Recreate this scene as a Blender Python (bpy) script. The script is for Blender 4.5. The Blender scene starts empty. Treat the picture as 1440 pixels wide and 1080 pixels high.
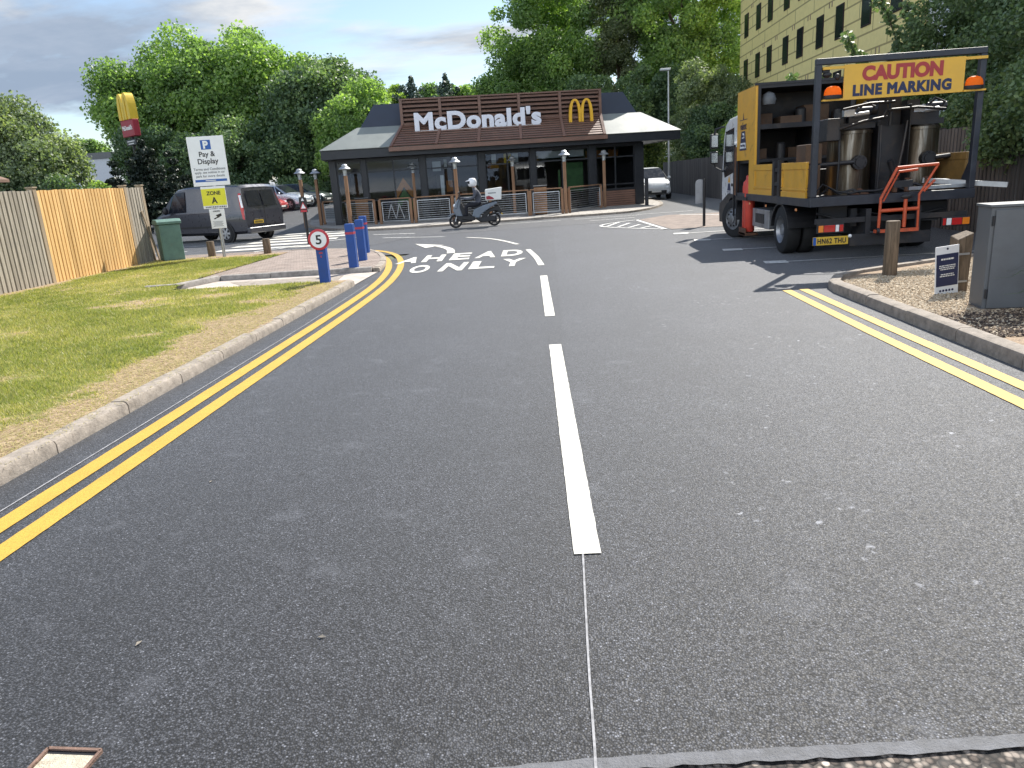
import bpy, math, random
import numpy as np
from mathutils import Vector, Matrix
R = math.radians
SC = bpy.context.scene
COL = SC.collection

# ------------------------------------------------------------------ camera
cam = bpy.data.cameras.new("camera")
cam.sensor_width = 36.0
cam.lens = 26.0
cam.clip_start = 0.05
cam.clip_end = 2000
camo = bpy.data.objects.new("camera", cam)
COL.objects.link(camo)
camo.matrix_world = (Matrix.Translation((0, 0, 1.6)) @ Matrix.Rotation(R(3.65), 4, 'Z') @
                     Matrix.Rotation(R(90 - 15.49), 4, 'X') @ Matrix.Rotation(R(-3.735), 4, 'Z'))
SC.camera = camo

# ------------------------------------------------------------------ light
SUN_EL, SUN_AZ = R(46), R(31)          # azimuth from +Y towards +X
world = bpy.data.worlds.new("World")
SC.world = world
world.use_nodes = True
wt = world.node_tree
for n in list(wt.nodes):
    wt.nodes.remove(n)


def wn(t, **k):
    n = wt.nodes.new(t)
    for a, b in k.items():
        setattr(n, a, b)
    return n


def wmath(op, a, b=None, clamp=False):
    n = wn('ShaderNodeMath', operation=op)
    n.use_clamp = clamp
    for i, q in enumerate((a, b)):
        if q is None:
            continue
        if isinstance(q, (int, float)):
            n.inputs[i].default_value = q
        else:
            wt.links.new(q, n.inputs[i])
    return n.outputs[0]


sky = wn('ShaderNodeTexSky', sky_type='NISHITA')
sky.sun_disc = False
sky.sun_elevation = SUN_EL
sky.sun_rotation = SUN_AZ
sky.altitude = 50
sky.air_density = 1.0
sky.dust_density = 0.6
geo = wn('ShaderNodeTexCoord')
sep = wn('ShaderNodeSeparateXYZ')
wt.links.new(geo.outputs['Generated'], sep.inputs[0])
den = wmath('ADD', wmath('MAXIMUM', sep.outputs[2], 0.0), 0.16)
cx = wmath('DIVIDE', sep.outputs[0], den)
cy = wmath('DIVIDE', sep.outputs[1], den)
comb = wn('ShaderNodeCombineXYZ')
wt.links.new(cx, comb.inputs[0])
wt.links.new(cy, comb.inputs[1])
comb.inputs[2].default_value = 3.7


def wnoise(scale, detail, rough, off=(0, 0, 0), sc=(1, 1, 1), dist=0.0):
    m = wn('ShaderNodeMapping')
    m.inputs['Location'].default_value = off
    m.inputs['Scale'].default_value = sc
    wt.links.new(comb.outputs[0], m.inputs[0])
    n = wn('ShaderNodeTexNoise')
    n.inputs['Scale'].default_value = scale
    n.inputs['Detail'].default_value = detail
    n.inputs['Roughness'].default_value = rough
    n.inputs['Distortion'].default_value = dist
    wt.links.new(m.outputs[0], n.inputs['Vector'])
    return n.outputs['Fac']


def wramp(fac, stops):
    r = wn('ShaderNodeValToRGB')
    els = r.color_ramp.elements
    while len(els) > 1:
        els.remove(els[-1])
    els[0].position = stops[0][0]
    els[0].color = (*stops[0][1], 1)
    for p, c in stops[1:]:
        e = els.new(p)
        e.color = (*c, 1)
    wt.links.new(fac, r.inputs[0])
    return r.outputs[0]


cover = wnoise(0.62, 8, 0.56, (2.6, 0.9, 0), (0.75, 1.0, 1), 0.2)
mask = wramp(cover, [(0.47, (0, 0, 0)), (0.55, (1, 1, 1))])
shade = wnoise(0.95, 9, 0.60, (4.1, 2.2, 0), (0.7, 1.15, 1), 0.3)
ccol = wramp(shade, [(0.34, (2.1, 2.65, 3.5)), (0.45, (2.7, 3.2, 4.0)), (0.52, (3.9, 4.2, 4.6)), (0.59, (5.4, 5.45, 5.5))])
mix = wn('ShaderNodeMix', data_type='RGBA')
wt.links.new(mask, mix.inputs[0])
wt.links.new(sky.outputs[0], mix.inputs[6])
# clouds out of view behind the camera are boosted to fill camera-facing shade
back_fill = wmath('MULTIPLY', wmath('MAXIMUM', wmath('ADD', wmath('MULTIPLY', sep.outputs[1], -1.0), 0.15), 0.0), 2.8)
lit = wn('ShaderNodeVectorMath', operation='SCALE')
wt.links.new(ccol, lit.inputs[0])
wt.links.new(wmath('ADD', back_fill, 1.0), lit.inputs['Scale'])
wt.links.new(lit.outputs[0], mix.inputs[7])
bg = wn('ShaderNodeBackground')
bg.inputs['Strength'].default_value = 0.092
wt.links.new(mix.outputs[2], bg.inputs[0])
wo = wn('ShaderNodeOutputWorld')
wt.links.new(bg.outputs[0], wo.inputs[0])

sl = bpy.data.lights.new("sun", 'SUN')
sl.energy = 5.0
sl.angle = R(0.55)
sl.color = (1.0, 0.95, 0.87)
so = bpy.data.objects.new("sun", sl)
COL.objects.link(so)
so.rotation_mode = 'QUATERNION'
so.rotation_quaternion = Vector((math.sin(SUN_AZ) * math.cos(SUN_EL), math.cos(SUN_AZ) * math.cos(SUN_EL),
                                 math.sin(SUN_EL))).to_track_quat('Z', 'Y')
so.location = (20, 30, 40)

SC.view_settings.view_transform = 'Standard'
SC.view_settings.look = 'None'
SC.view_settings.exposure = 0.88
SC.view_settings.gamma = 1
SC.render.engine = 'CYCLES'
SC.cycles.max_bounces = 8
SC.cycles.transparent_max_bounces = 16
SC.cycles.use_denoising = True

# ------------------------------------------------------------------ materials


class NT:
    def __init__(s, name):
        s.m = bpy.data.materials.new(name)
        s.m.use_nodes = True
        s.t = s.m.node_tree
        s.b = s.t.nodes['Principled BSDF']
        s.out = s.t.nodes['Material Output']

    def n(s, t, **k):
        n = s.t.nodes.new(t)
        for a, b in k.items():
            setattr(n, a, b)
        return n

    def l(s, a, b):
        s.t.links.new(a, b)

    def coord(s, kind='Object', scale=(1, 1, 1), loc=(0, 0, 0), rot=(0, 0, 0)):
        c = s.n('ShaderNodeTexCoord')
        m = s.n('ShaderNodeMapping')
        m.inputs['Scale'].default_value = scale
        m.inputs['Location'].default_value = loc
        m.inputs['Rotation'].default_value = rot
        s.l(c.outputs[kind], m.inputs[0])
        return m.outputs[0]

    def noise(s, vec, scale, detail=4, rough=0.55, dist=0.0):
        n = s.n('ShaderNodeTexNoise')
        n.inputs['Scale'].default_value = scale
        n.inputs['Detail'].default_value = detail
        n.inputs['Roughness'].default_value = rough
        n.inputs['Distortion'].default_value = dist
        s.l(vec, n.inputs['Vector'])
        return n.outputs['Fac']

    def voro(s, vec, scale, feature='F1', out='Distance', rand=1.0):
        n = s.n('ShaderNodeTexVoronoi', feature=feature)
        n.inputs['Scale'].default_value = scale
        n.inputs['Randomness'].default_value = rand
        s.l(vec, n.inputs['Vector'])
        return n.outputs[out]

    def ramp(s, fac, stops, interp='LINEAR'):
        r = s.n('ShaderNodeValToRGB')
        r.color_ramp.interpolation = interp
        els = r.color_ramp.elements
        while len(els) > 1:
            els.remove(els[-1])
        els[0].position = stops[0][0]
        c = stops[0][1]
        els[0].color = (*c, 1) if isinstance(c, tuple) else (c, c, c, 1)
        for p, c in stops[1:]:
            e = els.new(p)
            e.color = (*c, 1) if isinstance(c, tuple) else (c, c, c, 1)
        s.l(fac, r.inputs[0])
        return r.outputs[0]

    def mix(s, fac, a, b, blend='MIX'):
        n = s.n('ShaderNodeMix', data_type='RGBA', blend_type=blend)
        for q, i in ((fac, 0), (a, 6), (b, 7)):
            if isinstance(q, (int, float)):
                n.inputs[i].default_value = q if i == 0 else (q, q, q, 1)
            elif isinstance(q, tuple):
                n.inputs[i].default_value = (*q, 1)
            else:
                s.l(q, n.inputs[i])
        return n.outputs[2]

    def math(s, op, a, b=None, clamp=False):
        n = s.n('ShaderNodeMath', operation=op)
        n.use_clamp = clamp
        for i, q in enumerate((a, b)):
            if q is None:
                continue
            if isinstance(q, (int, float)):
                n.inputs[i].default_value = q
            else:
                s.l(q, n.inputs[i])
        return n.outputs[0]

    def bump(s, h, strength=0.3, dist=0.01):
        n = s.n('ShaderNodeBump')
        n.inputs['Strength'].default_value = strength
        n.inputs['Distance'].default_value = dist
        s.l(h, n.inputs['Height'])
        s.l(n.outputs[0], s.b.inputs['Normal'])

    def set(s, **k):
        for a, b in k.items():
            i = s.b.inputs[a.replace('_', ' ')]
            if hasattr(b, 'is_output'):
                s.l(b, i)
            else:
                i.default_value = (*b, 1) if isinstance(b, tuple) and len(b) == 3 else b


def pm(name, col, rough=0.55, metal=0.0, var=0.22, scale=6.0, bump=0.0, spec=0.5, dirt=0.0, dirtcol=(0.06, 0.045, 0.03), coat=0.0, dscale=1.0):
    """painted / plain surface with slight mottling and optional patches of grime"""
    m = NT(name)
    v = m.coord()
    a = m.noise(v, scale, 5, 0.6)
    c = m.ramp(a, [(0.3, tuple(x * (1 - var) for x in col)), (0.7, tuple(min(1, x * (1 + var)) for x in col))])
    if dirt > 0:
        d = m.noise(v, 2.3 * dscale, 8, 0.68, 0.6)
        f = m.ramp(d, [(0.62 - 0.28 * dirt, 0.0), (0.80 - 0.2 * dirt, 1.0)])
        c = m.mix(m.math('MULTIPLY', f, 0.85), c, dirtcol)
    m.set(Base_Color=c, Metallic=metal, Specular_IOR_Level=spec)
    m.set(Roughness=m.ramp(a, [(0.25, max(0.02, rough - 0.08)), (0.75, min(1, rough + 0.1))]))
    if coat:
        m.set(Coat_Weight=coat, Coat_Roughness=0.05)
    if bump:
        m.bump(m.noise(v, scale * 6, 4), bump, 0.01)
    return m.m


def glass_mat(name, tint=(0.55, 0.6, 0.62), rough=0.02):
    m = NT(name)
    m.t.nodes.remove(m.b)
    tr = m.n('ShaderNodeBsdfTransparent')
    tr.inputs[0].default_value = (*tint, 1)
    gl = m.n('ShaderNodeBsdfGlossy')
    gl.inputs['Roughness'].default_value = rough
    gl.inputs['Color'].default_value = (0.9, 0.95, 1, 1)
    fr = m.n('ShaderNodeFresnel')
    fr.inputs[0].default_value = 1.4
    mx = m.n('ShaderNodeMixShader')
    m.l(fr.outputs[0], mx.inputs[0])
    m.l(tr.outputs[0], mx.inputs[1])
    m.l(gl.outputs[0], mx.inputs[2])
    m.l(mx.outputs[0], m.out.inputs[0])
    return m.m


def asphalt_mat(name, dark, light, grain, rough, dusty=0.0, patch=1.0, seam=False):
    m = NT(name)
    v = m.coord()
    g1 = m.voro(v, grain, out='Color')
    sepc = m.n('ShaderNodeSeparateColor')
    m.l(g1, sepc.inputs[0])
    dist = m.voro(v, grain)
    stone = m.ramp(sepc.outputs[0], [(0.0, tuple(x * 0.25 for x in dark)), (0.42, dark), (0.86, light), (0.965, tuple(x * 1.5 for x in light)), (1.0, tuple(x * 2.6 for x in light))])
    gap = m.ramp(dist, [(0.30, 1.0), (0.62, 0.12)])
    c = m.mix(1.0, stone, gap, 'MULTIPLY')
    big = m.noise(v, 0.55, 5, 0.6, 0.4)
    tone = m.ramp(big, [(0.3, 0.80), (0.5, 1.0), (0.72, 1.0 + 0.28 * patch)])
    c = m.mix(1.0, c, tone, 'MULTIPLY')
    # faint wheel-polished bands along the lane
    vb = m.coord(scale=(1.0, 0.05, 1))
    band = m.noise(vb, 0.9, 3, 0.5)
    c = m.mix(1.0, c, m.ramp(band, [(0.35, 0.88), (0.65, 1.12)]), 'MULTIPLY')
    if seam:
        # two paver passes meet along the centre line: the right-hand mat is slightly coarser and paler
        sx = m.n('ShaderNodeSeparateXYZ')
        m.l(v, sx.inputs[0])
        xs = m.math('ADD', sx.outputs[0], m.math('MULTIPLY', m.noise(v, 6.0, 3), 0.05))
        c = m.mix(1.0, c, m.ramp(m.math('ADD', m.math('MULTIPLY', xs, 4.0), 0.1), [(0.35, 0.90), (0.47, 0.74), (0.60, 1.12)]), 'MULTIPLY')
    if dusty:
        # dried splashes of cement and paint, in scattered groups
        vs = m.n('ShaderNodeTexVoronoi', feature='F1')
        vs.inputs['Scale'].default_value = 15.0
        wob = m.n('ShaderNodeVectorMath', operation='ADD')
        wn_ = m.n('ShaderNodeTexNoise')
        wn_.inputs['Scale'].default_value = 22.0
        m.l(v, wn_.inputs['Vector'])
        ws = m.n('ShaderNodeVectorMath', operation='SCALE')
        m.l(wn_.outputs['Color'], ws.inputs[0])
        ws.inputs['Scale'].default_value = 0.07
        m.l(v, wob.inputs[0])
        m.l(ws.outputs[0], wob.inputs[1])
        m.l(wob.outputs[0], vs.inputs['Vector'])
        blob = m.ramp(vs.outputs['Distance'], [(0.10, 1.0), (0.30, 0.0)])
        sc_ = m.n('ShaderNodeSeparateColor')
        m.l(vs.outputs['Color'], sc_.inputs[0])
        pick = m.ramp(sc_.outputs[0], [(0.60, 0.0), (0.95, 1.0)])
        zone = m.ramp(m.noise(m.coord(loc=(3.3, 0.9, 0)), 1.25, 2, 0.4), [(0.50, 0.0), (0.62, 1.0)])
        sx2 = m.n('ShaderNodeSeparateXYZ')
        m.l(v, sx2.inputs[0])
        zone = m.math('MULTIPLY', zone, m.ramp(m.math('MULTIPLY', sx2.outputs[0], 0.5), [(0.22, 0.06), (0.42, 1.0)]))
        f = m.math('MULTIPLY', m.math('MULTIPLY', blob, pick), zone)
        c = m.mix(m.math('MULTIPLY', f, dusty), c, (0.30, 0.31, 0.34))
        # faint pale bloom in broad patches
        d2 = m.noise(m.coord(loc=(7, 3, 0)), 2.6, 6, 0.65)
        c = m.mix(m.ramp(d2, [(0.58, 0.0), (0.78, 0.22)]), c, (0.20, 0.21, 0.24))
    m.set(Base_Color=c, Specular_IOR_Level=0.4, Sheen_Weight=0.22, Sheen_Roughness=0.4, Sheen_Tint=(0.8, 0.83, 0.9))
    m.set(Roughness=m.ramp(sepc.outputs[1], [(0.0, rough - 0.12), (1.0, rough + 0.12)]))
    h = m.math('SUBTRACT', sepc.outputs[2], m.math('MULTIPLY', dist, 1.3))
    m.bump(h, 0.4, 0.004)
    return m.m


def wood_mat(name, c1, c2, axis_scale=(14, 14, 0.9), rough=0.75, dirt=0.0, dirtcol=(0.05, 0.045, 0.04), rnd=0.0):
    m = NT(name)
    v = m.coord(scale=axis_scale)
    a = m.noise(v, 1.0, 6, 0.65, 0.8)
    c = m.ramp(a, [(0.3, c1), (0.7, c2)])
    if rnd:
        at = m.n('ShaderNodeAttribute', attribute_name='tint')
        c = m.mix(1.0, c, m.ramp(at.outputs['Fac'], [(0.0, 1 - rnd), (1.0, 1 + rnd)]), 'MULTIPLY')
    if dirt:
        d = m.noise(m.coord(), 1.7, 7, 0.7)
        c = m.mix(m.math('MULTIPLY', m.ramp(d, [(0.5, 0.0), (0.72, 1.0)]), dirt), c, dirtcol)
    m.set(Base_Color=c, Roughness=rough, Specular_IOR_Level=0.25)
    m.bump(a, 0.35, 0.01)
    return m.m


def leaf_mat(name, stops, trans=0.45, tcol=1.6):
    m = NT(name)
    at = m.n('ShaderNodeAttribute', attribute_name='tint')
    c = m.ramp(at.outputs['Fac'], stops)
    m.set(Base_Color=c, Roughness=0.5, Specular_IOR_Level=0.35)
    tr = m.n('ShaderNodeBsdfTranslucent')
    m.l(m.mix(1.0, c, (tcol * 1.0, tcol * 1.1, tcol * 0.45), 'MULTIPLY'), tr.inputs[0])
    mx = m.n('ShaderNodeMixShader')
    mx.inputs[0].default_value = trans
    m.l(m.b.outputs[0], mx.inputs[1])
    m.l(tr.outputs[0], mx.inputs[2])
    m.l(mx.outputs[0], m.out.inputs[0])
    return m.m


def brick_mat(name, c1, c2, mortar, bw, bh, msize=0.03, rough=0.85, scale=1.0, rot=0.0, offset=0.5, rotx=0.0, roty=0.0, var=0.25):
    m = NT(name)
    v = m.coord(rot=(rotx, roty, rot))
    b = m.n('ShaderNodeTexBrick')
    b.offset = offset
    b.inputs['Color1'].default_value = (*c1, 1)
    b.inputs['Color2'].default_value = (*c2, 1)
    b.inputs['Mortar'].default_value = (*mortar, 1)
    b.inputs['Scale'].default_value = scale
    b.inputs['Mortar Size'].default_value = msize
    b.inputs['Brick Width'].default_value = bw
    b.inputs['Row Height'].default_value = bh
    m.l(v, b.inputs['Vector'])
    n = m.noise(v, 3.0, 6, 0.65)
    c = m.mix(1.0, b.outputs['Color'], m.ramp(n, [(0.3, 1 - var), (0.7, 1 + var)]), 'MULTIPLY')
    m.set(Base_Color=c, Roughness=rough, Specular_IOR_Level=0.3)
    m.bump(m.math('SUBTRACT', 1.0, b.outputs['Fac']), 0.4, 0.006)
    return m.m


def emit_mat(name, col, strength):
    m = NT(name)
    m.set(Base_Color=col, Emission_Color=col, Emission_Strength=strength, Roughness=0.4)
    return m.m


M = {}
M['asphalt'] = asphalt_mat('asphalt_new', (0.040, 0.043, 0.052), (0.078, 0.082, 0.095), 140, 0.68, dusty=0.85, seam=True)
M['asphalt_old'] = asphalt_mat('asphalt_worn', (0.055, 0.055, 0.058), (0.105, 0.104, 0.107), 60, 0.7, dusty=0.2)
M['cobble'] = asphalt_mat('rough_old_road', (0.15, 0.12, 0.10), (0.30, 0.255, 0.215), 48, 0.8)
M['tack'] = pm('sealed_joint', (0.115, 0.118, 0.128), 0.75, var=0.35, scale=22, bump=0.5)
M['ground'] = pm('far_ground', (0.09, 0.10, 0.055), 0.95, var=0.4, scale=0.3)
def road_paint(name, col, wear):
    m = NT(name)
    v = m.coord()
    d = m.voro(v, 120)
    n1 = m.noise(v, 3.0, 7, 0.65)
    n2 = m.noise(v, 55, 4, 0.6)
    c = m.mix(1.0, col, m.ramp(n1, [(0.3, 0.86), (0.7, 1.07)]), 'MULTIPLY')
    c = m.mix(1.0, c, m.ramp(d, [(0.45, 1.0), (0.8, 0.78)]), 'MULTIPLY')
    chip = m.math('MULTIPLY', m.ramp(n2, [(0.62 - wear * 0.1, 0.0), (0.70 - wear * 0.1, 1.0)]), m.ramp(n1, [(0.45, 0.0), (0.66, 1.0)]))
    c = m.mix(m.math('MULTIPLY', chip, wear), c, (0.06, 0.06, 0.062))
    m.set(Base_Color=c, Roughness=0.65, Specular_IOR_Level=0.4)
    m.bump(m.math('MULTIPLY', d, -1.0), 0.25, 0.003)
    return m.m


M['paint_white'] = road_paint('road_paint_white', (0.60, 0.585, 0.535), 0.35)
M['paint_old'] = pm('road_paint_worn', (0.62, 0.62, 0.60), 0.7, var=0.12, scale=9, dirt=0.55, dirtcol=(0.16, 0.16, 0.16), dscale=6)
M['paint_yellow'] = road_paint('road_paint_yellow', (0.52, 0.32, 0.05), 0.4)
M['chalk'] = pm('chalk', (0.27, 0.27, 0.28), 0.9, var=0.4, scale=30)
M['kerb'] = pm('kerb_concrete', (0.27, 0.235, 0.20), 0.9, var=0.3, scale=9, bump=0.5, dirt=0.4, dirtcol=(0.13, 0.11, 0.09), dscale=4)
M['kerb_grey'] = pm('kerb_grey', (0.27, 0.25, 0.23), 0.9, var=0.3, scale=9, bump=0.5, dirt=0.35, dirtcol=(0.12, 0.10, 0.09), dscale=4)
M['slab'] = pm('concrete_slab', (0.42, 0.37, 0.33), 0.9, var=0.25, scale=5, bump=0.4, dirt=0.3, dirtcol=(0.25, 0.2, 0.16), dscale=3)
M['block'] = brick_mat('block_paving', (0.24, 0.19, 0.165), (0.30, 0.25, 0.22), (0.12, 0.10, 0.085), 0.2, 0.1, 0.008)
M['block_red'] = brick_mat('block_paving_red', (0.20, 0.16, 0.14), (0.25, 0.20, 0.17), (0.13, 0.11, 0.095), 0.2, 0.1, 0.008)
M['patio'] = brick_mat('patio_slabs', (0.30, 0.28, 0.26), (0.36, 0.34, 0.31), (0.16, 0.15, 0.14), 0.6, 0.6, 0.012)
M['steel_dark'] = pm('steel_dark', (0.013, 0.014, 0.018), 0.5, var=0.4, scale=5, dirt=0.3, dirtcol=(0.06, 0.045, 0.035))
M['gantry'] = pm('gantry_paint', (0.022, 0.026, 0.037), 0.42, var=0.3, scale=4, dirt=0.2, dirtcol=(0.07, 0.06, 0.05))
M['black'] = pm('black_plastic', (0.012, 0.012, 0.014), 0.5, var=0.3)
M['rubber'] = pm('rubber', (0.016, 0.016, 0.017), 0.8, var=0.35, scale=10, bump=0.3)
M['rim'] = pm('rim_steel', (0.33, 0.34, 0.36), 0.4, metal=0.7, var=0.3, dirt=0.35, dirtcol=(0.08, 0.07, 0.06))
M['alloy'] = pm('alloy', (0.45, 0.46, 0.48), 0.35, metal=0.8, var=0.15)
M['chrome'] = pm('chrome', (0.7, 0.72, 0.74), 0.15, metal=1.0, var=0.05)
M['galv'] = pm('galvanised', (0.40, 0.42, 0.44), 0.45, metal=0.7, var=0.2)
M['glass'] = glass_mat('window_glass', (0.55, 0.6, 0.62))
M['glass_dark'] = glass_mat('car_glass', (0.10, 0.12, 0.13))
M['truck_yellow'] = pm('truck_yellow', (0.68, 0.36, 0.035), 0.45, var=0.1, scale=3, dirt=0.22, dirtcol=(0.22, 0.11, 0.03), dscale=1.4)
M['truck_white'] = pm('truck_white', (0.72, 0.74, 0.76), 0.3, var=0.06, coat=0.5, dirt=0.1, dirtcol=(0.4, 0.38, 0.34))
M['mustard'] = pm('mustard_sidewall', (0.24, 0.14, 0.04), 0.6, var=0.3, dirt=0.5, dirtcol=(0.14, 0.09, 0.04))
M['sign_yellow'] = pm('sign_yellow', (0.70, 0.40, 0.045), 0.45, var=0.06, dirt=0.08, dirtcol=(0.45, 0.25, 0.05))
M['sign_red'] = pm('sign_red', (0.36, 0.035, 0.035), 0.5, var=0.08)
M['navy'] = pm('navy_print', (0.015, 0.022, 0.07), 0.5, var=0.08)
M['beacon'] = leaf_mat('amber_lens', [(0.0, (0.85, 0.26, 0.015)), (1.0, (0.85, 0.26, 0.015))], 0.6, 1.1)
M['red_gas'] = pm('red_gas_paint', (0.62, 0.07, 0.045), 0.45, var=0.15, dirt=0.25, dirtcol=(0.2, 0.05, 0.04))
M['orange'] = pm('orange_frame_paint', (0.52, 0.085, 0.03), 0.5, var=0.2, dirt=0.3, dirtcol=(0.14, 0.06, 0.04), dscale=3)
bm_ = NT('boiler_steel')
bv_ = bm_.coord(scale=(9, 9, 0.7))
bn_ = bm_.noise(bv_, 1.0, 6, 0.65, 0.5)
bc_ = bm_.ramp(bn_, [(0.3, (0.04, 0.03, 0.02)), (0.50, (0.11, 0.09, 0.065)), (0.64, (0.28, 0.26, 0.23)), (0.76, (0.55, 0.54, 0.50))])
bm_.set(Base_Color=bc_, Metallic=0.85, Roughness=bm_.ramp(bn_, [(0.3, 0.5), (0.7, 0.25)]))
bm_.bump(bn_, 0.2, 0.01)
M['boiler'] = bm_.m
M['rust'] = pm('rust', (0.12, 0.06, 0.035), 0.8, var=0.4, scale=12)
M['box_brown'] = pm('brown_crate', (0.085, 0.05, 0.03), 0.8, var=0.3, dirt=0.3)
M['lamp_red'] = pm('tail_lens_red', (0.50, 0.02, 0.02), 0.2, var=0.1, coat=0.6)
M['lamp_orange'] = pm('tail_lens_orange', (0.75, 0.22, 0.02), 0.2, var=0.1, coat=0.6)
M['lamp_white'] = pm('lens_white', (0.8, 0.8, 0.8), 0.15, var=0.05, coat=0.6)
M['plate_yellow'] = pm('plate_yellow', (0.62, 0.40, 0.04), 0.4, var=0.08, dirt=0.25, dirtcol=(0.25, 0.16, 0.04), dscale=5)
M['plate_white'] = pm('plate_white', (0.75, 0.75, 0.72), 0.4, var=0.06)
M['letter_black'] = pm('letter_black', (0.012, 0.012, 0.014), 0.5, var=0.1)
M['blue'] = pm('bollard_blue', (0.003, 0.05, 0.24), 0.5, var=0.15, dirt=0.12, dirtcol=(0.03, 0.05, 0.14), dscale=3)
M['refl_red'] = pm('red_band', (0.34, 0.03, 0.06), 0.5, var=0.15)
M['sign_white'] = pm('sign_white', (0.74, 0.76, 0.78), 0.45, var=0.05)
M['sign_blue'] = pm('sign_blue', (0.012, 0.09, 0.36), 0.45, var=0.06)
M['sign_acid'] = pm('sign_acid_yellow', (0.68, 0.66, 0.03), 0.5, var=0.06)
M['text_grey'] = pm('text_grey', (0.14, 0.15, 0.17), 0.6, var=0.1)
M['speed_red'] = pm('speed_ring_red', (0.46, 0.03, 0.045), 0.5, var=0.08)
M['green_box'] = pm('green_cabinet', (0.10, 0.185, 0.155), 0.55, var=0.18, dirt=0.2, dirtcol=(0.11, 0.16, 0.13), dscale=4)
M['grey_box'] = pm('grey_cabinet', (0.105, 0.112, 0.12), 0.5, var=0.14, scale=4, dirt=0.14, dirtcol=(0.10, 0.10, 0.10), dscale=2)
M['post_wood'] = wood_mat('weathered_post', (0.06, 0.045, 0.03), (0.20, 0.15, 0.105), (30, 30, 2.5), dirt=0.4, dirtcol=(0.12, 0.06, 0.03))
M['fence_old'] = wood_mat('weathered_boards', (0.21, 0.185, 0.155), (0.40, 0.36, 0.30), (16, 16, 0.8), dirt=0.3, dirtcol=(0.15, 0.14, 0.13), rnd=0.18)
M['fence_new'] = wood_mat('fresh_boards', (0.50, 0.295, 0.11), (0.72, 0.485, 0.225), (16, 16, 0.8), rnd=0.16)
M['fence_post'] = wood_mat('fence_post_wood', (0.22, 0.17, 0.12), (0.40, 0.32, 0.23), (16, 16, 0.9))
M['fence_grey'] = wood_mat('grey_boards', (0.075, 0.07, 0.07), (0.17, 0.165, 0.165), (16, 16, 0.7), rnd=0.25)
M['lamp_wood'] = wood_mat('lamp_post_wood', (0.17, 0.095, 0.055), (0.32, 0.19, 0.115), (24, 24, 1.5))
M['slat_wood'] = wood_mat('slat_wood', (0.19, 0.10, 0.05), (0.34, 0.20, 0.11), (3, 20, 20))
M['louvre'] = pm('louvre_brown', (0.165, 0.088, 0.062), 0.42, var=0.16, scale=3)
M['louvre_back'] = pm('louvre_backing', (0.025, 0.014, 0.013), 0.8, var=0.2)
M['skirt'] = pm('roof_skirt', (0.205, 0.225, 0.215), 0.55, var=0.10, scale=1.5)
M['roof_navy'] = pm('roof_navy', (0.024, 0.034, 0.058), 0.5, var=0.15, scale=1.5)
M['frame_dark'] = pm('frame_charcoal', (0.009, 0.011, 0.016), 0.4, var=0.15)
M['wall_dark'] = pm('wall_charcoal', (0.04, 0.04, 0.046), 0.75, var=0.2)
M['interior'] = pm('interior_wall', (0.15, 0.12, 0.10), 0.8, var=0.25, scale=1.2)
M['int_floor'] = pm('interior_floor', (0.16, 0.14, 0.13), 0.6, var=0.2)
M['poster_yellow'] = pm('poster_yellow', (0.75, 0.52, 0.03), 0.6, var=0.1)
M['poster_white'] = pm('poster_white', (0.70, 0.70, 0.70), 0.6, var=0.1)
M['poster_orange'] = pm('poster_orange', (0.55, 0.20, 0.04), 0.6, var=0.2)
M['poster_green'] = pm('poster_green', (0.10, 0.22, 0.07), 0.6, var=0.2)
M['letter_white'] = pm('letter_white', (0.70, 0.72, 0.80), 0.4, var=0.04)
M['arch_yellow'] = pm('arch_yellow', (0.75, 0.42, 0.02), 0.4, var=0.06)
M['pylon_yellow'] = pm('pylon_yellow', (0.66, 0.45, 0.03), 0.45, var=0.08)
M['pylon_red'] = pm('pylon_red', (0.30, 0.02, 0.035), 0.5, var=0.08)
M['van_grey'] = pm('van_grey', (0.045, 0.047, 0.060), 0.3, metal=0.2, var=0.02, coat=0.8)
M['car_white'] = pm('car_white', (0.74, 0.76, 0.78), 0.25, var=0.03, coat=0.8)
M['car_silver'] = pm('car_silver', (0.45, 0.50, 0.56), 0.25, metal=0.4, var=0.04, coat=0.8)
M['car_red'] = pm('car_red', (0.40, 0.025, 0.035), 0.25, var=0.05, coat=0.8)
M['car_dark'] = pm('car_dark', (0.03, 0.045, 0.05), 0.22, metal=0.3, var=0.05, coat=0.8)
M['scooter_grey'] = pm('scooter_grey', (0.13, 0.16, 0.20), 0.3, metal=0.3, var=0.08, coat=0.5)
M['skin'] = pm('skin', (0.48, 0.28, 0.20), 0.5, var=0.08)
M['jacket'] = pm('jacket', (0.075, 0.08, 0.10), 0.8, var=0.25, scale=16, bump=0.4)
M['trousers'] = pm('trousers', (0.014, 0.015, 0.022), 0.85, var=0.3, scale=14)
M['helmet'] = pm('helmet', (0.78, 0.78, 0.80), 0.2, var=0.04, coat=0.7)
M['bark'] = wood_mat('bark', (0.05, 0.037, 0.027), (0.13, 0.10, 0.075), (6, 6, 1.2), rough=0.95)
M['cladding'] = brick_mat('yellow_cladding', (0.80, 0.67, 0.29), (0.84, 0.71, 0.32), (0.38, 0.31, 0.14), 3.4, 0.82, 0.045, rough=0.65, offset=0.5, rotx=R(-90), roty=R(90), var=0.06)
M['white_wall'] = pm('pale_wall', (0.50, 0.53, 0.58), 0.8, var=0.08)
M['roof_tile'] = pm('roof_tiles', (0.17, 0.105, 0.075), 0.85, var=0.3, scale=5)
M['soil'] = pm('soil', (0.12, 0.085, 0.06), 0.95, var=0.4, scale=14, bump=0.6)
M['rust_frame'] = pm('rusty_iron', (0.17, 0.105, 0.08), 0.8, var=0.35, scale=18, bump=0.4)
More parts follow.
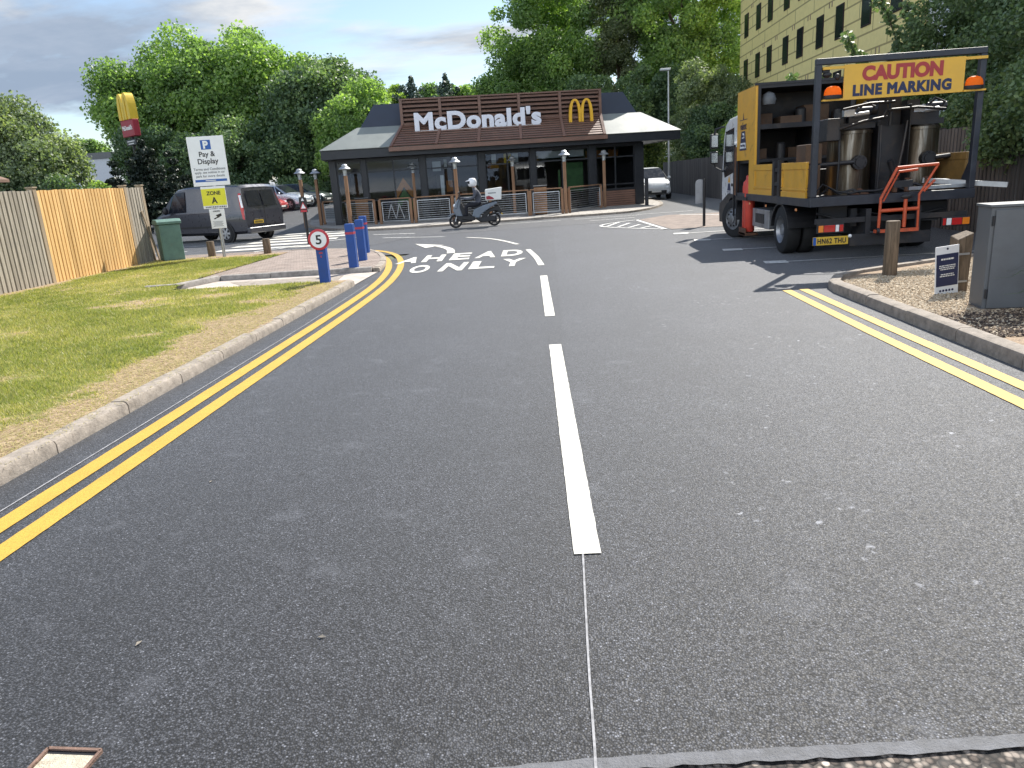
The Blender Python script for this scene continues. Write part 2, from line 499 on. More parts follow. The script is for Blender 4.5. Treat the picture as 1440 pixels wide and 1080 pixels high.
M['mortar'] = pm('lid_concrete', (0.46, 0.42, 0.33), 0.9, var=0.25, scale=30, bump=0.6, dirt=0.3, dirtcol=(0.14, 0.08, 0.05), dscale=12)

# ------------------------------------------------------------------ mesh helpers


class MB:
    def __init__(s):
        s.v = []
        s.f = []
        s.tint = None

    def add(s, vs, fs):
        o = len(s.v)
        s.v += [tuple(p) for p in vs]
        s.f += [tuple(i + o for i in f) for f in fs]
        return s

    def box(s, x0, x1, y0, y1, z0, z1):
        return s.add([(x0, y0, z0), (x1, y0, z0), (x1, y1, z0), (x0, y1, z0), (x0, y0, z1), (x1, y0, z1), (x1, y1, z1), (x0, y1, z1)],
                     [(3, 2, 1, 0), (4, 5, 6, 7), (0, 1, 5, 4), (1, 2, 6, 5), (2, 3, 7, 6), (3, 0, 4, 7)])

    def obox(s, c, sz, mat):
        hx, hy, hz = sz[0] / 2, sz[1] / 2, sz[2] / 2
        pts = [(-hx, -hy, -hz), (hx, -hy, -hz), (hx, hy, -hz), (-hx, hy, -hz), (-hx, -hy, hz), (hx, -hy, hz), (hx, hy, hz), (-hx, hy, hz)]
        c = Vector(c)
        return s.add([tuple(mat @ Vector(p) + c) for p in pts], [(3, 2, 1, 0), (4, 5, 6, 7), (0, 1, 5, 4), (1, 2, 6, 5), (2, 3, 7, 6), (3, 0, 4, 7)])

    def bar(s, p0, p1, w, h, up=(0, 0, 1)):
        p0, p1 = Vector(p0), Vector(p1)
        d = (p1 - p0)
        L = d.length
        d.normalize()
        u = Vector(up)
        if abs(d.dot(u)) > 0.98:
            u = Vector((0, 1, 0))
        x = d.cross(u).normalized()
        z = x.cross(d).normalized()
        m = Matrix((x, d, z)).transposed()
        return s.obox((p0 + p1) / 2, (w, L, h), m)

    def tube(s, path, r, n=8, cap=True):
        P = [Vector(p) for p in path]
        rs = r if isinstance(r, (list, tuple)) else [r] * len(P)
        d0 = (P[1] - P[0]).normalized()
        a = d0.orthogonal().normalized()
        vs = []
        for i, p in enumerate(P):
            if i == 0:
                d = P[1] - P[0]
            elif i == len(P) - 1:
                d = P[-1] - P[-2]
            else:
                d = (P[i + 1] - P[i]).normalized() + (P[i] - P[i - 1]).normalized()
            d.normalize()
            a = (a - d * a.dot(d)).normalized()
            b = d.cross(a)
            for k in range(n):
                t = 2 * math.pi * k / n
                vs.append(tuple(p + (a * math.cos(t) + b * math.sin(t)) * rs[i]))
        fs = []
        for i in range(len(P) - 1):
            for k in range(n):
                k2 = (k + 1) % n
                fs.append((i * n + k, i * n + k2, (i + 1) * n + k2, (i + 1) * n + k))
        if cap:
            fs.append(tuple(range(n - 1, -1, -1)))
            fs.append(tuple((len(P) - 1) * n + k for k in range(n)))
        return s.add(vs, fs)

    def cyl(s, p0, p1, r0, r1=None, n=14):
        return s.tube([p0, p1], [r0, r0 if r1 is None else r1], n)

    def lathe(s, prof, c=(0, 0, 0), axis='z', n=20, sc=(1, 1), cap=True):
        vs = []
        for r, h in prof:
            for k in range(n):
                t = 2 * math.pi * k / n
                a, b = r * math.cos(t) * sc[0], r * math.sin(t) * sc[1]
                q = {'z': (a, b, h), 'y': (a, h, b), 'x': (h, a, b)}[axis]
                vs.append((q[0] + c[0], q[1] + c[1], q[2] + c[2]))
        fs = []
        for i in range(len(prof) - 1):
            for k in range(n):
                k2 = (k + 1) % n
                f = (i * n + k, i * n + k2, (i + 1) * n + k2, (i + 1) * n + k)
                fs.append(f if axis != 'y' else f[::-1])
        if not cap:
            return s.add(vs, fs)
        fs.append(tuple(range(n)) if axis == 'y' else tuple(range(n - 1, -1, -1)))
        e = tuple((len(prof) - 1) * n + k for k in range(n))
        fs.append(e[::-1] if axis == 'y' else e)
        return s.add(vs, fs)

    def ell(s, c, r, nu=14, nv=8):
        prof = []
        for i in range(nv + 1):
            t = -math.pi / 2 + math.pi * i / nv
            prof.append((max(1e-4, math.cos(t)), math.sin(t)))
        o = MB().lathe(prof, n=nu)
        return s.add([(p[0] * r[0] + c[0], p[1] * r[1] + c[1], p[2] * r[2] + c[2]) for p in o.v], o.f)

    def prism(s, poly, axis, a, b):
        n = len(poly)
        def mk(p, h):
            return {'x': (h, p[0], p[1]), 'y': (p[0], h, p[1]), 'z': (p[0], p[1], h)}[axis]
        vs = [mk(p, a) for p in poly] + [mk(p, b) for p in poly]
        fs = [tuple(range(n - 1, -1, -1)), tuple(range(n, 2 * n))]
        fs += [(i, (i + 1) % n, n + (i + 1) % n, n + i) for i in range(n)]
        return s.add(vs, fs)

    def quad(s, a, b, c, d):
        return s.add([a, b, c, d], [(0, 1, 2, 3)])

    def plate(s, a, b, c, d, t):
        a, b, c, d = map(Vector, (a, b, c, d))
        n = (b - a).cross(d - a).normalized() * t
        vs = [a, b, c, d, a + n, b + n, c + n, d + n]
        return s.add(vs, [(3, 2, 1, 0), (4, 5, 6, 7), (0, 1, 5, 4), (1, 2, 6, 5), (2, 3, 7, 6), (3, 0, 4, 7)])

    def xf(s, m):
        s.v = [tuple(m @ Vector(p)) for p in s.v]
        return s

    def build(s, name, mat, parent=None, smooth=None, bevel=0.0, seg=2):
        me = bpy.data.meshes.new(name)
        me.from_pydata(s.v, [], s.f)
        me.materials.append(mat)
        bm_fix(me)
        if s.tint is not None:
            at = me.attributes.new('tint', 'FLOAT', 'POINT')
            at.data.foreach_set('value', s.tint)
        if smooth:
            me.polygons.foreach_set('use_smooth', [True] * len(me.polygons))
            me.set_sharp_from_angle(angle=R(smooth))
        o = bpy.data.objects.new(name, me)
        COL.objects.link(o)
        if parent is not None:
            o.parent = parent
        if bevel:
            md = o.modifiers.new('bevel', 'BEVEL')
            md.width = bevel
            md.segments = seg
            md.limit_method = 'ANGLE'
            md.angle_limit = R(40)
            if not smooth:
                me.polygons.foreach_set('use_smooth', [True] * len(me.polygons))
                md.harden_normals = True
        return o


import bmesh


def bm_fix(me):
    bm = bmesh.new()
    bm.from_mesh(me)
    bmesh.ops.recalc_face_normals(bm, faces=bm.faces)
    bm.to_mesh(me)
    bm.free()
    me.update()


def raw_mesh(name, co, k, mat, parent=None, tint=None):
    """fast mesh: co is (n*k,3); every k consecutive points are one face"""
    co = np.asarray(co, np.float32).reshape(-1, 3)
    n = len(co) // k
    me = bpy.data.meshes.new(name)
    me.vertices.add(n * k)
    me.vertices.foreach_set('co', co.ravel())
    me.loops.add(n * k)
    me.loops.foreach_set('vertex_index', np.arange(n * k, dtype=np.int32))
    me.polygons.add(n)
    me.polygons.foreach_set('loop_start', np.arange(n, dtype=np.int32) * k)
    if tint is not None:
        a = me.attributes.new('tint', 'FLOAT', 'FACE')
        a.data.foreach_set('value', np.asarray(tint, np.float32))
    me.materials.append(mat)
    me.update(calc_edges=True)
    o = bpy.data.objects.new(name, me)
    COL.objects.link(o)
    if parent is not None:
        o.parent = parent
    return o


def tag(o, label=None, cat=None, group=None, kind=None):
    if label:
        o['label'] = label
    if cat:
        o['category'] = cat
    if group:
        o['group'] = group
    if kind:
        o['kind'] = kind
    return o


def thing(name, label, cat, loc=(0, 0, 0), rz=0.0, group=None):
    o = bpy.data.objects.new(name, None)
    o.empty_display_size = 0.2
    COL.objects.link(o)
    o.location = loc
    o.rotation_euler = (0, 0, rz)
    return tag(o, label, cat, group)


def dup(root, loc, rz, label, group=None):
    r = root.copy()
    COL.objects.link(r)
    r.location = loc
    r.rotation_euler = (0, 0, rz)
    r['label'] = label
    if group:
        r['group'] = group
    for ch in list(root.children):
        c = ch.copy()
        COL.objects.link(c)
        c.parent = r
        for g in list(ch.children):
            d = g.copy()
            COL.objects.link(d)
            d.parent = c
    return r


def text_mb(s, w, h, depth=0.004, bold=0.0, face='-y', keep=False, slant=0.0, spacing=1.0):
    """letters as MB, centred on the origin, fitted to w x h (keep: fit width only, true proportions)"""
    cu = bpy.data.curves.new('t', 'FONT')
    cu.body = s
    cu.size = 1.0
    cu.align_x = 'CENTER'
    cu.extrude = 0.5
    cu.bevel_depth = bold
    cu.bevel_resolution = 0
    cu.space_character = spacing
    cu.resolution_u = 4
    ob = bpy.data.objects.new('t', cu)
    COL.objects.link(ob)
    dg = bpy.context.evaluated_depsgraph_get()
    me = bpy.data.meshes.new_from_object(ob.evaluated_get(dg))
    vs = np.array([v.co[:] for v in me.vertices])
    fs = [tuple(p.vertices) for p in me.polygons]
    bpy.data.objects.remove(ob)
    bpy.data.curves.remove(cu)
    bpy.data.meshes.remove(me)
    lo, hi = vs.min(0), vs.max(0)
    c = (lo + hi) / 2
    sx = w / (hi[0] - lo[0])
    sy = sx if keep else h / (hi[1] - lo[1])
    x = (vs[:, 0] - c[0]) * sx
    y = (vs[:, 1] - c[1]) * sy
    x = x + slant * y
    z = (vs[:, 2]) * depth
    if face == '-y':
        P = np.stack([x, -z, y], 1)
    elif face == '-x':
        P = np.stack([-z, -x, y], 1)
    else:
        P = np.stack([x, y, z], 1)
    m = MB()
    m.v = [tuple(p) for p in P.tolist()]
    m.f = fs
    return m


def shift(m, d, rz=0.0):
    return m.xf(Matrix.Translation(d) @ Matrix.Rotation(rz, 4, 'Z'))


def resample(path, step):
    P = [np.array(p, float) for p in path]
    out = [P[0]]
    for a, b in zip(P[:-1], P[1:]):
        n = max(1, int(round(np.linalg.norm(b - a) / step)))
        for i in range(1, n + 1):
            out.append(a + (b - a) * i / n)
    return out


def smooth_path(path, it=2):
    P = [np.array(p, float) for p in path]
    for _ in range(it):
        Q = [P[0]]
        for a, b in zip(P[:-1], P[1:]):
            Q += [a * 0.75 + b * 0.25, a * 0.25 + b * 0.75]
        Q.append(P[-1])
        P = Q
    return P


def strip_mb(path, w, z, th=0.0):
    P = resample(path, 0.06)
    rj = random.Random(int(abs(P[0][0]) * 1000 + P[0][1] * 77))
    vs, fs = [], []
    for i, p in enumerate(P):
        d = P[min(i + 1, len(P) - 1)] - P[max(i - 1, 0)]
        d /= np.linalg.norm(d)
        n = np.array([-d[1], d[0]])
        vs += [(*(p + n * (w / 2 + rj.uniform(-1, 1) * min(0.0016, w * 0.08))), z), (*(p - n * (w / 2 + rj.uniform(-1, 1) * min(0.0016, w * 0.08))), z)]
    for i in range(len(P) - 1):
        fs.append((2 * i + 1, 2 * i + 3, 2 * i + 2, 2 * i))
    m = MB()
    return m.add(vs, fs)


def kerb_mb(path, w, h, z0=-0.02, step=0.9, gap=0.012, rng=None):
    """kerb stones laid along the path; the stone body lies to the LEFT of the direction of travel"""
    m = MB()
    P = resample(path, step)
    for a, b in zip(P[:-1], P[1:]):
        d = b - a
        L = np.linalg.norm(d)
        d /= L
        n = np.array([-d[1], d[0]])
        j = (rng.uniform(-0.006, 0.006) if rng else 0)
        prof = [(0, z0), (0, h - 0.035 + j), (0.012, h - 0.012 + j), (0.035, h + j), (w, h + j), (w, z0)]
        A, B = a + d * gap / 2, b - d * gap / 2
        vs = [(*(A + n * p[0]), p[1]) for p in prof] + [(*(B + n * p[0]), p[1]) for p in prof]
        k = len(prof)
        fs = [tuple(range(k)), tuple(range(2 * k - 1, k - 1, -1))] + [(i, k + i, k + (i + 1) % k, (i + 1) % k) for i in range(k)]
        m.add(vs, fs)
    return m


def struct(name, mb, mat, parent=None, smooth=None, label=None):
    o = mb.build(name, mat, parent, smooth)
    if parent is None:
        tag(o, label, None, None, 'structure')
    return o


def wheel(parent, c, r, w, axis='y', rimmat='alloy', spokes=5, side=1, name='wheel'):
    """tyre + rim; outer face towards side"""
    ty = MB().lathe([(r * 0.62, -w / 2), (r * 0.93, -w / 2), (r, -w * 0.36), (r, w * 0.36), (r * 0.93, w / 2), (r * 0.62, w / 2)], c, axis, 28, cap=False).build(name, M['rubber'], parent, 35)
    o = side * w * 0.42
    ax = {'x': 0, 'y': 1}[axis]
    def P(a, b, h):
        q = [a, h, b] if ax == 1 else [h, a, b]
        return (q[0] + c[0], q[1] + c[1], q[2] + c[2])
    rim = MB()
    prof = [(r * 0.64, o - side * w * 0.25), (r * 0.64, o + side * 0.012), (r * 0.58, o + side * 0.012), (r * 0.56, o - side * 0.03)]
    if side < 0:
        prof = prof[::-1]
    rim.lathe(prof, c, axis, 28)
    for k in range(spokes):
        t = 2 * math.pi * k / spokes
        rim.bar(P(0, 0, o), P(math.cos(t) * r * 0.6, math.sin(t) * r * 0.6, o), r * 0.2, 0.03, up=(0, 1, 0) if ax == 1 else (1, 0, 0))
    rim.lathe([(r * 0.16, o - 0.02), (r * 0.16, o + 0.025)] if side > 0 else [(r * 0.16, o - 0.025), (r * 0.16, o + 0.02)], c, axis, 16)
    rim.build('rim', M[rimmat], ty, 35)
    return ty

# ------------------------------------------------------------------ setting: ground, road, markings
rng = np.random.default_rng(7)
random.seed(7)


def vnoise(x, y, seed=0):
    xi, yi = np.floor(x).astype(int), np.floor(y).astype(int)
    fx, fy = x - xi, y - yi
    fx, fy = fx * fx * (3 - 2 * fx), fy * fy * (3 - 2 * fy)
    def h(a, b):
        n = (a * 374761393 + b * 668265263 + seed * 1442695041) & 0x7fffffff
        n = ((n ^ (n >> 13)) * 1274126177) & 0x7fffffff
        return ((n ^ (n >> 16)) & 0xffff) / 65535.0
    return (h(xi, yi) * (1 - fx) + h(xi + 1, yi) * fx) * (1 - fy) + (h(xi, yi + 1) * (1 - fx) + h(xi + 1, yi + 1) * fx) * fy


def fbm(x, y, seed=0, o=4):
    s, a, t = 0, 1, 0
    for i in range(o):
        s = s + a * vnoise(x * 2 ** i, y * 2 ** i, seed + i)
        t += a
        a *= 0.55
    return s / t


def sheet(name, poly, z, mat, parent=None):
    return struct(name, MB().add([(p[0], p[1], z) for p in poly], [tuple(range(len(poly)))]), M[mat], parent)


g_mb = MB()
g_mb.quad((-500, -200, -0.03), (500, -200, -0.03), (500, 800, -0.03), (-500, 800, -0.03))
struct('ground', g_mb, M['ground'])
# road surface: new asphalt up to the sealed joint, then the older street
road = MB()
joint = [(-6, 1.20), (-1.2, 1.60), (-0.6, 1.672), (-0.14, 1.724), (0.04, 1.743), (0.45, 1.766), (0.81, 1.780), (1.26, 1.806), (2.0, 1.85), (9, 2.3)]
road.add([(p[0], p[1], 0) for p in joint] + [(8.45, 12, 0), (8.45, 58, 0), (-9, 58, 0), (-9, 40, 0), (-60, 40, 0), (-60, 18, 0), (-3.4, 18, 0), (-6, 4, 0)],
         [tuple(range(len(joint) + 8))])
road_o = struct('road', road, M['asphalt'])
st = MB()
st.add([(-40, -12, -0.006), (40, -12, -0.006), (40, 3, -0.006), (-40, 3, -0.006)], [(0, 1, 2, 3)])
struct('street', st, M['cobble'])
jm = MB()
P = resample(smooth_path(joint, 2), 0.05)
ja = []
for i, p in enumerate(P):
    wob = 0.003 * math.sin(i * 1.7) + 0.004 * math.sin(i * 3.1)
    ja.append((p[0], p[1] - 0.046 + wob))
for i in range(len(P) - 1):
    jm.add([(P[i][0], P[i][1] + 0.003 * math.sin(i * 2.3), 0.004), (P[i + 1][0], P[i + 1][1] + 0.003 * math.sin((i + 1) * 2.3), 0.004),
            (*ja[i + 1], 0.002), (*ja[i], 0.002)], [(0, 3, 2, 1)])
struct('sealed_joint', jm, M['tack'], road_o)
# rising car park behind, left of the restaurant
cp = MB()
gx, gy = np.linspace(-60, -10.5, 12), np.linspace(38, 95, 20)
vs = [(x, y, 0.002 + 0.62 * (lambda t: t * t * (3 - 2 * t))(min(1, max(0, (y - 39.5) / 11)))) for y in gy for x in gx]
fs = [(j * 12 + i, j * 12 + i + 1, (j + 1) * 12 + i + 1, (j + 1) * 12 + i) for j in range(19) for i in range(11)]
cp.add(vs, fs)
struct('car_park', cp, M['asphalt_old'], smooth=60)
# older road surface between kerb and restaurant (lane across and the drive-through)
sheet('cross_road', [(-60, 20.0), (-5.6, 20.1), (-4.2, 24.2), (0, 25.0), (2.6, 25.2), (3.2, 20.6), (8.4, 20.4), (8.4, 57), (3.6, 57), (4.5, 36), (3.2, 30.3), (-60, 29)], 0.004, 'asphalt_old', road_o)
sheet('brick_bays', [(3.3, 20.7), (8.4, 20.6), (8.4, 26.5), (4.2, 27.2), (3.0, 25.6)], 0.008, 'block_red', road_o)

# double yellow lines
out_l = smooth_path([(-2.75, 1.6), (-2.74, 4), (-2.735, 7), (-2.73, 10), (-2.78, 12.4), (-3.0, 14.6), (-3.32, 16.4), (-3.75, 18.0), (-4.35, 19.25), (-5.1, 20.0)], 2)
in_l = smooth_path([(-2.98, 1.6), (-2.97, 4), (-2.965, 7), (-2.96, 10), (-3.0, 12.4), (-3.19, 14.3), (-3.5, 16.0), (-3.95, 17.6), (-4.6, 18.9), (-5.2, 19.55)], 2)
struct('double_yellow_line', strip_mb(out_l, 0.134, 0.006), M['paint_yellow'], road_o)
struct('double_yellow_line', strip_mb(in_l, 0.134, 0.006), M['paint_yellow'], road_o)
struct('double_yellow_line', strip_mb([(2.98, 1.9), (2.97, 5), (2.96, 7), (2.985, 9.6)], 0.115, 0.006), M['paint_yellow'], road_o)
struct('double_yellow_line', strip_mb([(3.21, 1.9), (3.2, 5), (3.19, 7), (3.2, 9.62)], 0.115, 0.006), M['paint_yellow'], road_o)
struct('setting_out_line', strip_mb([(-3.12, 1.7), (-3.11, 5), (-3.11, 9), (-3.18, 12.6)], 0.011, 0.005), M['chalk'], road_o)
struct('setting_out_line', strip_mb([(0.055, 1.66), (0.06, 2.2), (0.075, 2.92)], 0.008, 0.005), M['chalk'], road_o)
# dashed centre line and the curve beyond it
for a, b in (((0.095, 2.92), (-0.005, 7.12)), ((-0.05, 8.67), (-0.145, 12.43))):
    struct('centre_line_dash', strip_mb([a, b], 0.118, 0.006), M['paint_white'], road_o)
struct('centre_line_dash', strip_mb(smooth_path([(-0.195, 13.97), (-0.30, 15.4), (-0.53, 17.28)], 2), 0.115, 0.006), M['paint_white'], road_o)
struct('centre_line_dash', strip_mb(smooth_path([(-0.83, 18.8), (-1.3, 20.3), (-1.8, 21.4), (-2.48, 22.2)], 2), 0.11, 0.009), M['paint_white'], road_o)
struct('give_way_line', strip_mb([(-5.45, 24.3), (-3.25, 23.05)], 0.10, 0.009), M['paint_old'], road_o)
# AHEAD ONLY lettering, letter by letter
def road_letter(ch, poly_or_w):
    x0, x1, y0, y1, sl = poly_or_w
    m = text_mb(ch, x1 - x0, y1 - y0, 0.0015, 0.035, 'z')
    m.xf(Matrix.Translation(((x0 + x1) / 2, (y0 + y1) / 2, 0.0075)))
    m.v = [(p[0] + sl * (p[1] - y0), p[1] - 0.06 * (p[0] - x0) * 0, p[2]) for p in m.v]
    return m
lm = MB()
for ch, q in zip("ONLY", [(-2.74, -2.36, 13.86, 15.16, -0.06), (-2.16, -1.69, 13.87, 15.26, 0.0), (-1.58, -1.09, 13.97, 15.28, -0.02), (-1.0, -0.52, 14.08, 15.42, 0.0)]):
    o = road_letter(ch, q)
    lm.add(o.v, o.f)
struct('lettering_only', lm, M['paint_white'], road_o)
lm = MB()
for ch, q in zip("AHEAD", [(-3.33, -2.88, 15.7, 16.98, 0.0), (-2.78, -2.33, 15.76, 17.22, -0.06), (-2.19, -1.76, 15.84, 17.32, -0.04), (-1.65, -1.20, 15.94, 17.38, 0.0), (-1.08, -0.62, 16.0, 17.38, -0.02)]):
    o = road_letter(ch, q)
    lm.add(o.v, o.f)
struct('lettering_ahead', lm, M['paint_white'], road_o)
ar = MB()
stem = smooth_path([(-2.35, 17.46), (-2.46, 18.4), (-2.74, 19.25), (-3.02, 19.75)], 2)
o = strip_mb(stem, 0.19, 0.009)
ar.add(o.v, o.f)
ar.add([(-3.8, 20.9, 0.009), (-3.25, 19.32, 0.009), (-2.83, 19.9, 0.009)], [(0, 1, 2)])
struct('turn_arrow', ar, M['paint_white'], road_o)
# parking bays on the right
for i, (y, x0) in enumerate(((12.45, 3.5), (14.7, 3.33), (17.05, 3.22), (19.12, 3.1))):
    struct('bay_line', strip_mb([(x0 + 0.36, y), (6.9, y - 0.05)], 0.085, 0.009), M['paint_old'], road_o)
    struct('bay_line', strip_mb([(x0, y + 0.03), (x0 + 0.36, y - 0.02)], 0.34, 0.010), M['paint_old'], road_o)
struct('hatching', strip_mb([(2.9, 25.5), (3.15, 20.75)], 0.11, 0.012), M['paint_old'], road_o)
struct('hatching', strip_mb(smooth_path([(3.15, 20.75), (2.5, 21.6), (1.8, 22.7), (1.5, 23.6), (1.9, 24.6), (2.9, 25.5)], 2), 0.10, 0.012), M['paint_old'], road_o)
for k in range(4):
    struct('hatching', strip_mb([(1.75 + 0.28 * k, 23.2 - 0.5 * k), (2.3 + 0.22 * k, 25.0 - 0.9 * k)], 0.10, 0.0125), M['paint_old'], road_o)
for k, (xa, xb, y) in enumerate(((-2.6, 0.4, 27.6), (0.9, 3.3, 27.9), (3.3, 5.4, 28.6), (1.4, 3.0, 26.5))):
    struct('hatching', strip_mb([(xa, y), (xb, y + 0.35)], 0.10, 0.0125), M['paint_old'], road_o)
struct('hatching', strip_mb([(4.6, 27.1), (6.1, 25.0)], 0.12, 0.0125), M['paint_old'], road_o)
# zebra crossing
for k in range(6):
    y = 22.35 + 1.42 * k
    x0 = -10.3 + 0.02 * k
    struct('zebra_stripe', MB().add([(x0 - 0.25 * k * 0.3, y, 0.0125), (x0 + 3.2 - 0.1 * k, y, 0.0125), (x0 + 3.1 - 0.1 * k, y + 0.7, 0.0125), (x0 - 0.25 * k * 0.3, y + 0.7, 0.0125)], [(0, 1, 2, 3)]), M['paint_white'], road_o)
for a, b in (((-8.7, 21.6), (-7.2, 23.3)), ((-7.6, 24.0), (-6.3, 25.4)), ((-6.2, 26.2), (-4.6, 25.5)), ((-14.5, 23.5), (-11.6, 23.4)), ((-15, 26.0), (-12.0, 25.6))):
    struct('give_way_line', strip_mb([a, b], 0.13, 0.0125), M['paint_old'], road_o)

# kerbs
kr = random.Random(3)
struct('kerb', kerb_mb([(-3.39, 12.55), (-3.40, 1.0), (-3.6, -0.6), (-4.6, -2.0), (-7, -2.6)][::-1], 0.135, 0.098, rng=kr), M['kerb'], smooth=30)
curve_l = smooth_path([(-3.37, 14.45), (-3.50, 15.7), (-3.85, 17.3), (-4.45, 18.9), (-5.4, 20.0), (-7.0, 20.55), (-14, 21.2), (-30, 22.0)], 2)
struct('kerb', kerb_mb([tuple(p) for p in curve_l], 0.13, 0.085, rng=kr, step=0.6), M['kerb'], smooth=30)
struct('kerb', kerb_mb([(-3.52, 14.40), (-6.55, 14.37), (-6.9, 13.3), (-7.5, 13.25)][::-1], 0.11, 0.115, rng=kr), M['kerb_grey'], smooth=30)
struct('kerb', kerb_mb([(3.46, -2), (3.46, 9.25), (3.52, 9.6), (3.70, 10.02), (4.15, 10.4), (5.6, 11.15), (8.35, 12.4)][::-1], 0.14, 0.11, rng=kr)
       .xf(Matrix.Identity(4)) if False else kerb_mb([(8.35, 12.4), (5.6, 11.15), (4.15, 10.4), (3.70, 10.02), (3.50, 9.6), (3.45, 9.25), (3.45, -2)], 0.14, 0.115, rng=kr), M['kerb'], smooth=30)
rest_kerb = [(4.9, 48), (5.6, 39), (5.3, 35.2), (4.4, 32.0), (3.3, 30.15), (2.4, 29.75), (-2.0, 29.1), (-5.6, 28.45), (-7.2, 28.9), (-8.6, 30.2), (-10.0, 32.2), (-11.6, 35.5), (-13.5, 42)]
struct('kerb', kerb_mb([tuple(p) for p in smooth_path(rest_kerb, 1)][::-1], 0.13, 0.085, rng=kr), M['kerb'], smooth=30)
pa = MB()
pp = [tuple(p) for p in smooth_path(rest_kerb, 1)]
pa.add([(p[0], p[1], 0.078) for p in pp], [tuple(range(len(pp)))[::-1]])
struct('patio', pa, M['patio'])

# verge with bare soil patches, grass
vx, vy = np.meshgrid(np.arange(-34, -3.45, 0.14), np.arange(-2.6, 20.5, 0.14))


def soil_amount(x, y):
    kd = -3.5 - x                                   # distance from kerb
    n = fbm(x * 0.9, y * 0.9, 3)
    n2 = fbm(x * 3.1, y * 3.1, 9)
    edge = np.clip(1.45 - kd / (0.28 + 0.62 * fbm(x * 0, y * 0.35, 21)), -1, 1.2) * np.clip(0.35 + (y - 0) * 0.2, 0, 1)
    edge = np.maximum(edge, np.clip(1.3 - kd / (0.75 * np.clip((y - 6.5) / 3, 0, 1) + 0.02), -1, 0.9))
    fence = np.clip(1.0 - (x + 10.55) / 0.55, -1, 1) * (x > -10.7)
    top = np.clip((y - 18.6) / 0.8, -1, 1) * 0.9
    dry = np.clip((fbm(x * 0.45, y * 0.45, 31) - 0.66) * 4, 0, 0.35)
    n3 = fbm(x * 9.0, y * 9.0, 15)
    s = np.maximum.reduce([edge, fence, top, dry]) + (n - 0.5) * 1.3 + (n2 - 0.5) * 1.1 + (n3 - 0.5) * 0.7
    return np.clip(s, 0, 1)


def in_verge(x, y):
    ok = (x < -3.53) & ~((x > -6.75) & (y > 12.72))
    ok &= ~((x > -8.7 + (20.3 - y) * 0.62) & (y > 14.2) & (x > -7.2))
    ok &= (y < 19.75 + (x + 8) * 0.02)
    return ok


def path_edge(y):
    return -6.6 - 0.05 * (y - 14.4)


def in_verge(x, y):
    ok = (x < -3.52)
    ok &= ~((x > -6.72 - 0.25 * np.clip(y - 12.7, 0, 1)) & (y > 12.62))
    ok &= (y < 19.6)
    return ok


ny, nx = vx.shape
vz = 0.092 + 0.012 * (fbm(vx * 0.7, vy * 0.7, 5) - 0.5) + 0.012 * (fbm(vx * 4, vy * 4, 6) - 0.5)
okc = in_verge(vx[:-1, :-1] + 0.07, vy[:-1, :-1] + 0.07)
idx = np.arange(ny * nx).reshape(ny, nx)
q = np.stack([idx[:-1, :-1], idx[:-1, 1:], idx[1:, 1:], idx[1:, :-1]], -1)[okc]
me = bpy.data.meshes.new('grass_verge')
me.from_pydata(np.stack([vx.ravel(), vy.ravel(), vz.ravel()], 1).tolist(), [], q.tolist())
at = me.attributes.new('soil', 'FLOAT', 'POINT')
at.data.foreach_set('value', soil_amount(vx.ravel(), vy.ravel()).astype(np.float32))
me.polygons.foreach_set('use_smooth', [True] * len(me.polygons))
vm = NT('verge_ground')
a_ = vm.n('ShaderNodeAttribute', attribute_name='soil')
v_ = vm.coord()
fine = vm.noise(v_, 26, 6, 0.65)
sc_ = vm.ramp(fine, [(0.3, (0.15, 0.10, 0.062)), (0.55, (0.34, 0.255, 0.165)), (0.75, (0.48, 0.38, 0.26))])
gc_ = vm.ramp(vm.noise(v_, 2.2, 6, 0.65), [(0.3, (0.085, 0.115, 0.022)), (0.55, (0.17, 0.19, 0.045)), (0.75, (0.28, 0.25, 0.09))])
f_ = vm.ramp(vm.math('ADD', a_.outputs['Fac'], vm.math('MULTIPLY', vm.math('SUBTRACT', fine, 0.5), 0.9)), [(0.3, 0.0), (0.55, 1.0)])
vm.set(Base_Color=vm.mix(f_, gc_, sc_), Roughness=0.95, Specular_IOR_Level=0.15)
vm.bump(fine, 0.8, 0.02)
me.materials.append(vm.m)
vo = bpy.data.objects.new('grass_verge', me)
COL.objects.link(vo)
tag(vo, kind='structure')

# blades
N = 420000
yy = 1.5 + 18.1 * rng.random(N) ** 1.35
xx = -3.55 - (np.minimum(7.0, 0.72 * yy + 1.5)) * rng.random(N)
soil = soil_amount(xx, yy)
keep = in_verge(xx, yy) & (rng.random(N) > np.clip(soil * 1.5 - 0.18, 0.02, 0.985)) & (xx > -10.55)
xx, yy, soil = xx[keep], yy[keep], soil[keep]
n = len(xx)
ang = rng.random(n) * 2 * np.pi
hgt = (0.016 + 0.026 * rng.random(n)) * (1 - 0.35 * soil) * (0.75 + 0.6 * fbm(xx * 1.3, yy * 1.3, 40))
wid = (0.0022 + 0.0022 * rng.random(n)) * (1 + 0.09 * yy)
lean = hgt * (0.3 + 0.9 * rng.random(n))
la = rng.random(n) * 2 * np.pi
z0 = 0.082 + 0.012 * (fbm(xx * 0.7, yy * 0.7, 5) - 0.5)
b = np.stack([xx, yy, z0], 1)
wv = np.stack([np.cos(ang) * wid, np.sin(ang) * wid, np.zeros(n)], 1)
tip = b + np.stack([np.cos(la) * lean, np.sin(la) * lean, hgt + 0.01], 1)
tn = np.clip(0.15 + 0.65 * fbm(xx * 0.8, yy * 0.8, 50) + 0.5 * (rng.random(n) - 0.5) + 0.45 * soil, 0, 1)
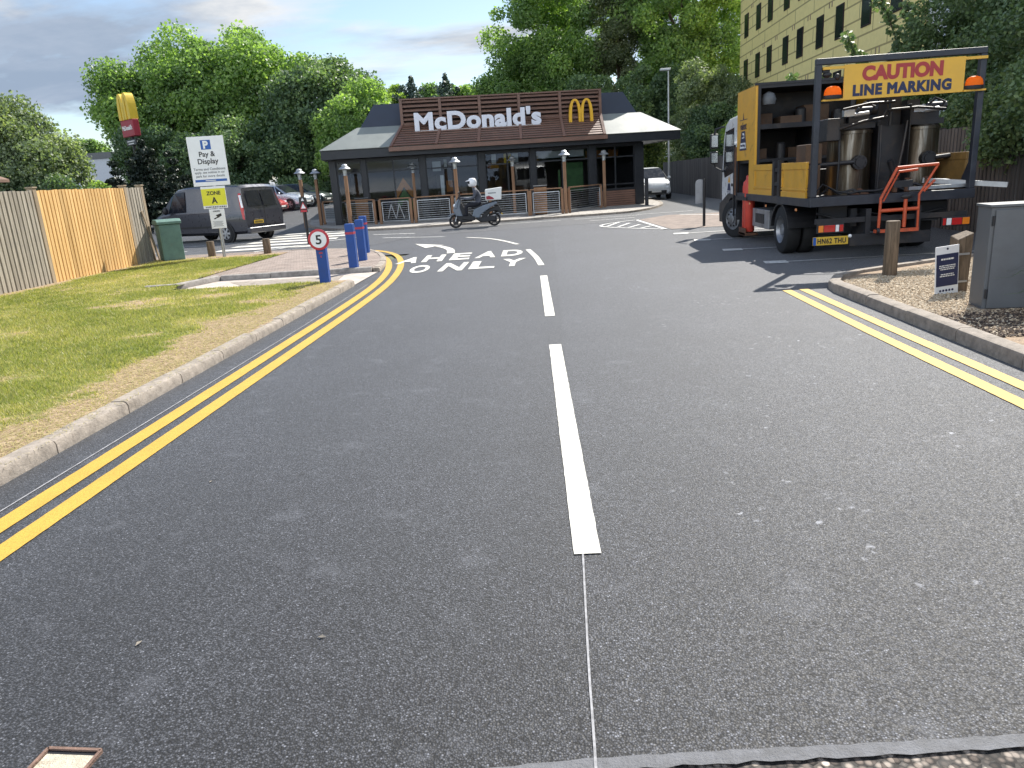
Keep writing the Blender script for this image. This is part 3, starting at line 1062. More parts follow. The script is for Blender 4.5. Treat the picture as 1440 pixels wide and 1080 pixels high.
M['grass'] = leaf_mat('grass_blades', [(0.0, (0.10, 0.14, 0.034)), (0.3, (0.19, 0.22, 0.062)), (0.52, (0.31, 0.30, 0.11)), (0.75, (0.45, 0.39, 0.19)), (1.0, (0.56, 0.46, 0.28))], 0.35, 1.5)
# dry straw and clippings lying on the bare ground, some strewn over the kerb stones
N2 = 70000
x2, y2 = -3.40 - 1.9 * rng.random(N2) ** 1.4, 1.8 + 10.6 * rng.random(N2) ** 1.3
s2 = soil_amount(x2, y2)
k2 = (rng.random(N2) < np.clip(s2 * 1.1, 0.05, 1)) & ((x2 < -3.52) | (rng.random(N2) < 0.10))
x2, y2 = x2[k2], y2[k2]
n2_ = len(x2)
a2 = rng.random(n2_) * 6.283
l2 = 0.012 + 0.03 * rng.random(n2_)
w2 = (0.0014 + 0.0014 * rng.random(n2_)) * (1 + 0.08 * y2)
d2_ = np.stack([np.cos(a2) * l2, np.sin(a2) * l2, 0.008 * rng.random(n2_)], 1)
p2 = np.stack([-np.sin(a2) * w2, np.cos(a2) * w2, np.zeros(n2_)], 1)
b2 = np.stack([x2, y2, np.where(x2 < -3.52, 0.094 + 0.010 * (fbm(x2 * 4, y2 * 4, 6) - 0.3), 0.1015)], 1)
t2 = np.clip(0.72 + 0.5 * (rng.random(n2_) - 0.5), 0, 1)
allv = np.concatenate([np.stack([b - wv, b + wv, tip], 1), np.stack([b2 - p2, b2 + p2, b2 + d2_], 1)])
go = raw_mesh('grass', allv, 3, M['grass'], None, np.concatenate([tn, t2]))
tag(go, 'short patchy lawn of green and dry grass on the verge', None, None, 'stuff')

# dropped concrete strip and block footpath on the corner
sheet('concrete_strip', [(-3.40, 12.6), (-3.40, 14.42), (-6.9, 14.4), (-6.72, 12.62)], 0.012, 'slab')
fp = [(-3.48, 14.5)] + [(p[0] - 0.1, p[1] - 0.05) for p in curve_l[1:]] + [(-30, 19.7), (-9.5, 19.5), (-7.9, 19.2), (-7.2, 14.5)]
fp_o = sheet('footpath', fp, 0.078, 'block')
sheet('footpath_edging', [(-30, 19.65), (-30, 21.7), (-14, 21.0), (-8.2, 20.45), (-8.4, 19.75)], 0.083, 'block_red', fp_o)
sheet('pale_patch', [(-3.9, 13.3), (-4.0, 14.1), (-6.2, 14.0), (-5.6, 13.2)], 0.016, 'kerb')

# gravel bed on the right
bed = [(3.57, -2), (3.57, 9.22), (3.62, 9.5), (3.80, 9.92), (4.2, 10.28), (5.65, 11.02), (8.42, 12.3), (8.42, -2)]
M['bed_soil'] = pm('bed_soil', (0.30, 0.22, 0.15), 0.95, var=0.45, scale=30, bump=0.8)
sheet('planting_bed', bed, 0.075, 'bed_soil')
N = 60000
px_, py_ = 3.58 + 3.2 * rng.random(N) ** 1.2, 6.2 + 5.0 * rng.random(N)
ok = (py_ < 9.60 + (px_ - 3.6) * 0.6) & ~((py_ > 9.3) & (px_ < 3.62 + (py_ - 9.3) * 0.3))
ok &= ~((px_ > 4.15) & (px_ < 5.2) & (py_ > 7.32) & (py_ < 7.68))
px_, py_ = px_[ok], py_[ok]
n = len(px_)
r_ = 0.006 + 0.010 * rng.random(n) ** 2
octv = np.array([(1, 0, 0), (0, 1, 0), (-1, 0, 0), (0, -1, 0), (0, 0, 1), (0, 0, -1)], float)
octf = np.array([(0, 1, 4), (1, 2, 4), (2, 3, 4), (3, 0, 4), (1, 0, 5), (2, 1, 5), (3, 2, 5), (0, 3, 5)])
sc3 = np.stack([1 + 0.5 * rng.random(n), 0.8 + 0.4 * rng.random(n), 0.45 + 0.4 * rng.random(n)], 1) * r_[:, None]
a = rng.random(n) * 6.283
ca, sa = np.cos(a), np.sin(a)
pv = octv[None] * sc3[:, None, :] + (rng.random((n, 6, 3)) - 0.5) * r_[:, None, None] * 0.5
pv = np.stack([pv[..., 0] * ca[:, None] - pv[..., 1] * sa[:, None], pv[..., 0] * sa[:, None] + pv[..., 1] * ca[:, None], pv[..., 2]], -1)
pv += np.stack([px_, py_, 0.078 + r_ * 0.4], 1)[:, None, :]
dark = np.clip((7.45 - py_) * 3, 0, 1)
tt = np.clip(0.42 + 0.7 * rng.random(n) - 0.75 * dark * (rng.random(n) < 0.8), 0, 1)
gm = NT('gravel_stones')
at_ = gm.n('ShaderNodeAttribute', attribute_name='tint')
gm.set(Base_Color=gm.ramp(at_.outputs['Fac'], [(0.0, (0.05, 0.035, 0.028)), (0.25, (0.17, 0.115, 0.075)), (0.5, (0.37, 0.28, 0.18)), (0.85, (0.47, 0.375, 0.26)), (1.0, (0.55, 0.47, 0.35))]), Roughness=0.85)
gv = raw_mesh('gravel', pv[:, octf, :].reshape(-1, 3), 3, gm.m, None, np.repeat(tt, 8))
tag(gv, 'loose tan gravel and bark mulch covering the planting bed', None, None, 'stuff')

# ------------------------------------------------------------------ foliage


def unit(v):
    return v / np.maximum(1e-9, np.linalg.norm(v, axis=-1, keepdims=True))


def leaf_cloud(cent, rad, per, size, rs, up=0.25, fill=0.45, flat=1.0, power=2.0):
    """leaf-shaped quads scattered through a set of clumps. returns (n*4,3), tint(n)"""
    cent, rad = np.asarray(cent, float), np.asarray(rad, float)
    w = rad ** power
    k = rs.choice(len(cent), size=per, p=w / w.sum())
    d = unit(rs.normal(size=(per, 3)))
    rr = rad[k] * (fill + (1 - fill) * rs.random(per) ** 0.6) * (0.8 + 0.45 * rs.random(per))
    pos = cent[k] + d * rr[:, None] * np.array([1, 1, 0.82 * flat])
    nrm = unit(d * 0.55 + rs.normal(size=(per, 3)) * 0.75 + np.array([0, 0, up]))
    t = unit(np.cross(nrm, rs.normal(size=(per, 3))))
    bb = np.cross(nrm, t)
    L = size * (0.65 + 0.8 * rs.random(per))[:, None]
    W = L * (0.30 + 0.16 * rs.random(per))[:, None]
    quad = np.stack([pos - t * L * 0.5, pos + bb * W - t * L * 0.05, pos + t * L * 0.5, pos - bb * W - t * L * 0.05], 1)
    ct = rs.random(len(cent))
    tint = np.clip(0.5 + 0.35 * (ct[k] - 0.5) + 0.5 * (rs.random(per) - 0.5), 0, 1)
    return quad.reshape(-1, 3), tint


def crown_clumps(rs, c, r, n, cr, hollow=0.35, low=-0.9):
    """n clump centres through an ellipsoid c, r with clump radius about cr; lumpy outline"""
    out, rad = [], []
    lob = unit(rs.normal(size=(9, 3)))
    la = 0.75 + 0.35 * rs.random(9)
    while len(out) < n:
        d = unit(rs.normal(size=3))
        if d[2] < low:
            continue
        m = np.max(la * np.clip(lob @ d, 0, 1) ** 2)
        rr = (hollow + (1 - hollow) * rs.random() ** 0.5) * (0.72 + 0.36 * m)
        out.append(np.array(c) + d * rr * np.array(r))
        rad.append(cr * (0.6 + 0.8 * rs.random()))
    return np.array(out), np.array(rad)


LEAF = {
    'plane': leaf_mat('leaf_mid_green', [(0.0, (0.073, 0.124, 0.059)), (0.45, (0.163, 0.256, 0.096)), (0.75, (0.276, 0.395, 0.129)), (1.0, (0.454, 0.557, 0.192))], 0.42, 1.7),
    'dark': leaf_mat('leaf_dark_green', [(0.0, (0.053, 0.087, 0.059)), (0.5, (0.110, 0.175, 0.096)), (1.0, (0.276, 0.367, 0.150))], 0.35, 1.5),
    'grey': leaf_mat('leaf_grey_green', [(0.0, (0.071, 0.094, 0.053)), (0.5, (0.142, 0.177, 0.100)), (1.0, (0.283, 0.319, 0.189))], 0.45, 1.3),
    'lime': leaf_mat('leaf_lime', [(0.0, (0.112, 0.171, 0.059)), (0.5, (0.223, 0.322, 0.090)), (1.0, (0.425, 0.503, 0.149))], 0.45, 1.6),
    'cedar': leaf_mat('needle_blue_black', [(0.0, (0.012, 0.020, 0.016)), (0.5, (0.024, 0.038, 0.027)), (1.0, (0.05, 0.068, 0.042))], 0.1, 1.0),
    'pine': leaf_mat('needle_green', [(0.0, (0.046, 0.071, 0.068)), (0.5, (0.081, 0.123, 0.105)), (1.0, (0.165, 0.201, 0.156))], 0.15, 1.0),
    'ivy': leaf_mat('leaf_ivy', [(0.0, (0.053, 0.087, 0.053)), (0.5, (0.118, 0.183, 0.086)), (0.85, (0.211, 0.293, 0.129)), (1.0, (0.421, 0.498, 0.215))], 0.25, 1.4),
    'willow': leaf_mat('leaf_pale_green', [(0.0, (0.100, 0.132, 0.083)), (0.5, (0.197, 0.251, 0.149)), (1.0, (0.401, 0.453, 0.250))], 0.4, 1.4),
}


def tree(name, label, x, y, z0, h, crowns, leaf, n_leaf, size, seed, group=None, trunk_r=0.28, cr=1.3, nclump=60, cat='tree', limbs=6, trunk_h=None):
    """crowns: list of ((dx,dy,z),(rx,ry,rz), weight)"""
    rs = np.random.default_rng(seed)
    t = thing(name, label, cat, (x, y, z0), 0, group)
    C, Rd = [], []
    for c, r, w in crowns:
        a, b_ = crown_clumps(rs, c, r, max(4, int(nclump * w)), cr)
        C.append(a)
        Rd.append(b_)
    C, Rd = np.concatenate(C), np.concatenate(Rd)
    co, ti = leaf_cloud(C, Rd, int(n_leaf * 1.55), size * 0.80, rs)
    raw_mesh('crown', co, 4, LEAF[leaf], t, ti)
    m = MB()
    th = trunk_h or crowns[0][0][2]
    top = (crowns[0][0][0] * 0.6, crowns[0][0][1] * 0.6, th)
    m.tube([(0, 0, -0.2), (0.02, 0, 0.25), (top[0] * 0.25, top[1] * 0.3, th * 0.4), (top[0] * 0.7, top[1] * 0.6, th * 0.75), top],
           [trunk_r * 1.35, trunk_r, trunk_r * 0.85, trunk_r * 0.6, trunk_r * 0.25], 9)
    pick = rs.choice(len(C), min(limbs, len(C)), replace=False)
    for k in pick:
        e = C[k]
        s0 = np.array([top[0] * 0.5, top[1] * 0.5, th * (0.35 + 0.45 * rs.random())])
        mid = s0 * 0.5 + e * 0.5 + np.array([0, 0, 0.25 * rs.random()])
        m.tube([tuple(s0), tuple(mid), tuple(e)], [trunk_r * 0.42, trunk_r * 0.26, trunk_r * 0.09], 6)
    m.build('trunk', M['bark'], t, 60)
    return t


def conifer(name, label, x, y, z0, h, r, leaf, n_leaf, size, seed, group=None, cat='tree', tiers=11, droop=0.25, prof=0.85):
    rs = np.random.default_rng(seed)
    t = thing(name, label, cat, (x, y, z0), 0, group)
    C, Rd = [], []
    for i in range(tiers):
        f = i / (tiers - 1)
        zz = h * (0.14 + 0.84 * f)
        rr = r * (1 - f) ** prof + 0.06
        nb = max(2, int(9 * (1 - f) + 2))
        for k in range(nb):
            a = 6.283 * (k + rs.random() * 0.7) / nb
            L = rr * (0.7 + 0.45 * rs.random())
            for q in np.linspace(0.25, 1, max(2, int(4 * (1 - f)) + 1)):
                C.append((math.cos(a) * L * q, math.sin(a) * L * q, zz - droop * L * q * q))
                Rd.append(0.045 * r + 0.17 * rr * (1 - 0.5 * q))
    for zz in np.linspace(h * 0.8, h * 1.0, 7):
        C.append((0, 0, zz))
        Rd.append(0.05 * r + 0.2 * (h - zz) / h * r)
    co, ti = leaf_cloud(np.array(C), np.array(Rd), n_leaf, size, rs, up=0.1, flat=0.7, power=1.2)
    raw_mesh('crown', co, 4, LEAF[leaf], t, ti)
    m = MB()
    m.tube([(0, 0, -0.2), (0, 0, h * 0.5), (0, 0, h * 0.97)], [0.035 * h * 0.5, 0.02 * h * 0.5, 0.01], 8)
    m.build('trunk', M['bark'], t, 60)
    return t


TG = 'big trees behind the restaurant car park'
# row of broadleaf trees beyond the car park, left
tree('broadleaf_tree', 'tall bright green tree with open crown standing behind the pole sign', -31.36, 65.28, 0.62, 16.64,
     [((0.20, 0.00, 9.40), (5.60, 4.61, 5.20), 1.0), ((-3.30, -0.64, 8.40), (2.56, 2.56, 2.56), 0.25), ((1.02, 0.00, 5.89), (6.14, 4.61, 3.71), 0.6)], 'plane', 50000, 0.32, 11, TG, 0.36, 1.44, 62, limbs=9)
tree('broadleaf_tree', 'tallest round-topped green tree of the row behind the grey van', -25.47, 67.84, 0.62, 16.64,
     [((0.00, 0.00, 9.75), (6.10, 4.86, 5.00), 1.0), ((0.00, 0.00, 5.63), (6.66, 4.61, 3.84), 0.7)], 'plane', 50000, 0.32, 12, TG, 0.40, 1.50, 62, limbs=9)
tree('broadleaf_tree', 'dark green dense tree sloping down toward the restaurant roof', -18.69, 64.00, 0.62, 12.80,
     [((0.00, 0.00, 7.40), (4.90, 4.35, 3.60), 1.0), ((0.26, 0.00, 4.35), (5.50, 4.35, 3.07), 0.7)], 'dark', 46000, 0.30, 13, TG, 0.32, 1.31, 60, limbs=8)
tree('broadleaf_tree', 'smaller sunlit tree just beyond the corner of the navy roof', -14.08, 60.16, 0.50, 10.24,
     [((-0.38, 0.00, 5.70), (2.90, 3.07, 2.80), 1.0), ((0.00, 0.00, 3.58), (3.33, 3.07, 2.56), 0.6)], 'plane', 26000, 0.26, 14, TG, 0.22, 1.00, 46)
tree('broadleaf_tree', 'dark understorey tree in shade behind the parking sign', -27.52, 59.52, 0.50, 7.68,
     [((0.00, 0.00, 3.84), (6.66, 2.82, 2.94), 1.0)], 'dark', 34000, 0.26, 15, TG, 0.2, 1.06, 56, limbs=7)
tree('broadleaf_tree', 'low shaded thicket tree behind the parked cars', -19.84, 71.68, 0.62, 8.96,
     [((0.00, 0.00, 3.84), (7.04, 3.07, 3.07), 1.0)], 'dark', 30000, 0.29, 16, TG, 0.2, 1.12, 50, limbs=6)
conifer('cedar_tree', 'blue-black cedar with spreading branches below the pole sign', -21.9, 41.2, 0.05, 4.75, 3.1, 'cedar', 50000, 0.15, 21, None, droop=0.08, tiers=10, prof=0.45)
# trees beyond the board fence, far left
tree('broadleaf_tree', 'pale feathery tree rising behind the wooden board fence', -25.7, 34, 0, 7,
     [((0, 0, 4.3), (2.9, 2.6, 2.45), 1.0), ((2.4, 0, 3.0), (2.4, 2.2, 1.7), 0.5), ((-2.6, 0, 3.3), (2.6, 2.2, 2.0), 0.5)], 'willow', 60000, 0.17, 22, None, 0.2, 0.72, 80, limbs=8)
tree('shrub', 'low dark shrub between the feathery tree and the fence', -21.2, 33, 0, 3,
     [((0, 0, 1.9), (2.6, 1.6, 1.2), 1.0)], 'dark', 14000, 0.15, 23, None, 0.1, 0.5, 30, cat='bush')
tree('shrub', 'yellow-green bush below the grey warehouse', -26.8, 45.5, 0.0, 3,
     [((0, 0, 1.9), (1.6, 1.2, 1.1), 1.0)], 'lime', 9000, 0.15, 24, None, 0.08, 0.45, 22, cat='bush')
tree('broadleaf_tree', 'distant tree beside the warehouse gable', -50.5, 83, 0.3, 7,
     [((0, 0, 6.2), (1.9, 1.8, 2.0), 1.0)], 'plane', 14000, 0.3, 25, None, 0.2, 0.9, 30)
# distant line between the two groups
for i, (x, y, h, w, lab, lf) in enumerate(((-18.8, 92, 12.9, 3.6, 'light green distant tree at the start of the skyline gap', 'lime'), (-12.9, 95, 13.0, 3.0, 'rounded distant tree between the two pointed firs', 'plane'), (-7.9, 92, 12.2, 2.6, 'distant low tree beside the tall trees behind the restaurant', 'plane'))):
    tree('broadleaf_tree', lab, x, y, 0, h, [((0, 0, h * 0.66), (w, 2.5, h * 0.34), 1.0)], lf, 20000, 0.34, 30 + i, 'distant skyline trees', 0.25, 0.9, 44)
conifer('fir_tree', 'pointed dark fir on the skyline, nearer the green tree row', -15.0, 90, 0, 13.4, 5.4, 'pine', 44000, 0.30, 35, 'skyline firs', tiers=30, prof=0.5)
conifer('fir_tree', 'pointed dark fir on the skyline, above the brown louvres', -11.1, 90, 0, 13.4, 5.8, 'pine', 48000, 0.30, 36, 'skyline firs', tiers=30, prof=0.5)
# tall trees behind the restaurant, right
TR = 'tall trees behind the restaurant'
tree('broadleaf_tree', 'very tall tree with arching edge above the white lettering', 1.28, 80.64, 0, 25.60,
     [((0.00, 0.00, 15.60), (5.89, 5.12, 7.94), 1.0), ((-1.54, 0.00, 9.84), (5.63, 4.48, 4.61), 0.7), ((-5.89, -1.28, 9.33), (2.56, 2.56, 2.18), 0.25)], 'plane', 64000, 0.30, 41, TR, 0.45, 1.3, 78, limbs=10)
tree('birch_tree', 'grey-green wispy tree between two tall green ones', 7.68, 78.08, 0, 24.32,
     [((0.00, 0.00, 15.98), (2.94, 2.82, 6.40), 1.0), ((0.00, 0.00, 9.33), (3.07, 2.56, 3.84), 0.4)], 'grey', 26000, 0.24, 42, TR, 0.25, 0.9, 50, limbs=9)
tree('broadleaf_tree', 'very tall tree beside the yellow building', 13.31, 76.80, 0, 26.88,
     [((0.00, 0.00, 16.88), (6.66, 5.12, 8.32), 1.0), ((0.77, 0.00, 10.61), (6.14, 4.48, 5.12), 0.8)], 'plane', 64000, 0.30, 43, TR, 0.45, 1.3, 80, limbs=10)
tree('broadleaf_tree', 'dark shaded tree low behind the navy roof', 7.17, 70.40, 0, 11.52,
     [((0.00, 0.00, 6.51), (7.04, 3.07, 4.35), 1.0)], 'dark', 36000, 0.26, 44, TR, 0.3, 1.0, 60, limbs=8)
tree('broadleaf_tree', 'light bushy tree around the tall street lamp', 12.54, 60.80, 0, 10.24,
     [((0.00, 0.00, 5.87), (2.94, 2.43, 3.33), 1.0), ((0.77, 0.00, 3.31), (3.33, 2.30, 2.30), 0.5)], 'willow', 34000, 0.20, 45, None, 0.2, 0.72, 60, limbs=8)
tree('broadleaf_tree', 'dark tree filling the gap behind the lorry cab', 13.06, 57.60, 0, 6.40,
     [((0.00, 0.00, 3.57), (2.43, 2.05, 2.82), 1.0)], 'dark', 26000, 0.2, 46, None, 0.2, 0.8, 46, limbs=6)
tree('shrub', 'small lime green bush just above the lorry cab roof', 9.7, 36.5, 0, 5,
     [((0, 0, 3.1), (1.05, 1.0, 1.3), 1.0)], 'lime', 11000, 0.16, 47, None, 0.1, 0.5, 26, cat='bush')
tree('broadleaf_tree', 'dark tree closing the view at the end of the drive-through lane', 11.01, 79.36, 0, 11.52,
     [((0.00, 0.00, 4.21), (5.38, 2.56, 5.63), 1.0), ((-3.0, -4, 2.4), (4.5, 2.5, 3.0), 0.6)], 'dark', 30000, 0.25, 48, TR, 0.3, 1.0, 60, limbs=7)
# ivy over the timber fence on the right
tree('ivy_tree', 'big ivy-covered tree hanging over the grey fence behind the lorry', 11.7, 19.5, 0, 6,
     [((0, 0, 3.9), (2.4, 3.2, 2.1), 1.0), ((-1.0, -2.0, 2.9), (1.5, 2.6, 1.4), 0.6), ((1.0, 0.5, 5.0), (2.2, 2.4, 1.3), 0.4), ((-2.2, -3.5, 2.1), (0.8, 3.0, 0.75), 0.45)], 'ivy', 110000, 0.105, 51, None, 0.25, 0.6, 100, limbs=10)
tree('ivy_tree', 'nearer ivy mass spilling over the fence top past the gantry', 10.6, 14.0, 0, 5,
     [((0, 0, 3.3), (2.0, 2.8, 1.6), 1.0), ((-0.9, 0.6, 2.6), (1.3, 2.2, 0.9), 0.5), ((-1.9, -0.5, 2.05), (0.7, 2.6, 0.6), 0.4)], 'ivy', 90000, 0.095, 52, None, 0.2, 0.5, 80, limbs=8)
tree('ivy_tree', 'ivy-covered tree in front of the glazed end of the yellow building', 13.9, 23.5, 0, 7,
     [((0, 0, 4.1), (1.6, 2.2, 2.4), 1.0), ((0.6, 0, 6.0), (1.2, 1.2, 1.0), 0.2)], 'ivy', 60000, 0.12, 53, None, 0.22, 0.65, 70, limbs=8)


def shoots(name, label, x, y, z, specs, leaf, seed):
    """long leafy shoots: specs list of path points"""
    rs = np.random.default_rng(seed)
    t = thing(name, label, 'climbing plant', (x, y, z))
    C, Rd = [], []
    m = MB()
    for path in specs:
        P_ = resample([np.array(p, float) for p in path], 0.12)
        m.tube([tuple(p) for p in P_], [0.018] * len(P_), 5)
        for i, p in enumerate(P_):
            C.append(p + rs.normal(size=3) * 0.05)
            Rd.append(0.10 + 0.12 * rs.random())
    m.build('stem', M['bark'], t, 60)
    co, ti = leaf_cloud(np.array(C), np.array(Rd), len(C) * 26, 0.12, rs)
    raw_mesh('foliage', co, 4, LEAF[leaf], t, ti)
    return t


shoots('climber', 'long ivy shoots reaching up across the yellow facade', 9.6, 22, 0,
       [[(0.5, 0, 2), (0.2, 0, 3.6), (-0.15, 0, 4.6), (-0.6, 0, 5.6), (-1.1, 0, 6.3)], [(0.5, 0, 2), (0.3, 0, 3.8), (0.25, 0, 4.8), (0.1, 0, 5.4)],
        [(0.2, 0, 2), (-0.6, 0, 3.4), (-1.1, 0, 4.1), (-1.4, 0, 4.7)], [(0.6, 0, 2.2), (0.5, 0, 3.9), (0.55, 0, 4.7)]], 'ivy', 61)
shoots('climber', 'short leafy sprigs poking up above the lorry box', 8.5, 24, 0,
       [[(-0.5, 0, 2), (-0.9, 0, 3.2), (-1.0, 0, 3.9)], [(0, 0, 2), (-0.2, 0, 3.3), (-0.1, 0, 3.9)], [(-1.2, 0, 2), (-1.7, 0, 3.1), (-1.6, 0, 3.5)], [(0.6, 0, 2), (0.8, 0, 3.6)]], 'ivy', 62)
# dry twigs and strap-leaved plant by the cabinet
tw = thing('dry_twigs', 'bare dry twigs sticking out above the grey cabinet', 'plant', (5.9, 8.2, 0.08))
m = MB()
rs = np.random.default_rng(5)
for e in ((-0.85, -0.2, 1.65), (-0.7, 0.1, 1.35), (-0.95, 0.0, 1.25), (-0.6, -0.3, 1.5), (-0.5, 0.2, 1.85), (-1.05, -0.1, 1.45)):
    m.tube([(0, 0, 0), (e[0] * 0.3, e[1] * 0.3, e[2] * 0.62), (e[0] * 0.7, e[1] * 0.7, e[2] * 0.86), e], [0.014, 0.010, 0.007, 0.003], 5)
    m.tube([(e[0] * 0.6, e[1] * 0.6, e[2] * 0.82), (e[0] * 0.8 + 0.05, e[1] + 0.1, e[2] * 1.02)], [0.006, 0.002], 5)
m.build('twig', M['fence_post'], tw, 60)
yp = thing('strap_leaf_plant', 'spiky plant with arching strap leaves beside the grey cabinet', 'plant', (4.95, 6.75, 0.08))
m = MB()
tint = []
for k in range(46):
    a = 6.283 * rs.random()
    L = 0.45 + 0.5 * rs.random()
    w0 = 0.012 + 0.014 * rs.random()
    hgt_ = 0.25 + 0.5 * rs.random()
    side = np.array([-math.sin(a), math.cos(a), 0])
    prev = None
    for q in range(7):
        f = q / 6
        p = np.array([math.cos(a) * L * f, math.sin(a) * L * f, hgt_ * math.sin(min(1, f * 1.25) * 2.3) * 0.9 * (1 - 0.25 * f)])
        ww = w0 * (1 - f) ** 0.7 + 0.001
        cur = (tuple(p - side * ww), tuple(p + side * ww))
        if prev:
            m.add([prev[0], prev[1], cur[1], cur[0]], [(0, 1, 2, 3)])
        prev = cur
m.build('leaves', pm('strap_leaf', (0.075, 0.105, 0.035), 0.5, var=0.5, scale=3), yp)

# ------------------------------------------------------------------ restaurant
RZ = R(10.695)
RX, RY = -9.6036, 32.4809
rest = thing('restaurant', 'single-storey burger restaurant with brown louvred sign front and grey skirt roof', 'restaurant', (RX, RY, 0.0), RZ)
W = 15.98


def rp(x, y, z=0.0):
    c, s = math.cos(RZ), math.sin(RZ)
    return (RX + x * c - y * s, RY + x * s + y * c, z)


def ring(x0, x1, y0, y1, z):
    return [(x0, y0, z), (x1, y0, z), (x1, y1, z), (x0, y1, z)]


r0, r1, r2, r3 = ring(0, W, 0, 18, 3.22), ring(1.62, 14.5, 1.28, 16.7, 4.15), ring(1.75, 14.36, 1.40, 16.55, 4.17), ring(2.42, 13.82, 1.75, 16.1, 5.14)
sk = MB()
for k in range(4):
    k2 = (k + 1) % 4
    sk.plate(r0[k], r0[k2], r1[k2], r1[k], 0.03)
sk.build('roof_skirt', M['skirt'], rest)
ur = MB()
for k in range(4):
    k2 = (k + 1) % 4
    ur.quad(r2[k], r2[k2], r3[k2], r3[k])
ur.add([(p[0], p[1], 5.0) for p in r3], [(0, 1, 2, 3)])
ur.box(1.66, 14.45, 1.33, 16.62, 4.09, 4.19)
ur.build('upper_roof', M['roof_navy'], rest)
fa = MB()
fa.box(0.03, W - 0.03, 0.03, 0.14, 2.86, 3.20)
fa.box(0.03, 0.14, 0.14, 17.9, 2.86, 3.20)
fa.box(W - 0.14, W - 0.03, 0.14, 17.9, 2.86, 3.20)
fa.box(0.14, W - 0.14, 0.14, 1.05, 2.88, 2.93)
fa.box(0.14, 0.42, 1.05, 17.9, 2.88, 2.93)
fa.box(14.48, W - 0.14, 1.05, 17.9, 2.88, 2.93)
fa.build('fascia', M['frame_dark'], rest)
# louvre screen: sloped lower panels and upright upper panels, five bays
DX = [3.60, 5.30, 7.05, 8.82, 10.68, 12.53]


def lx(i, z):
    """divider x at height z: the outer edges splay a little towards the eave"""
    f = max(0.0, min(1.0, (4.14 - z) / 0.95))
    if i == 0:
        return DX[0] - 0.62 * f
    if i == 5:
        return DX[5] - 0.12 * f
    return DX[i] - (0.5 - 0.1 * i) * f * 0.9


YB, YT, ZB, ZM, ZT = -0.10, 1.02, 3.24, 4.15, 5.18
for i in range(5):
    up = MB()
    n = 6
    for k in range(n):
        z = ZM + 0.08 + (ZT - ZM - 0.10) * k / (n - 1) * 0.97
        up.obox(((DX[i] + DX[i + 1]) / 2, YT + 0.03, z), (DX[i + 1] - DX[i] - 0.13, 0.14, 0.022), Matrix.Rotation(R(32), 3, 'X'))
        up.obox(((DX[i] + DX[i + 1]) / 2, YT - 0.02, z - 0.035), (DX[i + 1] - DX[i] - 0.13, 0.02, 0.075), Matrix.Identity(3))
    up.build('upper_louvre', M['louvre'], rest)
    lo = MB()
    n = 9
    for k in range(n):
        f = (k + 0.35) / n
        y, z = YB + (YT - YB) * f, ZB + (ZM - ZB) * f
        a, b = lx(i, z) + 0.06, lx(i + 1, z) - 0.06
        lo.obox(((a + b) / 2, y, z + 0.02), (b - a, 0.098, 0.03), Matrix.Rotation(R(36), 3, 'X'))
    lo.build('lower_louvre', M['louvre'], rest)
bk = MB()
bk.box(DX[0] + 0.02, DX[5] - 0.02, YT + 0.14, YT + 0.17, ZM - 0.1, ZT - 0.03)
bk.quad((lx(0, ZB) + 0.02, YB + 0.14, ZB - 0.03), (lx(5, ZB) - 0.02, YB + 0.14, ZB - 0.03), (DX[5] - 0.02, YT + 0.13, ZM - 0.05), (DX[0] + 0.02, YT + 0.13, ZM - 0.05))
bk.build('louvre_backing', M['louvre_back'], rest)
dv = MB()
for i in range(6):
    dv.box(DX[i] - 0.06, DX[i] + 0.06, YT - 0.07, YT + 0.12, ZM - 0.02, ZT)
    dv.bar((lx(i, ZB), YB - 0.02, ZB - 0.02), (DX[i], YT - 0.05, ZM), 0.12, 0.10)
dv.box(DX[0] - 0.06, DX[5] + 0.06, YT - 0.075, YT + 0.125, ZT, ZT + 0.06)
dv.build('louvre_frame', M['louvre'], rest)
gt = MB()
gt.box(lx(0, ZB) - 0.10, lx(5, ZB) + 0.10, YB - 0.14, YB + 0.10, ZB - 0.20, ZB - 0.03)
gt.build('gutter', M['louvre'], rest)
# raised lettering
lt = text_mb("McDonald's", 5.62, 0.80, 0.10, 0.042, '-y', spacing=1.05)
shift(lt, (6.93, 0.66, 4.24))
lt.build('sign_lettering', M['letter_white'], rest)
rl = MB()
rl.box(4.12, 9.70, 0.62, 0.72, 3.82, 3.862)
for x in (4.8, 6.2, 7.6, 9.0):
    rl.bar((x, 0.67, 3.82), (x, 0.98, 3.75), 0.04, 0.04)
rl.build('sign_rail', M['poster_white'], rest)


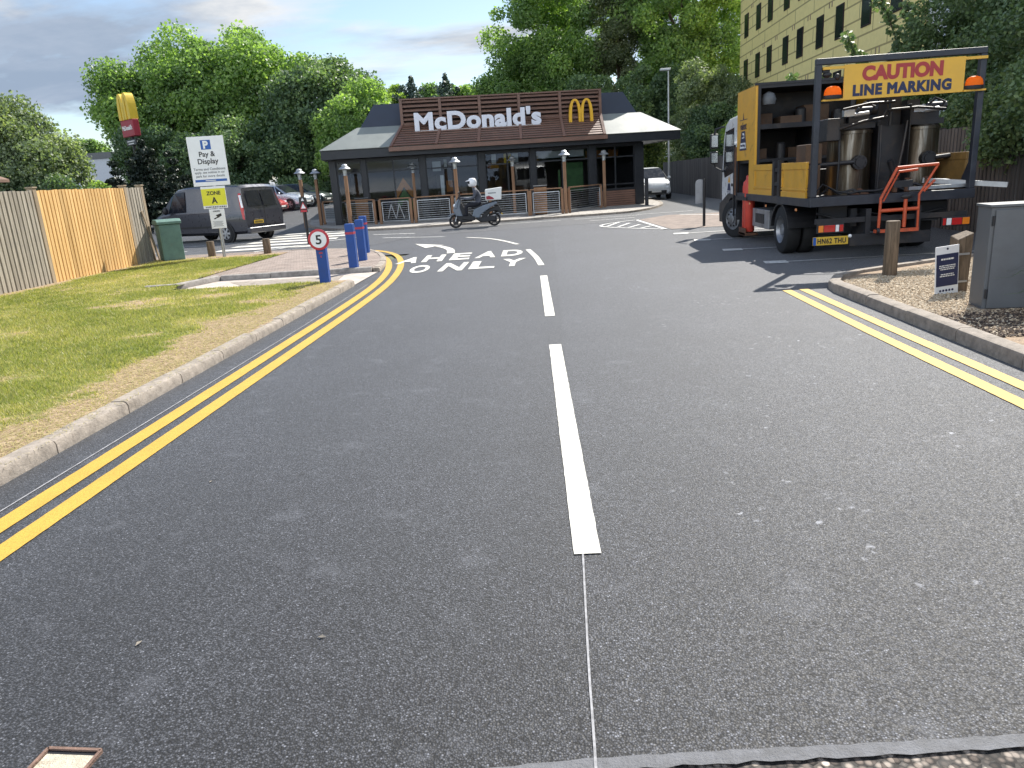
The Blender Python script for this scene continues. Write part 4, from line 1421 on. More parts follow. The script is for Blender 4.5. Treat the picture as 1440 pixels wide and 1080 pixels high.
def arches_mb(w, h, d, thick=0.115):
    """twin arch emblem in the xz plane, centred, base at z=0"""
    m = MB()
    hw = w / 4
    for cx_, inner_leg in ((-hw, 1), (hw, -1)):
        outr, inn = [], []
        for k in range(25):
            t = math.pi * k / 24
            cc, ss = math.cos(t), math.sin(t)
            e = 0.9
            xo = -math.copysign(abs(cc) ** e, cc) * (hw + thick * 0.18)
            zo = h * ss ** 0.72
            xi = -math.copysign(abs(cc) ** e, cc) * (hw - thick * 0.95)
            zi = (h - thick * 0.75) * ss ** 0.72
            outr.append((cx_ + xo, zo))
            inn.append((cx_ + xi, zi))
        if True:
            for k in range(24):
                a, b, c, e_ = outr[k], outr[k + 1], inn[k + 1], inn[k]
                m.add([(a[0], -d / 2, a[1]), (b[0], -d / 2, b[1]), (c[0], -d / 2, c[1]), (e_[0], -d / 2, e_[1]),
                       (a[0], d / 2, a[1]), (b[0], d / 2, b[1]), (c[0], d / 2, c[1]), (e_[0], d / 2, e_[1])],
                      [(0, 1, 2, 3), (7, 6, 5, 4), (0, 4, 5, 1), (2, 6, 7, 3)])
    return m


am = arches_mb(1.06, 0.98, 0.12)
shift(am, (11.55, 0.66, 3.86))
am.build('arch_emblem', M['arch_yellow'], rest)
ab = MB()
ab.box(11.1, 12.0, 0.70, 0.76, 4.02, 4.12)
for x in (11.25, 11.8):
    ab.bar((x, 0.73, 3.84), (x, 0.9, 3.75), 0.05, 0.05)
ab.build('emblem_bracket', M['louvre'], rest)
# walls, columns, windows
wl = MB()
wl.box(0.42, 0.62, 1.1, 17.5, 0.06, 2.88)
wl.box(14.28, 14.48, 1.1, 17.5, 0.06, 2.88)
wl.box(0.62, 14.28, 17.3, 17.5, 0.06, 2.88)
wl.box(0.42, 14.48, 1.02, 17.5, 2.93, 3.0)
wl.build('wall', M['wall_dark'], rest)
fl = MB()
fl.box(0.62, 14.28, 1.0, 17.3, 0.06, 0.085)
fl.build('floor', M['int_floor'], rest)
iw = MB()
iw.box(0.66, 14.24, 8.0, 8.1, 0.085, 2.86)
iw.box(5.0, 5.1, 3.2, 8.0, 0.085, 2.0)
iw.box(9.2, 9.3, 3.0, 8.0, 0.085, 2.4)
iw.build('interior_wall', M['interior'], rest)
CO = [(0.38, 0.30), (1.73, 0.22), (4.32, 0.26), (6.96, 0.30), (9.30, 0.26), (12.07, 0.34), (14.28, 0.42)]
for x, w in CO:
    c = MB()
    c.box(x - w / 2, x + w / 2, 0.84, 1.06, 0.05, 2.86)
    c.build('column', M['frame_dark'], rest, bevel=0.012)
for i in range(6):
    a, b = CO[i][0] + CO[i][1] / 2, CO[i + 1][0] - CO[i + 1][1] / 2
    f = MB()
    z0 = 0.78 if i == 5 else 0.08
    f.box(a, b, 0.92, 1.0, z0, z0 + 0.09)
    f.box(a, b, 0.92, 1.0, 2.72, 2.86)
    f.box(a, b, 0.925, 0.995, 2.24, 2.30)
    nm = 2 if b - a > 1.6 else 1
    for k in range(1, nm):
        x = a + (b - a) * k / nm
        f.box(x - 0.035, x + 0.035, 0.93, 0.99, z0 + 0.09, 2.72)
    f.box(a, b, 0.93, 0.99, 1.02, 1.08)
    f.box(a, a + 0.045, 0.922, 0.998, z0 + 0.09, 2.72)
    f.box(b - 0.045, b, 0.922, 0.998, z0 + 0.09, 2.72)
    fr = f.build('window', M['frame_dark'], rest)
    p = MB()
    p.quad((a, 0.965, z0 + 0.09), (b, 0.965, z0 + 0.09), (b, 0.965, 2.72), (a, 0.965, 2.72))
    p.build('pane', M['glass'], fr)
dd = MB()
for k in range(7):
    dd.box(12.24, 14.07, 0.90, 0.97, 0.08 + k * 0.1, 0.165 + k * 0.1)
dd.build('dado', M['louvre'], rest)
# things seen inside through the glass
def poster(x, y, z, w, h, mat, name='poster'):
    m = MB()
    m.box(x - w / 2, x + w / 2, y - 0.012, y + 0.012, z - h / 2, z + h / 2)
    return m.build(name, M[mat], rest)
poster(8.18, 1.15, 2.50, 0.34, 0.42, 'poster_yellow')
poster(8.52, 1.16, 2.50, 0.30, 0.42, 'poster_white')
poster(7.55, 1.16, 2.50, 0.20, 0.42, 'poster_white')
poster(4.95, 1.3, 2.35, 0.38, 0.42, 'poster_white')
poster(5.35, 1.31, 2.42, 0.14, 0.42, 'poster_white')
poster(5.15, 1.3, 1.5, 0.16, 0.9, 'poster_white')
poster(5.65, 2.2, 1.45, 0.55, 0.5, 'poster_orange')
ch = MB()
ch.prism([(3.0, 0.95), (3.4, 1.55), (3.8, 0.95), (3.8, 1.35), (3.4, 1.95), (3.0, 1.35)], 'y', 1.5, 1.52)
ch.build('poster', M['poster_orange'], rest)
ch = MB()
ch.prism([(3.0, 0.4), (3.4, 1.0), (3.8, 0.4), (3.8, 0.85), (3.4, 1.45), (3.0, 0.85)], 'y', 1.48, 1.495)
ch.build('poster', M['poster_green'], rest)
poster(10.2, 1.25, 2.55, 1.5, 0.3, 'poster_white')
poster(11.4, 1.25, 2.55, 0.7, 0.3, 'poster_white')
poster(12.75, 3.2, 2.5, 0.9, 0.35, 'poster_orange')
poster(13.7, 3.2, 2.5, 0.5, 0.35, 'poster_orange')
poster(11.35, 1.6, 1.5, 0.85, 1.3, 'poster_green')
poster(10.55, 1.2, 1.25, 0.10, 1.2, 'poster_green')
ctr = MB()
for x in (1.1, 2.2, 3.4, 5.8, 6.4, 7.6, 8.5, 10.2, 11.2):
    ctr.box(x - 0.3, x + 0.3, 2.3, 2.9, 0.80, 0.84)
    ctr.box(x - 0.04, x + 0.04, 2.56, 2.64, 0.085, 0.80)
    for s_ in (-0.52, 0.52):
        ctr.box(x + s_ - 0.18, x + s_ + 0.18, 2.4, 2.8, 0.42, 0.47)
        ctr.box(x + s_ * 1.35 - 0.02, x + s_ * 1.35 + 0.02, 2.4, 2.8, 0.47, 0.95)
        ctr.box(x + s_ - 0.03, x + s_ + 0.03, 2.57, 2.63, 0.085, 0.42)
ctr.build('dining_furniture', M['box_brown'], rest)

# ------------------------------------------------------------------ patio railings
def railing(name, label, pts, group, mesh_x=False):
    """railing run through world points (post at each); origin at first"""
    o = pts[0]
    t = thing(name, label, 'railing', (o[0], o[1], 0.078), 0, group)
    L = [Vector((p[0] - o[0], p[1] - o[1], 0)) for p in pts]
    for p in L:
        m = MB()
        m.box(p.x - 0.055, p.x + 0.055, p.y - 0.055, p.y + 0.055, 0, 1.0)
        m.build('post', M['lamp_wood'], t, bevel=0.008)
    for a, b in zip(L[:-1], L[1:]):
        m = MB()
        z = Vector((0, 0, 1.03))
        m.bar(a + z, b + z, 0.07, 0.045)
        m.build('top_rail', M['lamp_wood'], t)
        d = (b - a).normalized()
        A, B = a + d * 0.12, b - d * 0.12
        m = MB()
        for z in (0.12, 0.90):
            m.bar(A + Vector((0, 0, z)), B + Vector((0, 0, z)), 0.03, 0.035)
        for q in (A, B):
            m.bar(q + Vector((0, 0, 0.12)), q + Vector((0, 0, 0.90)), 0.03, 0.035)
        for k in range(1, 9):
            z = 0.12 + 0.78 * k / 9
            m.bar(A + Vector((0, 0, z)), B + Vector((0, 0, z)), 0.012, 0.014)
        m.build('wire_panel', M['galv'], t)
    return t


RG = 'railings round the restaurant patio'
railing('patio_railing', 'timber and wire railing along the patio behind the scooter', [(-5.54, 31.28), (-3.97, 31.3), (-2.4, 31.3), (-0.81, 31.33)], RG)
railing('patio_railing', 'railing section in front of the slatted litter bin, ending at a lamp', [(-0.75, 31.34), (0.56, 31.31)], RG)
railing('patio_railing', 'short railing turning back toward the end lamp by the brown dado', [(0.85, 31.5), (2.35, 34.4)], RG)
railing('patio_railing', 'railing at the left end of the patio beside the zebra crossing', [(-10.5, 35.0), (-8.9, 33.4), (-7.42, 32.1)], RG)
gt_ = railing('patio_gate', 'gate panel with zigzag bars between two railings', [(-7.15, 31.95), (-5.72, 31.36)], RG)
zz = MB()
a, b = Vector((0.25, -0.10, 0)), Vector((1.2, -0.50, 0))
zp = [a.lerp(b, f) + Vector((0, -0.02, z)) for f, z in ((0.1, 0.2), (0.3, 0.8), (0.5, 0.2), (0.7, 0.8), (0.9, 0.2))]
for p, q in zip(zp[:-1], zp[1:]):
    zz.bar(p, q, 0.03, 0.03)
zz.build('zigzag', M['galv'], gt_)

# lamp posts
def make_lamp(label, x, y, h=2.5):
    t = thing('lamp_post', label, 'lamp post', (x, y, 0.078), 0, 'wooden lamp posts round the patio')
    m = MB()
    m.box(-0.065, 0.065, -0.065, 0.065, 0, h - 0.46)
    m.build('post', M['lamp_wood'], t, bevel=0.01)
    m = MB()
    m.lathe([(0.055, h - 0.46), (0.075, h - 0.44), (0.075, h - 0.40), (0.05, h - 0.38)], n=16)
    m.lathe([(0.012, h - 0.2), (0.235, h - 0.205), (0.24, h - 0.19), (0.16, h - 0.13), (0.12, h - 0.10), (0.125, h - 0.06), (0.07, h - 0.01), (0.01, h)], n=20)
    for k in range(4):
        a = R(45 + 90 * k)
        m.bar((0.075 * math.cos(a), 0.075 * math.sin(a), h - 0.4), (0.095 * math.cos(a), 0.095 * math.sin(a), h - 0.2), 0.012, 0.012)
    m.build('hood', M['galv'], t, 40)
    m = MB()
    m.lathe([(0.05, h - 0.39), (0.072, h - 0.34), (0.078, h - 0.26), (0.06, h - 0.21)], n=16)
    m.build('lantern_glass', pm('lantern_glass', (0.45, 0.47, 0.45), 0.15, var=0.1) if 'lantern_glass' not in M else M['lantern_glass'], t, 60)
    return t


M['lantern_glass'] = pm('lantern_glass', (0.45, 0.47, 0.45), 0.15, var=0.1)
lp = make_lamp('wooden lamp post just in front of the scooter rider', -3.72, 31.05)
for (x, y), lab in {(0.70, 31.25): 'wooden lamp post at the end of the railing, right of the slatted bin',
                    (2.55, 34.8): 'wooden lamp post standing close to the brown dado by the restaurant corner',
                    (-8.05, 30.35): 'wooden lamp post behind the tall blue bollards',
                    (-10.6, 32.5): 'wooden lamp post at the left railing end, nearer the warning sign pole',
                    (-10.5, 34.4): 'wooden lamp post between the left railing and the restaurant corner',
                    (-1.55, 34.6): 'half-hidden lamp post close to the restaurant glass behind the rider',
                    (-6.0, 34.2): 'lamp post close to the glass above the zigzag gate'}.items():
    dup(lp, (x, y, 0.078), 0, lab, 'wooden lamp posts round the patio')

# slatted litter bins
def slat_bin(label, x, y, w, d, h, rz=0.0):
    t = thing('litter_bin', label, 'litter bin', (x, y, 0.078), rz, 'slatted bins on the patio')
    m = MB()
    m.box(-w / 2 + 0.015, w / 2 - 0.015, -d / 2 + 0.015, d / 2 - 0.015, 0, h - 0.04)
    m.build('carcass', M['louvre_back'], t)
    m = MB()
    n = int(h / 0.085)
    for k in range(n):
        z = 0.04 + (h - 0.1) * k / n
        m.box(-w / 2, w / 2, -d / 2, d / 2, z, z + 0.068)
    m.build('slats', M['slat_wood'], t)
    m = MB()
    m.box(-w / 2 - 0.03, w / 2 + 0.03, -d / 2 - 0.03, d / 2 + 0.03, h - 0.04, h)
    m.build('lid', M['grey_box'], t, bevel=0.01)
    return t


slat_bin('tall slatted wooden bin behind the railing, between two lamp posts', -0.33, 31.85, 0.52, 0.5, 1.18)
slat_bin('slatted wooden bin with grey top at the left corner of the patio', -8.35, 33.75, 0.55, 0.5, 1.12, 0.2)
slat_bin('grey-topped bin beside the left slatted bin, half in shade', -9.0, 34.5, 0.6, 0.5, 1.15, 0.2)

# ------------------------------------------------------------------ pole sign beyond the car park
ps = thing('pole_sign', 'tall pole sign with yellow double arches above a red panel', 'sign', (-23.3, 43, 0.1), R(-38))
m = MB()
m.cyl((0, 0, -0.3), (0, 0, 5.1), 0.09)
m.build('pole', M['black'], ps, 40)
m = arches_mb(1.35, 1.4, 0.45, 0.28)
m.xf(Matrix.Translation((0, 0, 6.02)))
m.build('arches', M['pylon_yellow'], ps, 30)
m = MB()
m.box(-0.78, 0.78, -0.18, 0.18, 5.12, 6.02)
pr = m.build('red_panel', M['pylon_red'], ps, bevel=0.04)
m = text_mb("McDonald's", 1.25, 0.26, 0.01, 0.03)
shift(m, (0, -0.19, 5.60))
m.build('lettering', M['plate_white'], pr)
m = MB()
m.box(-0.62, 0.62, -0.12, 0.12, 4.65, 4.98)
dp = m.build('lower_panel', M['frame_dark'], ps, bevel=0.03)
m = MB()
for k, w in enumerate((0.9, 0.7)):
    m.box(-w / 2, w / 2, -0.128, -0.121, 4.85 - 0.13 * k, 4.90 - 0.13 * k)
m.build('lettering', M['poster_white'], dp)

# ------------------------------------------------------------------ fences
def board_fence(t, name, p0, p1, h, bw, pitch, mat, z0=0.07, label=None, seed=0, seglean=0.0, thick=0.024, base=(0, 0)):
    """vertical feather boards from p0 to p1 (local), as one panel part"""
    rs = np.random.default_rng(seed)
    a, b = np.array(p0, float), np.array(p1, float)
    L = np.linalg.norm(b - a)
    d = (b - a) / L
    n = np.array([d[1], -d[0]])
    m = MB()
    tint = []
    k = 0
    s = 0.0
    while s < L - 0.02:
        w = min(bw, L - s)
        hh = h + rs.uniform(-0.010, 0.010)
        o = rs.uniform(-0.003, 0.004)
        tv = rs.random()
        # board on board: every other board sits proud of the ones behind it
        for f0, f1, e0, e1 in ((0.0, 0.64, 0.020, 0.072 + o), (0.60, 1.06, -0.004, 0.0185)):
            q0, q1 = a + d * (s + w * f0), a + d * (s + min(w * f1, L - s))
            vs = []
            for z in (z0 - 0.03, hh - (0.012 if f0 else 0)):
                vs += [(*(q0 + n * e0), z), (*(q1 + n * e0), z), (*(q1 + n * e1), z), (*(q0 + n * e1), z)]
            m.add(vs, [(3, 2, 1, 0), (4, 5, 6, 7), (0, 1, 5, 4), (1, 2, 6, 5), (2, 3, 7, 6), (3, 0, 4, 7)])
            tint += [tv] * 8
        s += pitch
        k += 1
    m.tint = tint
    o = m.build(name, M[mat], t)
    if label:
        o['label'] = label
    return o


bf = thing('board_fence', 'closeboard timber fence with one fresh golden panel between weathered grey ones', 'fence', (-10.5, 3, 0.05))
def fpt(y):
    return (0.03 - 0.004 * (y - 3), y - 3)
POSTS = [5.9, 8.98, 12.05, 15.12, 18.50, 19.30]
for i, (y0, y1) in enumerate(zip(POSTS[:-1], POSTS[1:])):
    new = i == 3
    board_fence(bf, 'fence_panel', fpt(y0 + 0.06), fpt(y1 - 0.06), 1.93, 0.13, 0.118 if new else 0.124, 'fence_new' if new else 'fence_old', 0.05,
                'fresh golden boards' if new else None, i)
for y in POSTS:
    m = MB()
    x, yy_ = fpt(y)
    m.box(x - 0.07, x + 0.075, yy_ - 0.055, yy_ + 0.055, -0.1, 1.97)
    m.box(x - 0.085, x + 0.09, yy_ - 0.07, yy_ + 0.07, 1.97, 2.0)
    m.build('fence_post', M['fence_post'], bf, bevel=0.006)
m = MB()
m.bar((0.10, 16.42, 0.05), (0.07, 16.02, 1.35), 0.03, 0.06)
m.build('loose_batten', M['fence_post'], bf)

gf = thing('timber_fence', 'dark weathered board fence along the right side behind the lorry', 'fence', (8.4, 2, 0))
rsf = np.random.default_rng(4)
ys = [0.0, 3, 6, 9, 12, 15, 18, 22, 26, 30, 36, 42, 48, 54]
for i, (a, b) in enumerate(zip(ys[:-1], ys[1:])):
    board_fence(gf, 'fence_panel', (0.0, b - 0.05), (0.0, a + 0.05), 2.02, 0.14, 0.13, 'fence_grey', 0.02, None, 40 + i)
for y in ys:
    m = MB()
    m.box(-0.06, 0.06, y - 0.05, y + 0.05, 0, 2.06)
    m.build('fence_post', M['fence_grey'], gf)

# ------------------------------------------------------------------ bollards and posts
def blue_bollard(label, x, y, h, z0):
    t = thing('bollard', label, 'bollard', (x, y, z0), 0, 'blue bollards on the corner')
    m = MB()
    m.box(-0.082, 0.082, -0.082, 0.082, -0.1, h)
    m.build('post', M['blue'], t, bevel=0.014)
    m = MB()
    m.box(-0.085, 0.085, -0.085, 0.085, h - 0.20, h - 0.155)
    m.build('reflective_band', M['refl_red'], t)
    return t


b1 = thing('bollard', 'blue square bollard carrying a round five speed sign', 'bollard', (-3.88, 12.52, 0.08), R(4), 'blue bollards on the corner')
m = MB()
m.box(-0.082, 0.082, -0.082, 0.082, -0.12, 0.76)
m.build('post', M['blue'], b1, bevel=0.014)
m = MB()
m.lathe([(0.165, -0.115), (0.175, -0.11), (0.175, -0.10), (0.165, -0.095)], (0, 0, 0.74), 'y', 40)
sg = m.build('speed_sign', M['speed_red'], b1, 30)
m = MB()
m.lathe([(0.134, -0.119), (0.134, -0.116)], (0, 0, 0.74), 'y', 40)
m.build('sign_face', M['sign_white'], sg)
m = text_mb('5', 0.098, 0.155, 0.002, 0.02)
shift(m, (0, -0.121, 0.74))
m.build('numeral', M['letter_black'], sg)
m = MB()
m.box(-0.02, 0.02, -0.096, -0.08, 0.60, 0.9)
m.build('bracket', M['galv'], b1)
m = MB()
m.box(-0.03, 0.03, -0.0845, -0.082, 0.50, 0.53)
m.box(-0.012, 0.012, -0.0845, -0.082, 0.44, 0.47)
m.build('reflective_band', M['refl_red'], b1)
blue_bollard('plain blue bollard nearest behind the speed sign one', -3.90, 14.55, 0.88, 0.075)
blue_bollard('second plain blue bollard along the kerb curve', -4.13, 16.23, 0.88, 0.075)
blue_bollard('farthest blue bollard, mostly hidden behind another', -4.52, 18.15, 0.88, 0.075)


def wood_post(label, x, y, h, r=0.075, z0=0.07, name='timber_post', lean=(0, 0), group=None, square=False, chamfer=0.0):
    o = MB()
    if square:
        s = r
        vs = [(-s, -s, -0.1), (s, -s, -0.1), (s, s, -0.1), (-s, s, -0.1), (-s + lean[0], -s + lean[1], h - chamfer), (s + lean[0], -s + lean[1], h - chamfer * 0.2), (s + lean[0], s + lean[1], h), (-s + lean[0], s + lean[1], h - chamfer * 0.6)]
        o.add(vs, [(3, 2, 1, 0), (4, 5, 6, 7), (0, 1, 5, 4), (1, 2, 6, 5), (2, 3, 7, 6), (3, 0, 4, 7)])
        b = o.build(name, M['post_wood'], None, bevel=0.012)
    else:
        o.tube([(0, 0, -0.1), (lean[0] * 0.5, lean[1] * 0.5, h * 0.5), (lean[0], lean[1], h - 0.012), (lean[0], lean[1], h)], [r, r * 0.99, r * 0.98, r * 0.9], 18)
        b = o.build(name, M['post_wood'], None, 40)
    b.location = (x, y, z0)
    return tag(b, label, 'post', group)


wood_post('round rusty-brown timber post standing in the gravel', 4.38, 9.88, 0.70, 0.088, 0.075)
wood_post('square leaning timber post with split top behind the blue notice', 4.50, 8.50, 0.66, 0.085, 0.075, lean=(0.03, 0.02), square=True, chamfer=0.09)
wood_post('stubby timber post on the grass beside the parking sign', -9.12, 19.75, 0.42, 0.10, 0.07, 'timber_stub')
wood_post('stubby timber post at the edge of the red paving', -7.53, 19.6, 0.41, 0.10, 0.07, 'timber_stub')
# blue notice
nb = thing('notice_board', 'small white and dark blue notice strapped to the square timber post', 'notice', (4.32, 8.33, 0.03), R(10))
m = MB()
m.box(-0.135, 0.135, -0.006, 0.006, 0.045, 0.575)
m.xf(Matrix.Rotation(R(-4), 4, 'Y'))
m.build('board', M['sign_white'], nb)
m = MB()
m.box(-0.127, 0.127, -0.0095, -0.007, 0.14, 0.49)
for p in ():
    pass
m.xf(Matrix.Rotation(R(-4), 4, 'Y'))
bl = m.build('blue_panel', M['navy'], nb)
m = MB()
for k, (z, w, h) in enumerate(((0.435, 0.15, 0.018), (0.365, 0.19, 0.010), (0.345, 0.19, 0.010), (0.325, 0.16, 0.010), (0.27, 0.15, 0.010), (0.25, 0.17, 0.010))):
    rs = np.random.default_rng(k)
    x = -w / 2
    while x < w / 2:
        d = 0.010 + 0.02 * rs.random()
        m.box(x, min(x + d, w / 2), -0.0115, -0.0096, z - h / 2, z + h / 2)
        x += d + 0.006
m.xf(Matrix.Rotation(R(-4), 4, 'Y'))
m.build('small_print', M['plate_white'], bl)
m = MB()
for k in range(5):
    m.lathe([(0.013, -0.0085), (0.013, -0.0062)], (-0.075 + 0.036 * k, 0, 0.09), 'y', 12)
m.lathe([(0.012, -0.0085), (0.012, -0.0062)], (0.0, 0, 0.545), 'y', 12)
m.xf(Matrix.Rotation(R(-4), 4, 'Y'))
m.build('symbols', M['navy'], nb)
for z in (0.16, 0.46):
    MB().box(0.05, 0.24, 0.008, 0.02, z, z + 0.02).build('strap', M['galv'], nb)

for (x, y), lab in {(-11.2, 37.0): 'thin grey bollard between the van and the warning sign pole', (-10.85, 38.6): 'thin grey bollard just behind the warning sign pole', (-10.55, 40.5): 'thin grey bollard nearest the restaurant side wall'}.items():
    o = MB().cyl((0, 0, 0), (0, 0, 1.12), 0.055).lathe([(0.058, 1.12), (0.06, 1.14), (0.03, 1.16)]).build('thin_bollard', M['grey_box'], None, 40)
    o.location = (x, y, 0.04)
    tag(o, lab, 'bollard', 'thin grey bollards by the car park')
o = MB().box(-0.075, 0.075, -0.075, 0.075, -0.05, 1.2).build('square_bollard', M['frame_dark'], None, bevel=0.015)
o.location = (4.36, 34.2, 0.05)
tag(o, 'square charcoal bollard at the restaurant corner by the drive-through', 'bollard')
rp_ = thing('route_sign', 'dark post with a rounded grey sign back, beside the lorry cab', 'sign', (4.25, 21.1, 0))
m = MB().cyl((0, 0, -0.1), (0, 0, 1.26), 0.038)
m.build('post', M['black'], rp_, 40)
m = MB()
pts = [(-0.12, 0.62), (0.12, 0.62), (0.12, 1.16)] + [(0.12 * math.cos(R(a)), 1.16 + 0.10 * math.sin(R(a))) for a in range(10, 180, 17)] + [(-0.12, 1.16)]
m.prism(pts, 'y', 0.04, 0.052)
m.xf(Matrix.Translation((-0.11, 0.0, 0.0)))
m.build('sign_plate', pm('sign_back', (0.30, 0.31, 0.33), 0.5, metal=0.3, var=0.15), rp_)
# warning pole
wp = thing('warning_post', 'slim black post with small red and white warning triangles', 'sign', (-7.69, 23.6, 0.01))
m = MB().cyl((0, 0, -0.05), (0, 0, 1.46), 0.042)
m.build('post', M['black'], wp, 40)
m = MB().box(-0.12, 0.12, -0.065, -0.05, 0.98, 1.44)
pl = m.build('sign_plate', M['letter_black'], wp, bevel=0.006)
m = MB()
m.prism([(-0.115, 1.08), (0.115, 1.08), (0, 1.30)], 'y', -0.070, -0.066)
m.box(-0.10, 0.10, -0.070, -0.066, 0.99, 1.05)
m.build('red_triangle', M['speed_red'], pl)
m = MB()
m.prism([(-0.075, 1.10), (0.075, 1.10), (0, 1.25)], 'y', -0.073, -0.0705)
m.prism([(-0.05, 1.33), (0.05, 1.33), (0, 1.42)], 'y', -0.070, -0.066)
m.build('white_centre', M['sign_white'], pl)

# ------------------------------------------------------------------ parking sign
sp = thing('parking_sign', 'tall white pay and display sign above a yellow zone plate on a post', 'sign', (-8.62, 19.36, 0.07), R(6))
m = MB()
m.cyl((0, 0.03, -0.1), (0.0, 0.03, 2.9), 0.042)
m.xf(Matrix.Rotation(R(1.0), 4, 'Y'))
m.build('pole', M['galv'], sp, 40)
def sboard(name, x0, x1, z0, z1, mat, y=-0.03, parent=sp):
    return MB().box(x0, x1, y, y + 0.016, z0, z1).build(name, M[mat], parent, bevel=0.004)
b = sboard('main_board', -0.46, 0.46, 1.84, 3.05, 'sign_white')
m = MB().box(-0.125, 0.125, -0.0335, -0.031, 2.73, 2.96)
m.build('blue_square', M['sign_blue'], b)
shift(m := text_mb('P', 0.13, 0.19, 0.002, 0.05), (0.0, -0.0365, 2.845)); m.build('letter_p', M['sign_white'], b)
shift(m := text_mb('Pay &', 0.40, 0.12, 0.002, 0.018, keep=True), (0, -0.033, 2.60)); m.build('lettering', M['letter_black'], b)
shift(m := text_mb('Display', 0.52, 0.15, 0.002, 0.018, keep=True), (0, -0.033, 2.425)); m.build('lettering', M['letter_black'], b)
for k, s in enumerate(('Terms and Conditions', 'apply, see notices in car', 'park for more details')):
    shift(m := text_mb(s, 0.80 - 0.04 * k, 0.07, 0.002, 0.012, keep=True), (0, -0.033, 2.255 - 0.09 * k)); m.build('small_print', M['text_grey'], b)
m = MB().box(-0.40, 0.40, -0.0335, -0.031, 1.94, 2.0)
m.build('blue_band', M['sign_blue'], b)
m = MB().box(-0.14, 0.12, -0.036, -0.034, 1.962, 1.978).box(0.30, 0.34, -0.036, -0.031, 1.88, 1.905)
m.build('small_print', M['plate_white'], b)
b = sboard('zone_plate', -0.31, 0.31, 1.27, 1.82, 'sign_white', -0.034)
m = MB().box(-0.305, 0.305, -0.0375, -0.035, 1.345, 1.765)
m.build('yellow_field', M['sign_acid'], b)
shift(m := text_mb('ZONE', 0.36, 0.11, 0.002, 0.03, keep=True), (0, -0.0395, 1.655)); m.build('lettering', M['letter_black'], b)
shift(m := text_mb('A', 0.15, 0.16, 0.002, 0.03), (0, -0.0395, 1.475)); m.build('lettering', M['letter_black'], b)
m = MB()
rs = np.random.default_rng(2)
x = -0.25
while x < 0.27:
    d = 0.02 + 0.03 * rs.random()
    m.box(x, x + d, -0.0365, -0.0345, 1.29, 1.325)
    x += d + 0.014
m.build('small_print', M['text_grey'], b)
b = sboard('camera_plate', -0.185, 0.20, 0.76, 1.25, 'sign_white', -0.032)
shift(m := text_mb('WARNING', 0.18, 0.04, 0.002, 0.02), (0, -0.0345, 1.20)); m.build('lettering', M['letter_black'], b)
m = MB()
m.prism([(-0.03, 1.10), (0.11, 1.14), (0.12, 1.08), (0.02, 1.03)], 'y', -0.0355, -0.033)
m.prism([(-0.09, 1.02), (0.02, 1.06), (0.03, 1.035), (-0.08, 0.995)], 'y', -0.0355, -0.033)
m.build('camera_symbol', M['letter_black'], b)
m = MB()
for k in range(5):
    w = 0.26 - 0.05 * (k % 2)
    m.box(-w / 2, w / 2, -0.0345, -0.0325, 0.93 - 0.028 * k, 0.94 - 0.028 * k)
m.build('small_print', M['text_grey'], b)

# ------------------------------------------------------------------ cabinets, covers
gb = thing('utility_cabinet', 'weathered green street cabinet with sloping lid by the fence', 'cabinet', (-9.98, 19.30, 0.06), R(38))
m = MB()
m.box(-0.26, 0.26, -0.26, 0.30, -0.05, 0.96)
m.build('body', M['green_box'], gb, bevel=0.02)
m = MB()
m.prism([(-0.30, 0.965), (0.34, 0.965), (0.34, 1.03), (0.22, 1.09), (-0.20, 1.09), (-0.30, 1.03)], 'x', -0.30, 0.30)
m.build('lid', M['green_box'], gb, bevel=0.012)
m = MB()
m.box(-0.22, 0.22, -0.272, -0.262, 0.06, 0.9)
m.build('door', M['green_box'], gb, bevel=0.004)
gc = thing('utility_cabinet', 'slate grey roadside cabinet with padlocked door on the gravel bed', 'cabinet', (4.66, 7.52, 0.06), R(-9))
m = MB()
m.box(-0.44, 0.44, -0.165, 0.17, -0.04, 0.99)
m.build('body', M['grey_box'], gc, bevel=0.008)
m = MB()
m.box(-0.455, 0.455, -0.185, 0.185, 0.99, 1.015)
m.build('lid', M['grey_box'], gc, bevel=0.004)
m = MB()
m.box(-0.405, 0.43, -0.183, -0.167, 0.02, 0.965)
dr = m.build('door', M['grey_box'], gc, bevel=0.006)
m = MB()
for z in (0.12, 0.82):
    m.cyl((-0.418, -0.180, z), (-0.418, -0.180, z + 0.09), 0.012, n=10)
m.build('hinge', M['steel_dark'], dr, 40)
m = MB().box(-0.46, 0.46, -0.19, 0.19, -0.06, -0.005)
m.build('plinth', M['kerb_grey'], gc)
mc = thing('stopcock_cover', 'small square iron cover with pale concrete infill set in the asphalt', 'cover', (-1.530, 1.722, 0.0), R(-4))
m = MB()
s = 0.088
for a in (((-s, -s), (s, -s)), ((s, -s), (s, s)), ((s, s), (-s, s)), ((-s, s), (-s, -s))):
    m.bar((*a[0], 0.004), (*a[1], 0.004), 0.010, 0.014)
m.build('frame', M['rust_frame'], mc)
m = MB().box(-0.08, 0.08, -0.082, 0.070, 0.0015, 0.004)
m.build('lid', M['mortar'], mc)
m = MB().box(-0.081, 0.081, 0.070, 0.0825, 0.002, 0.0045)
m.build('gap', M['black'], mc)

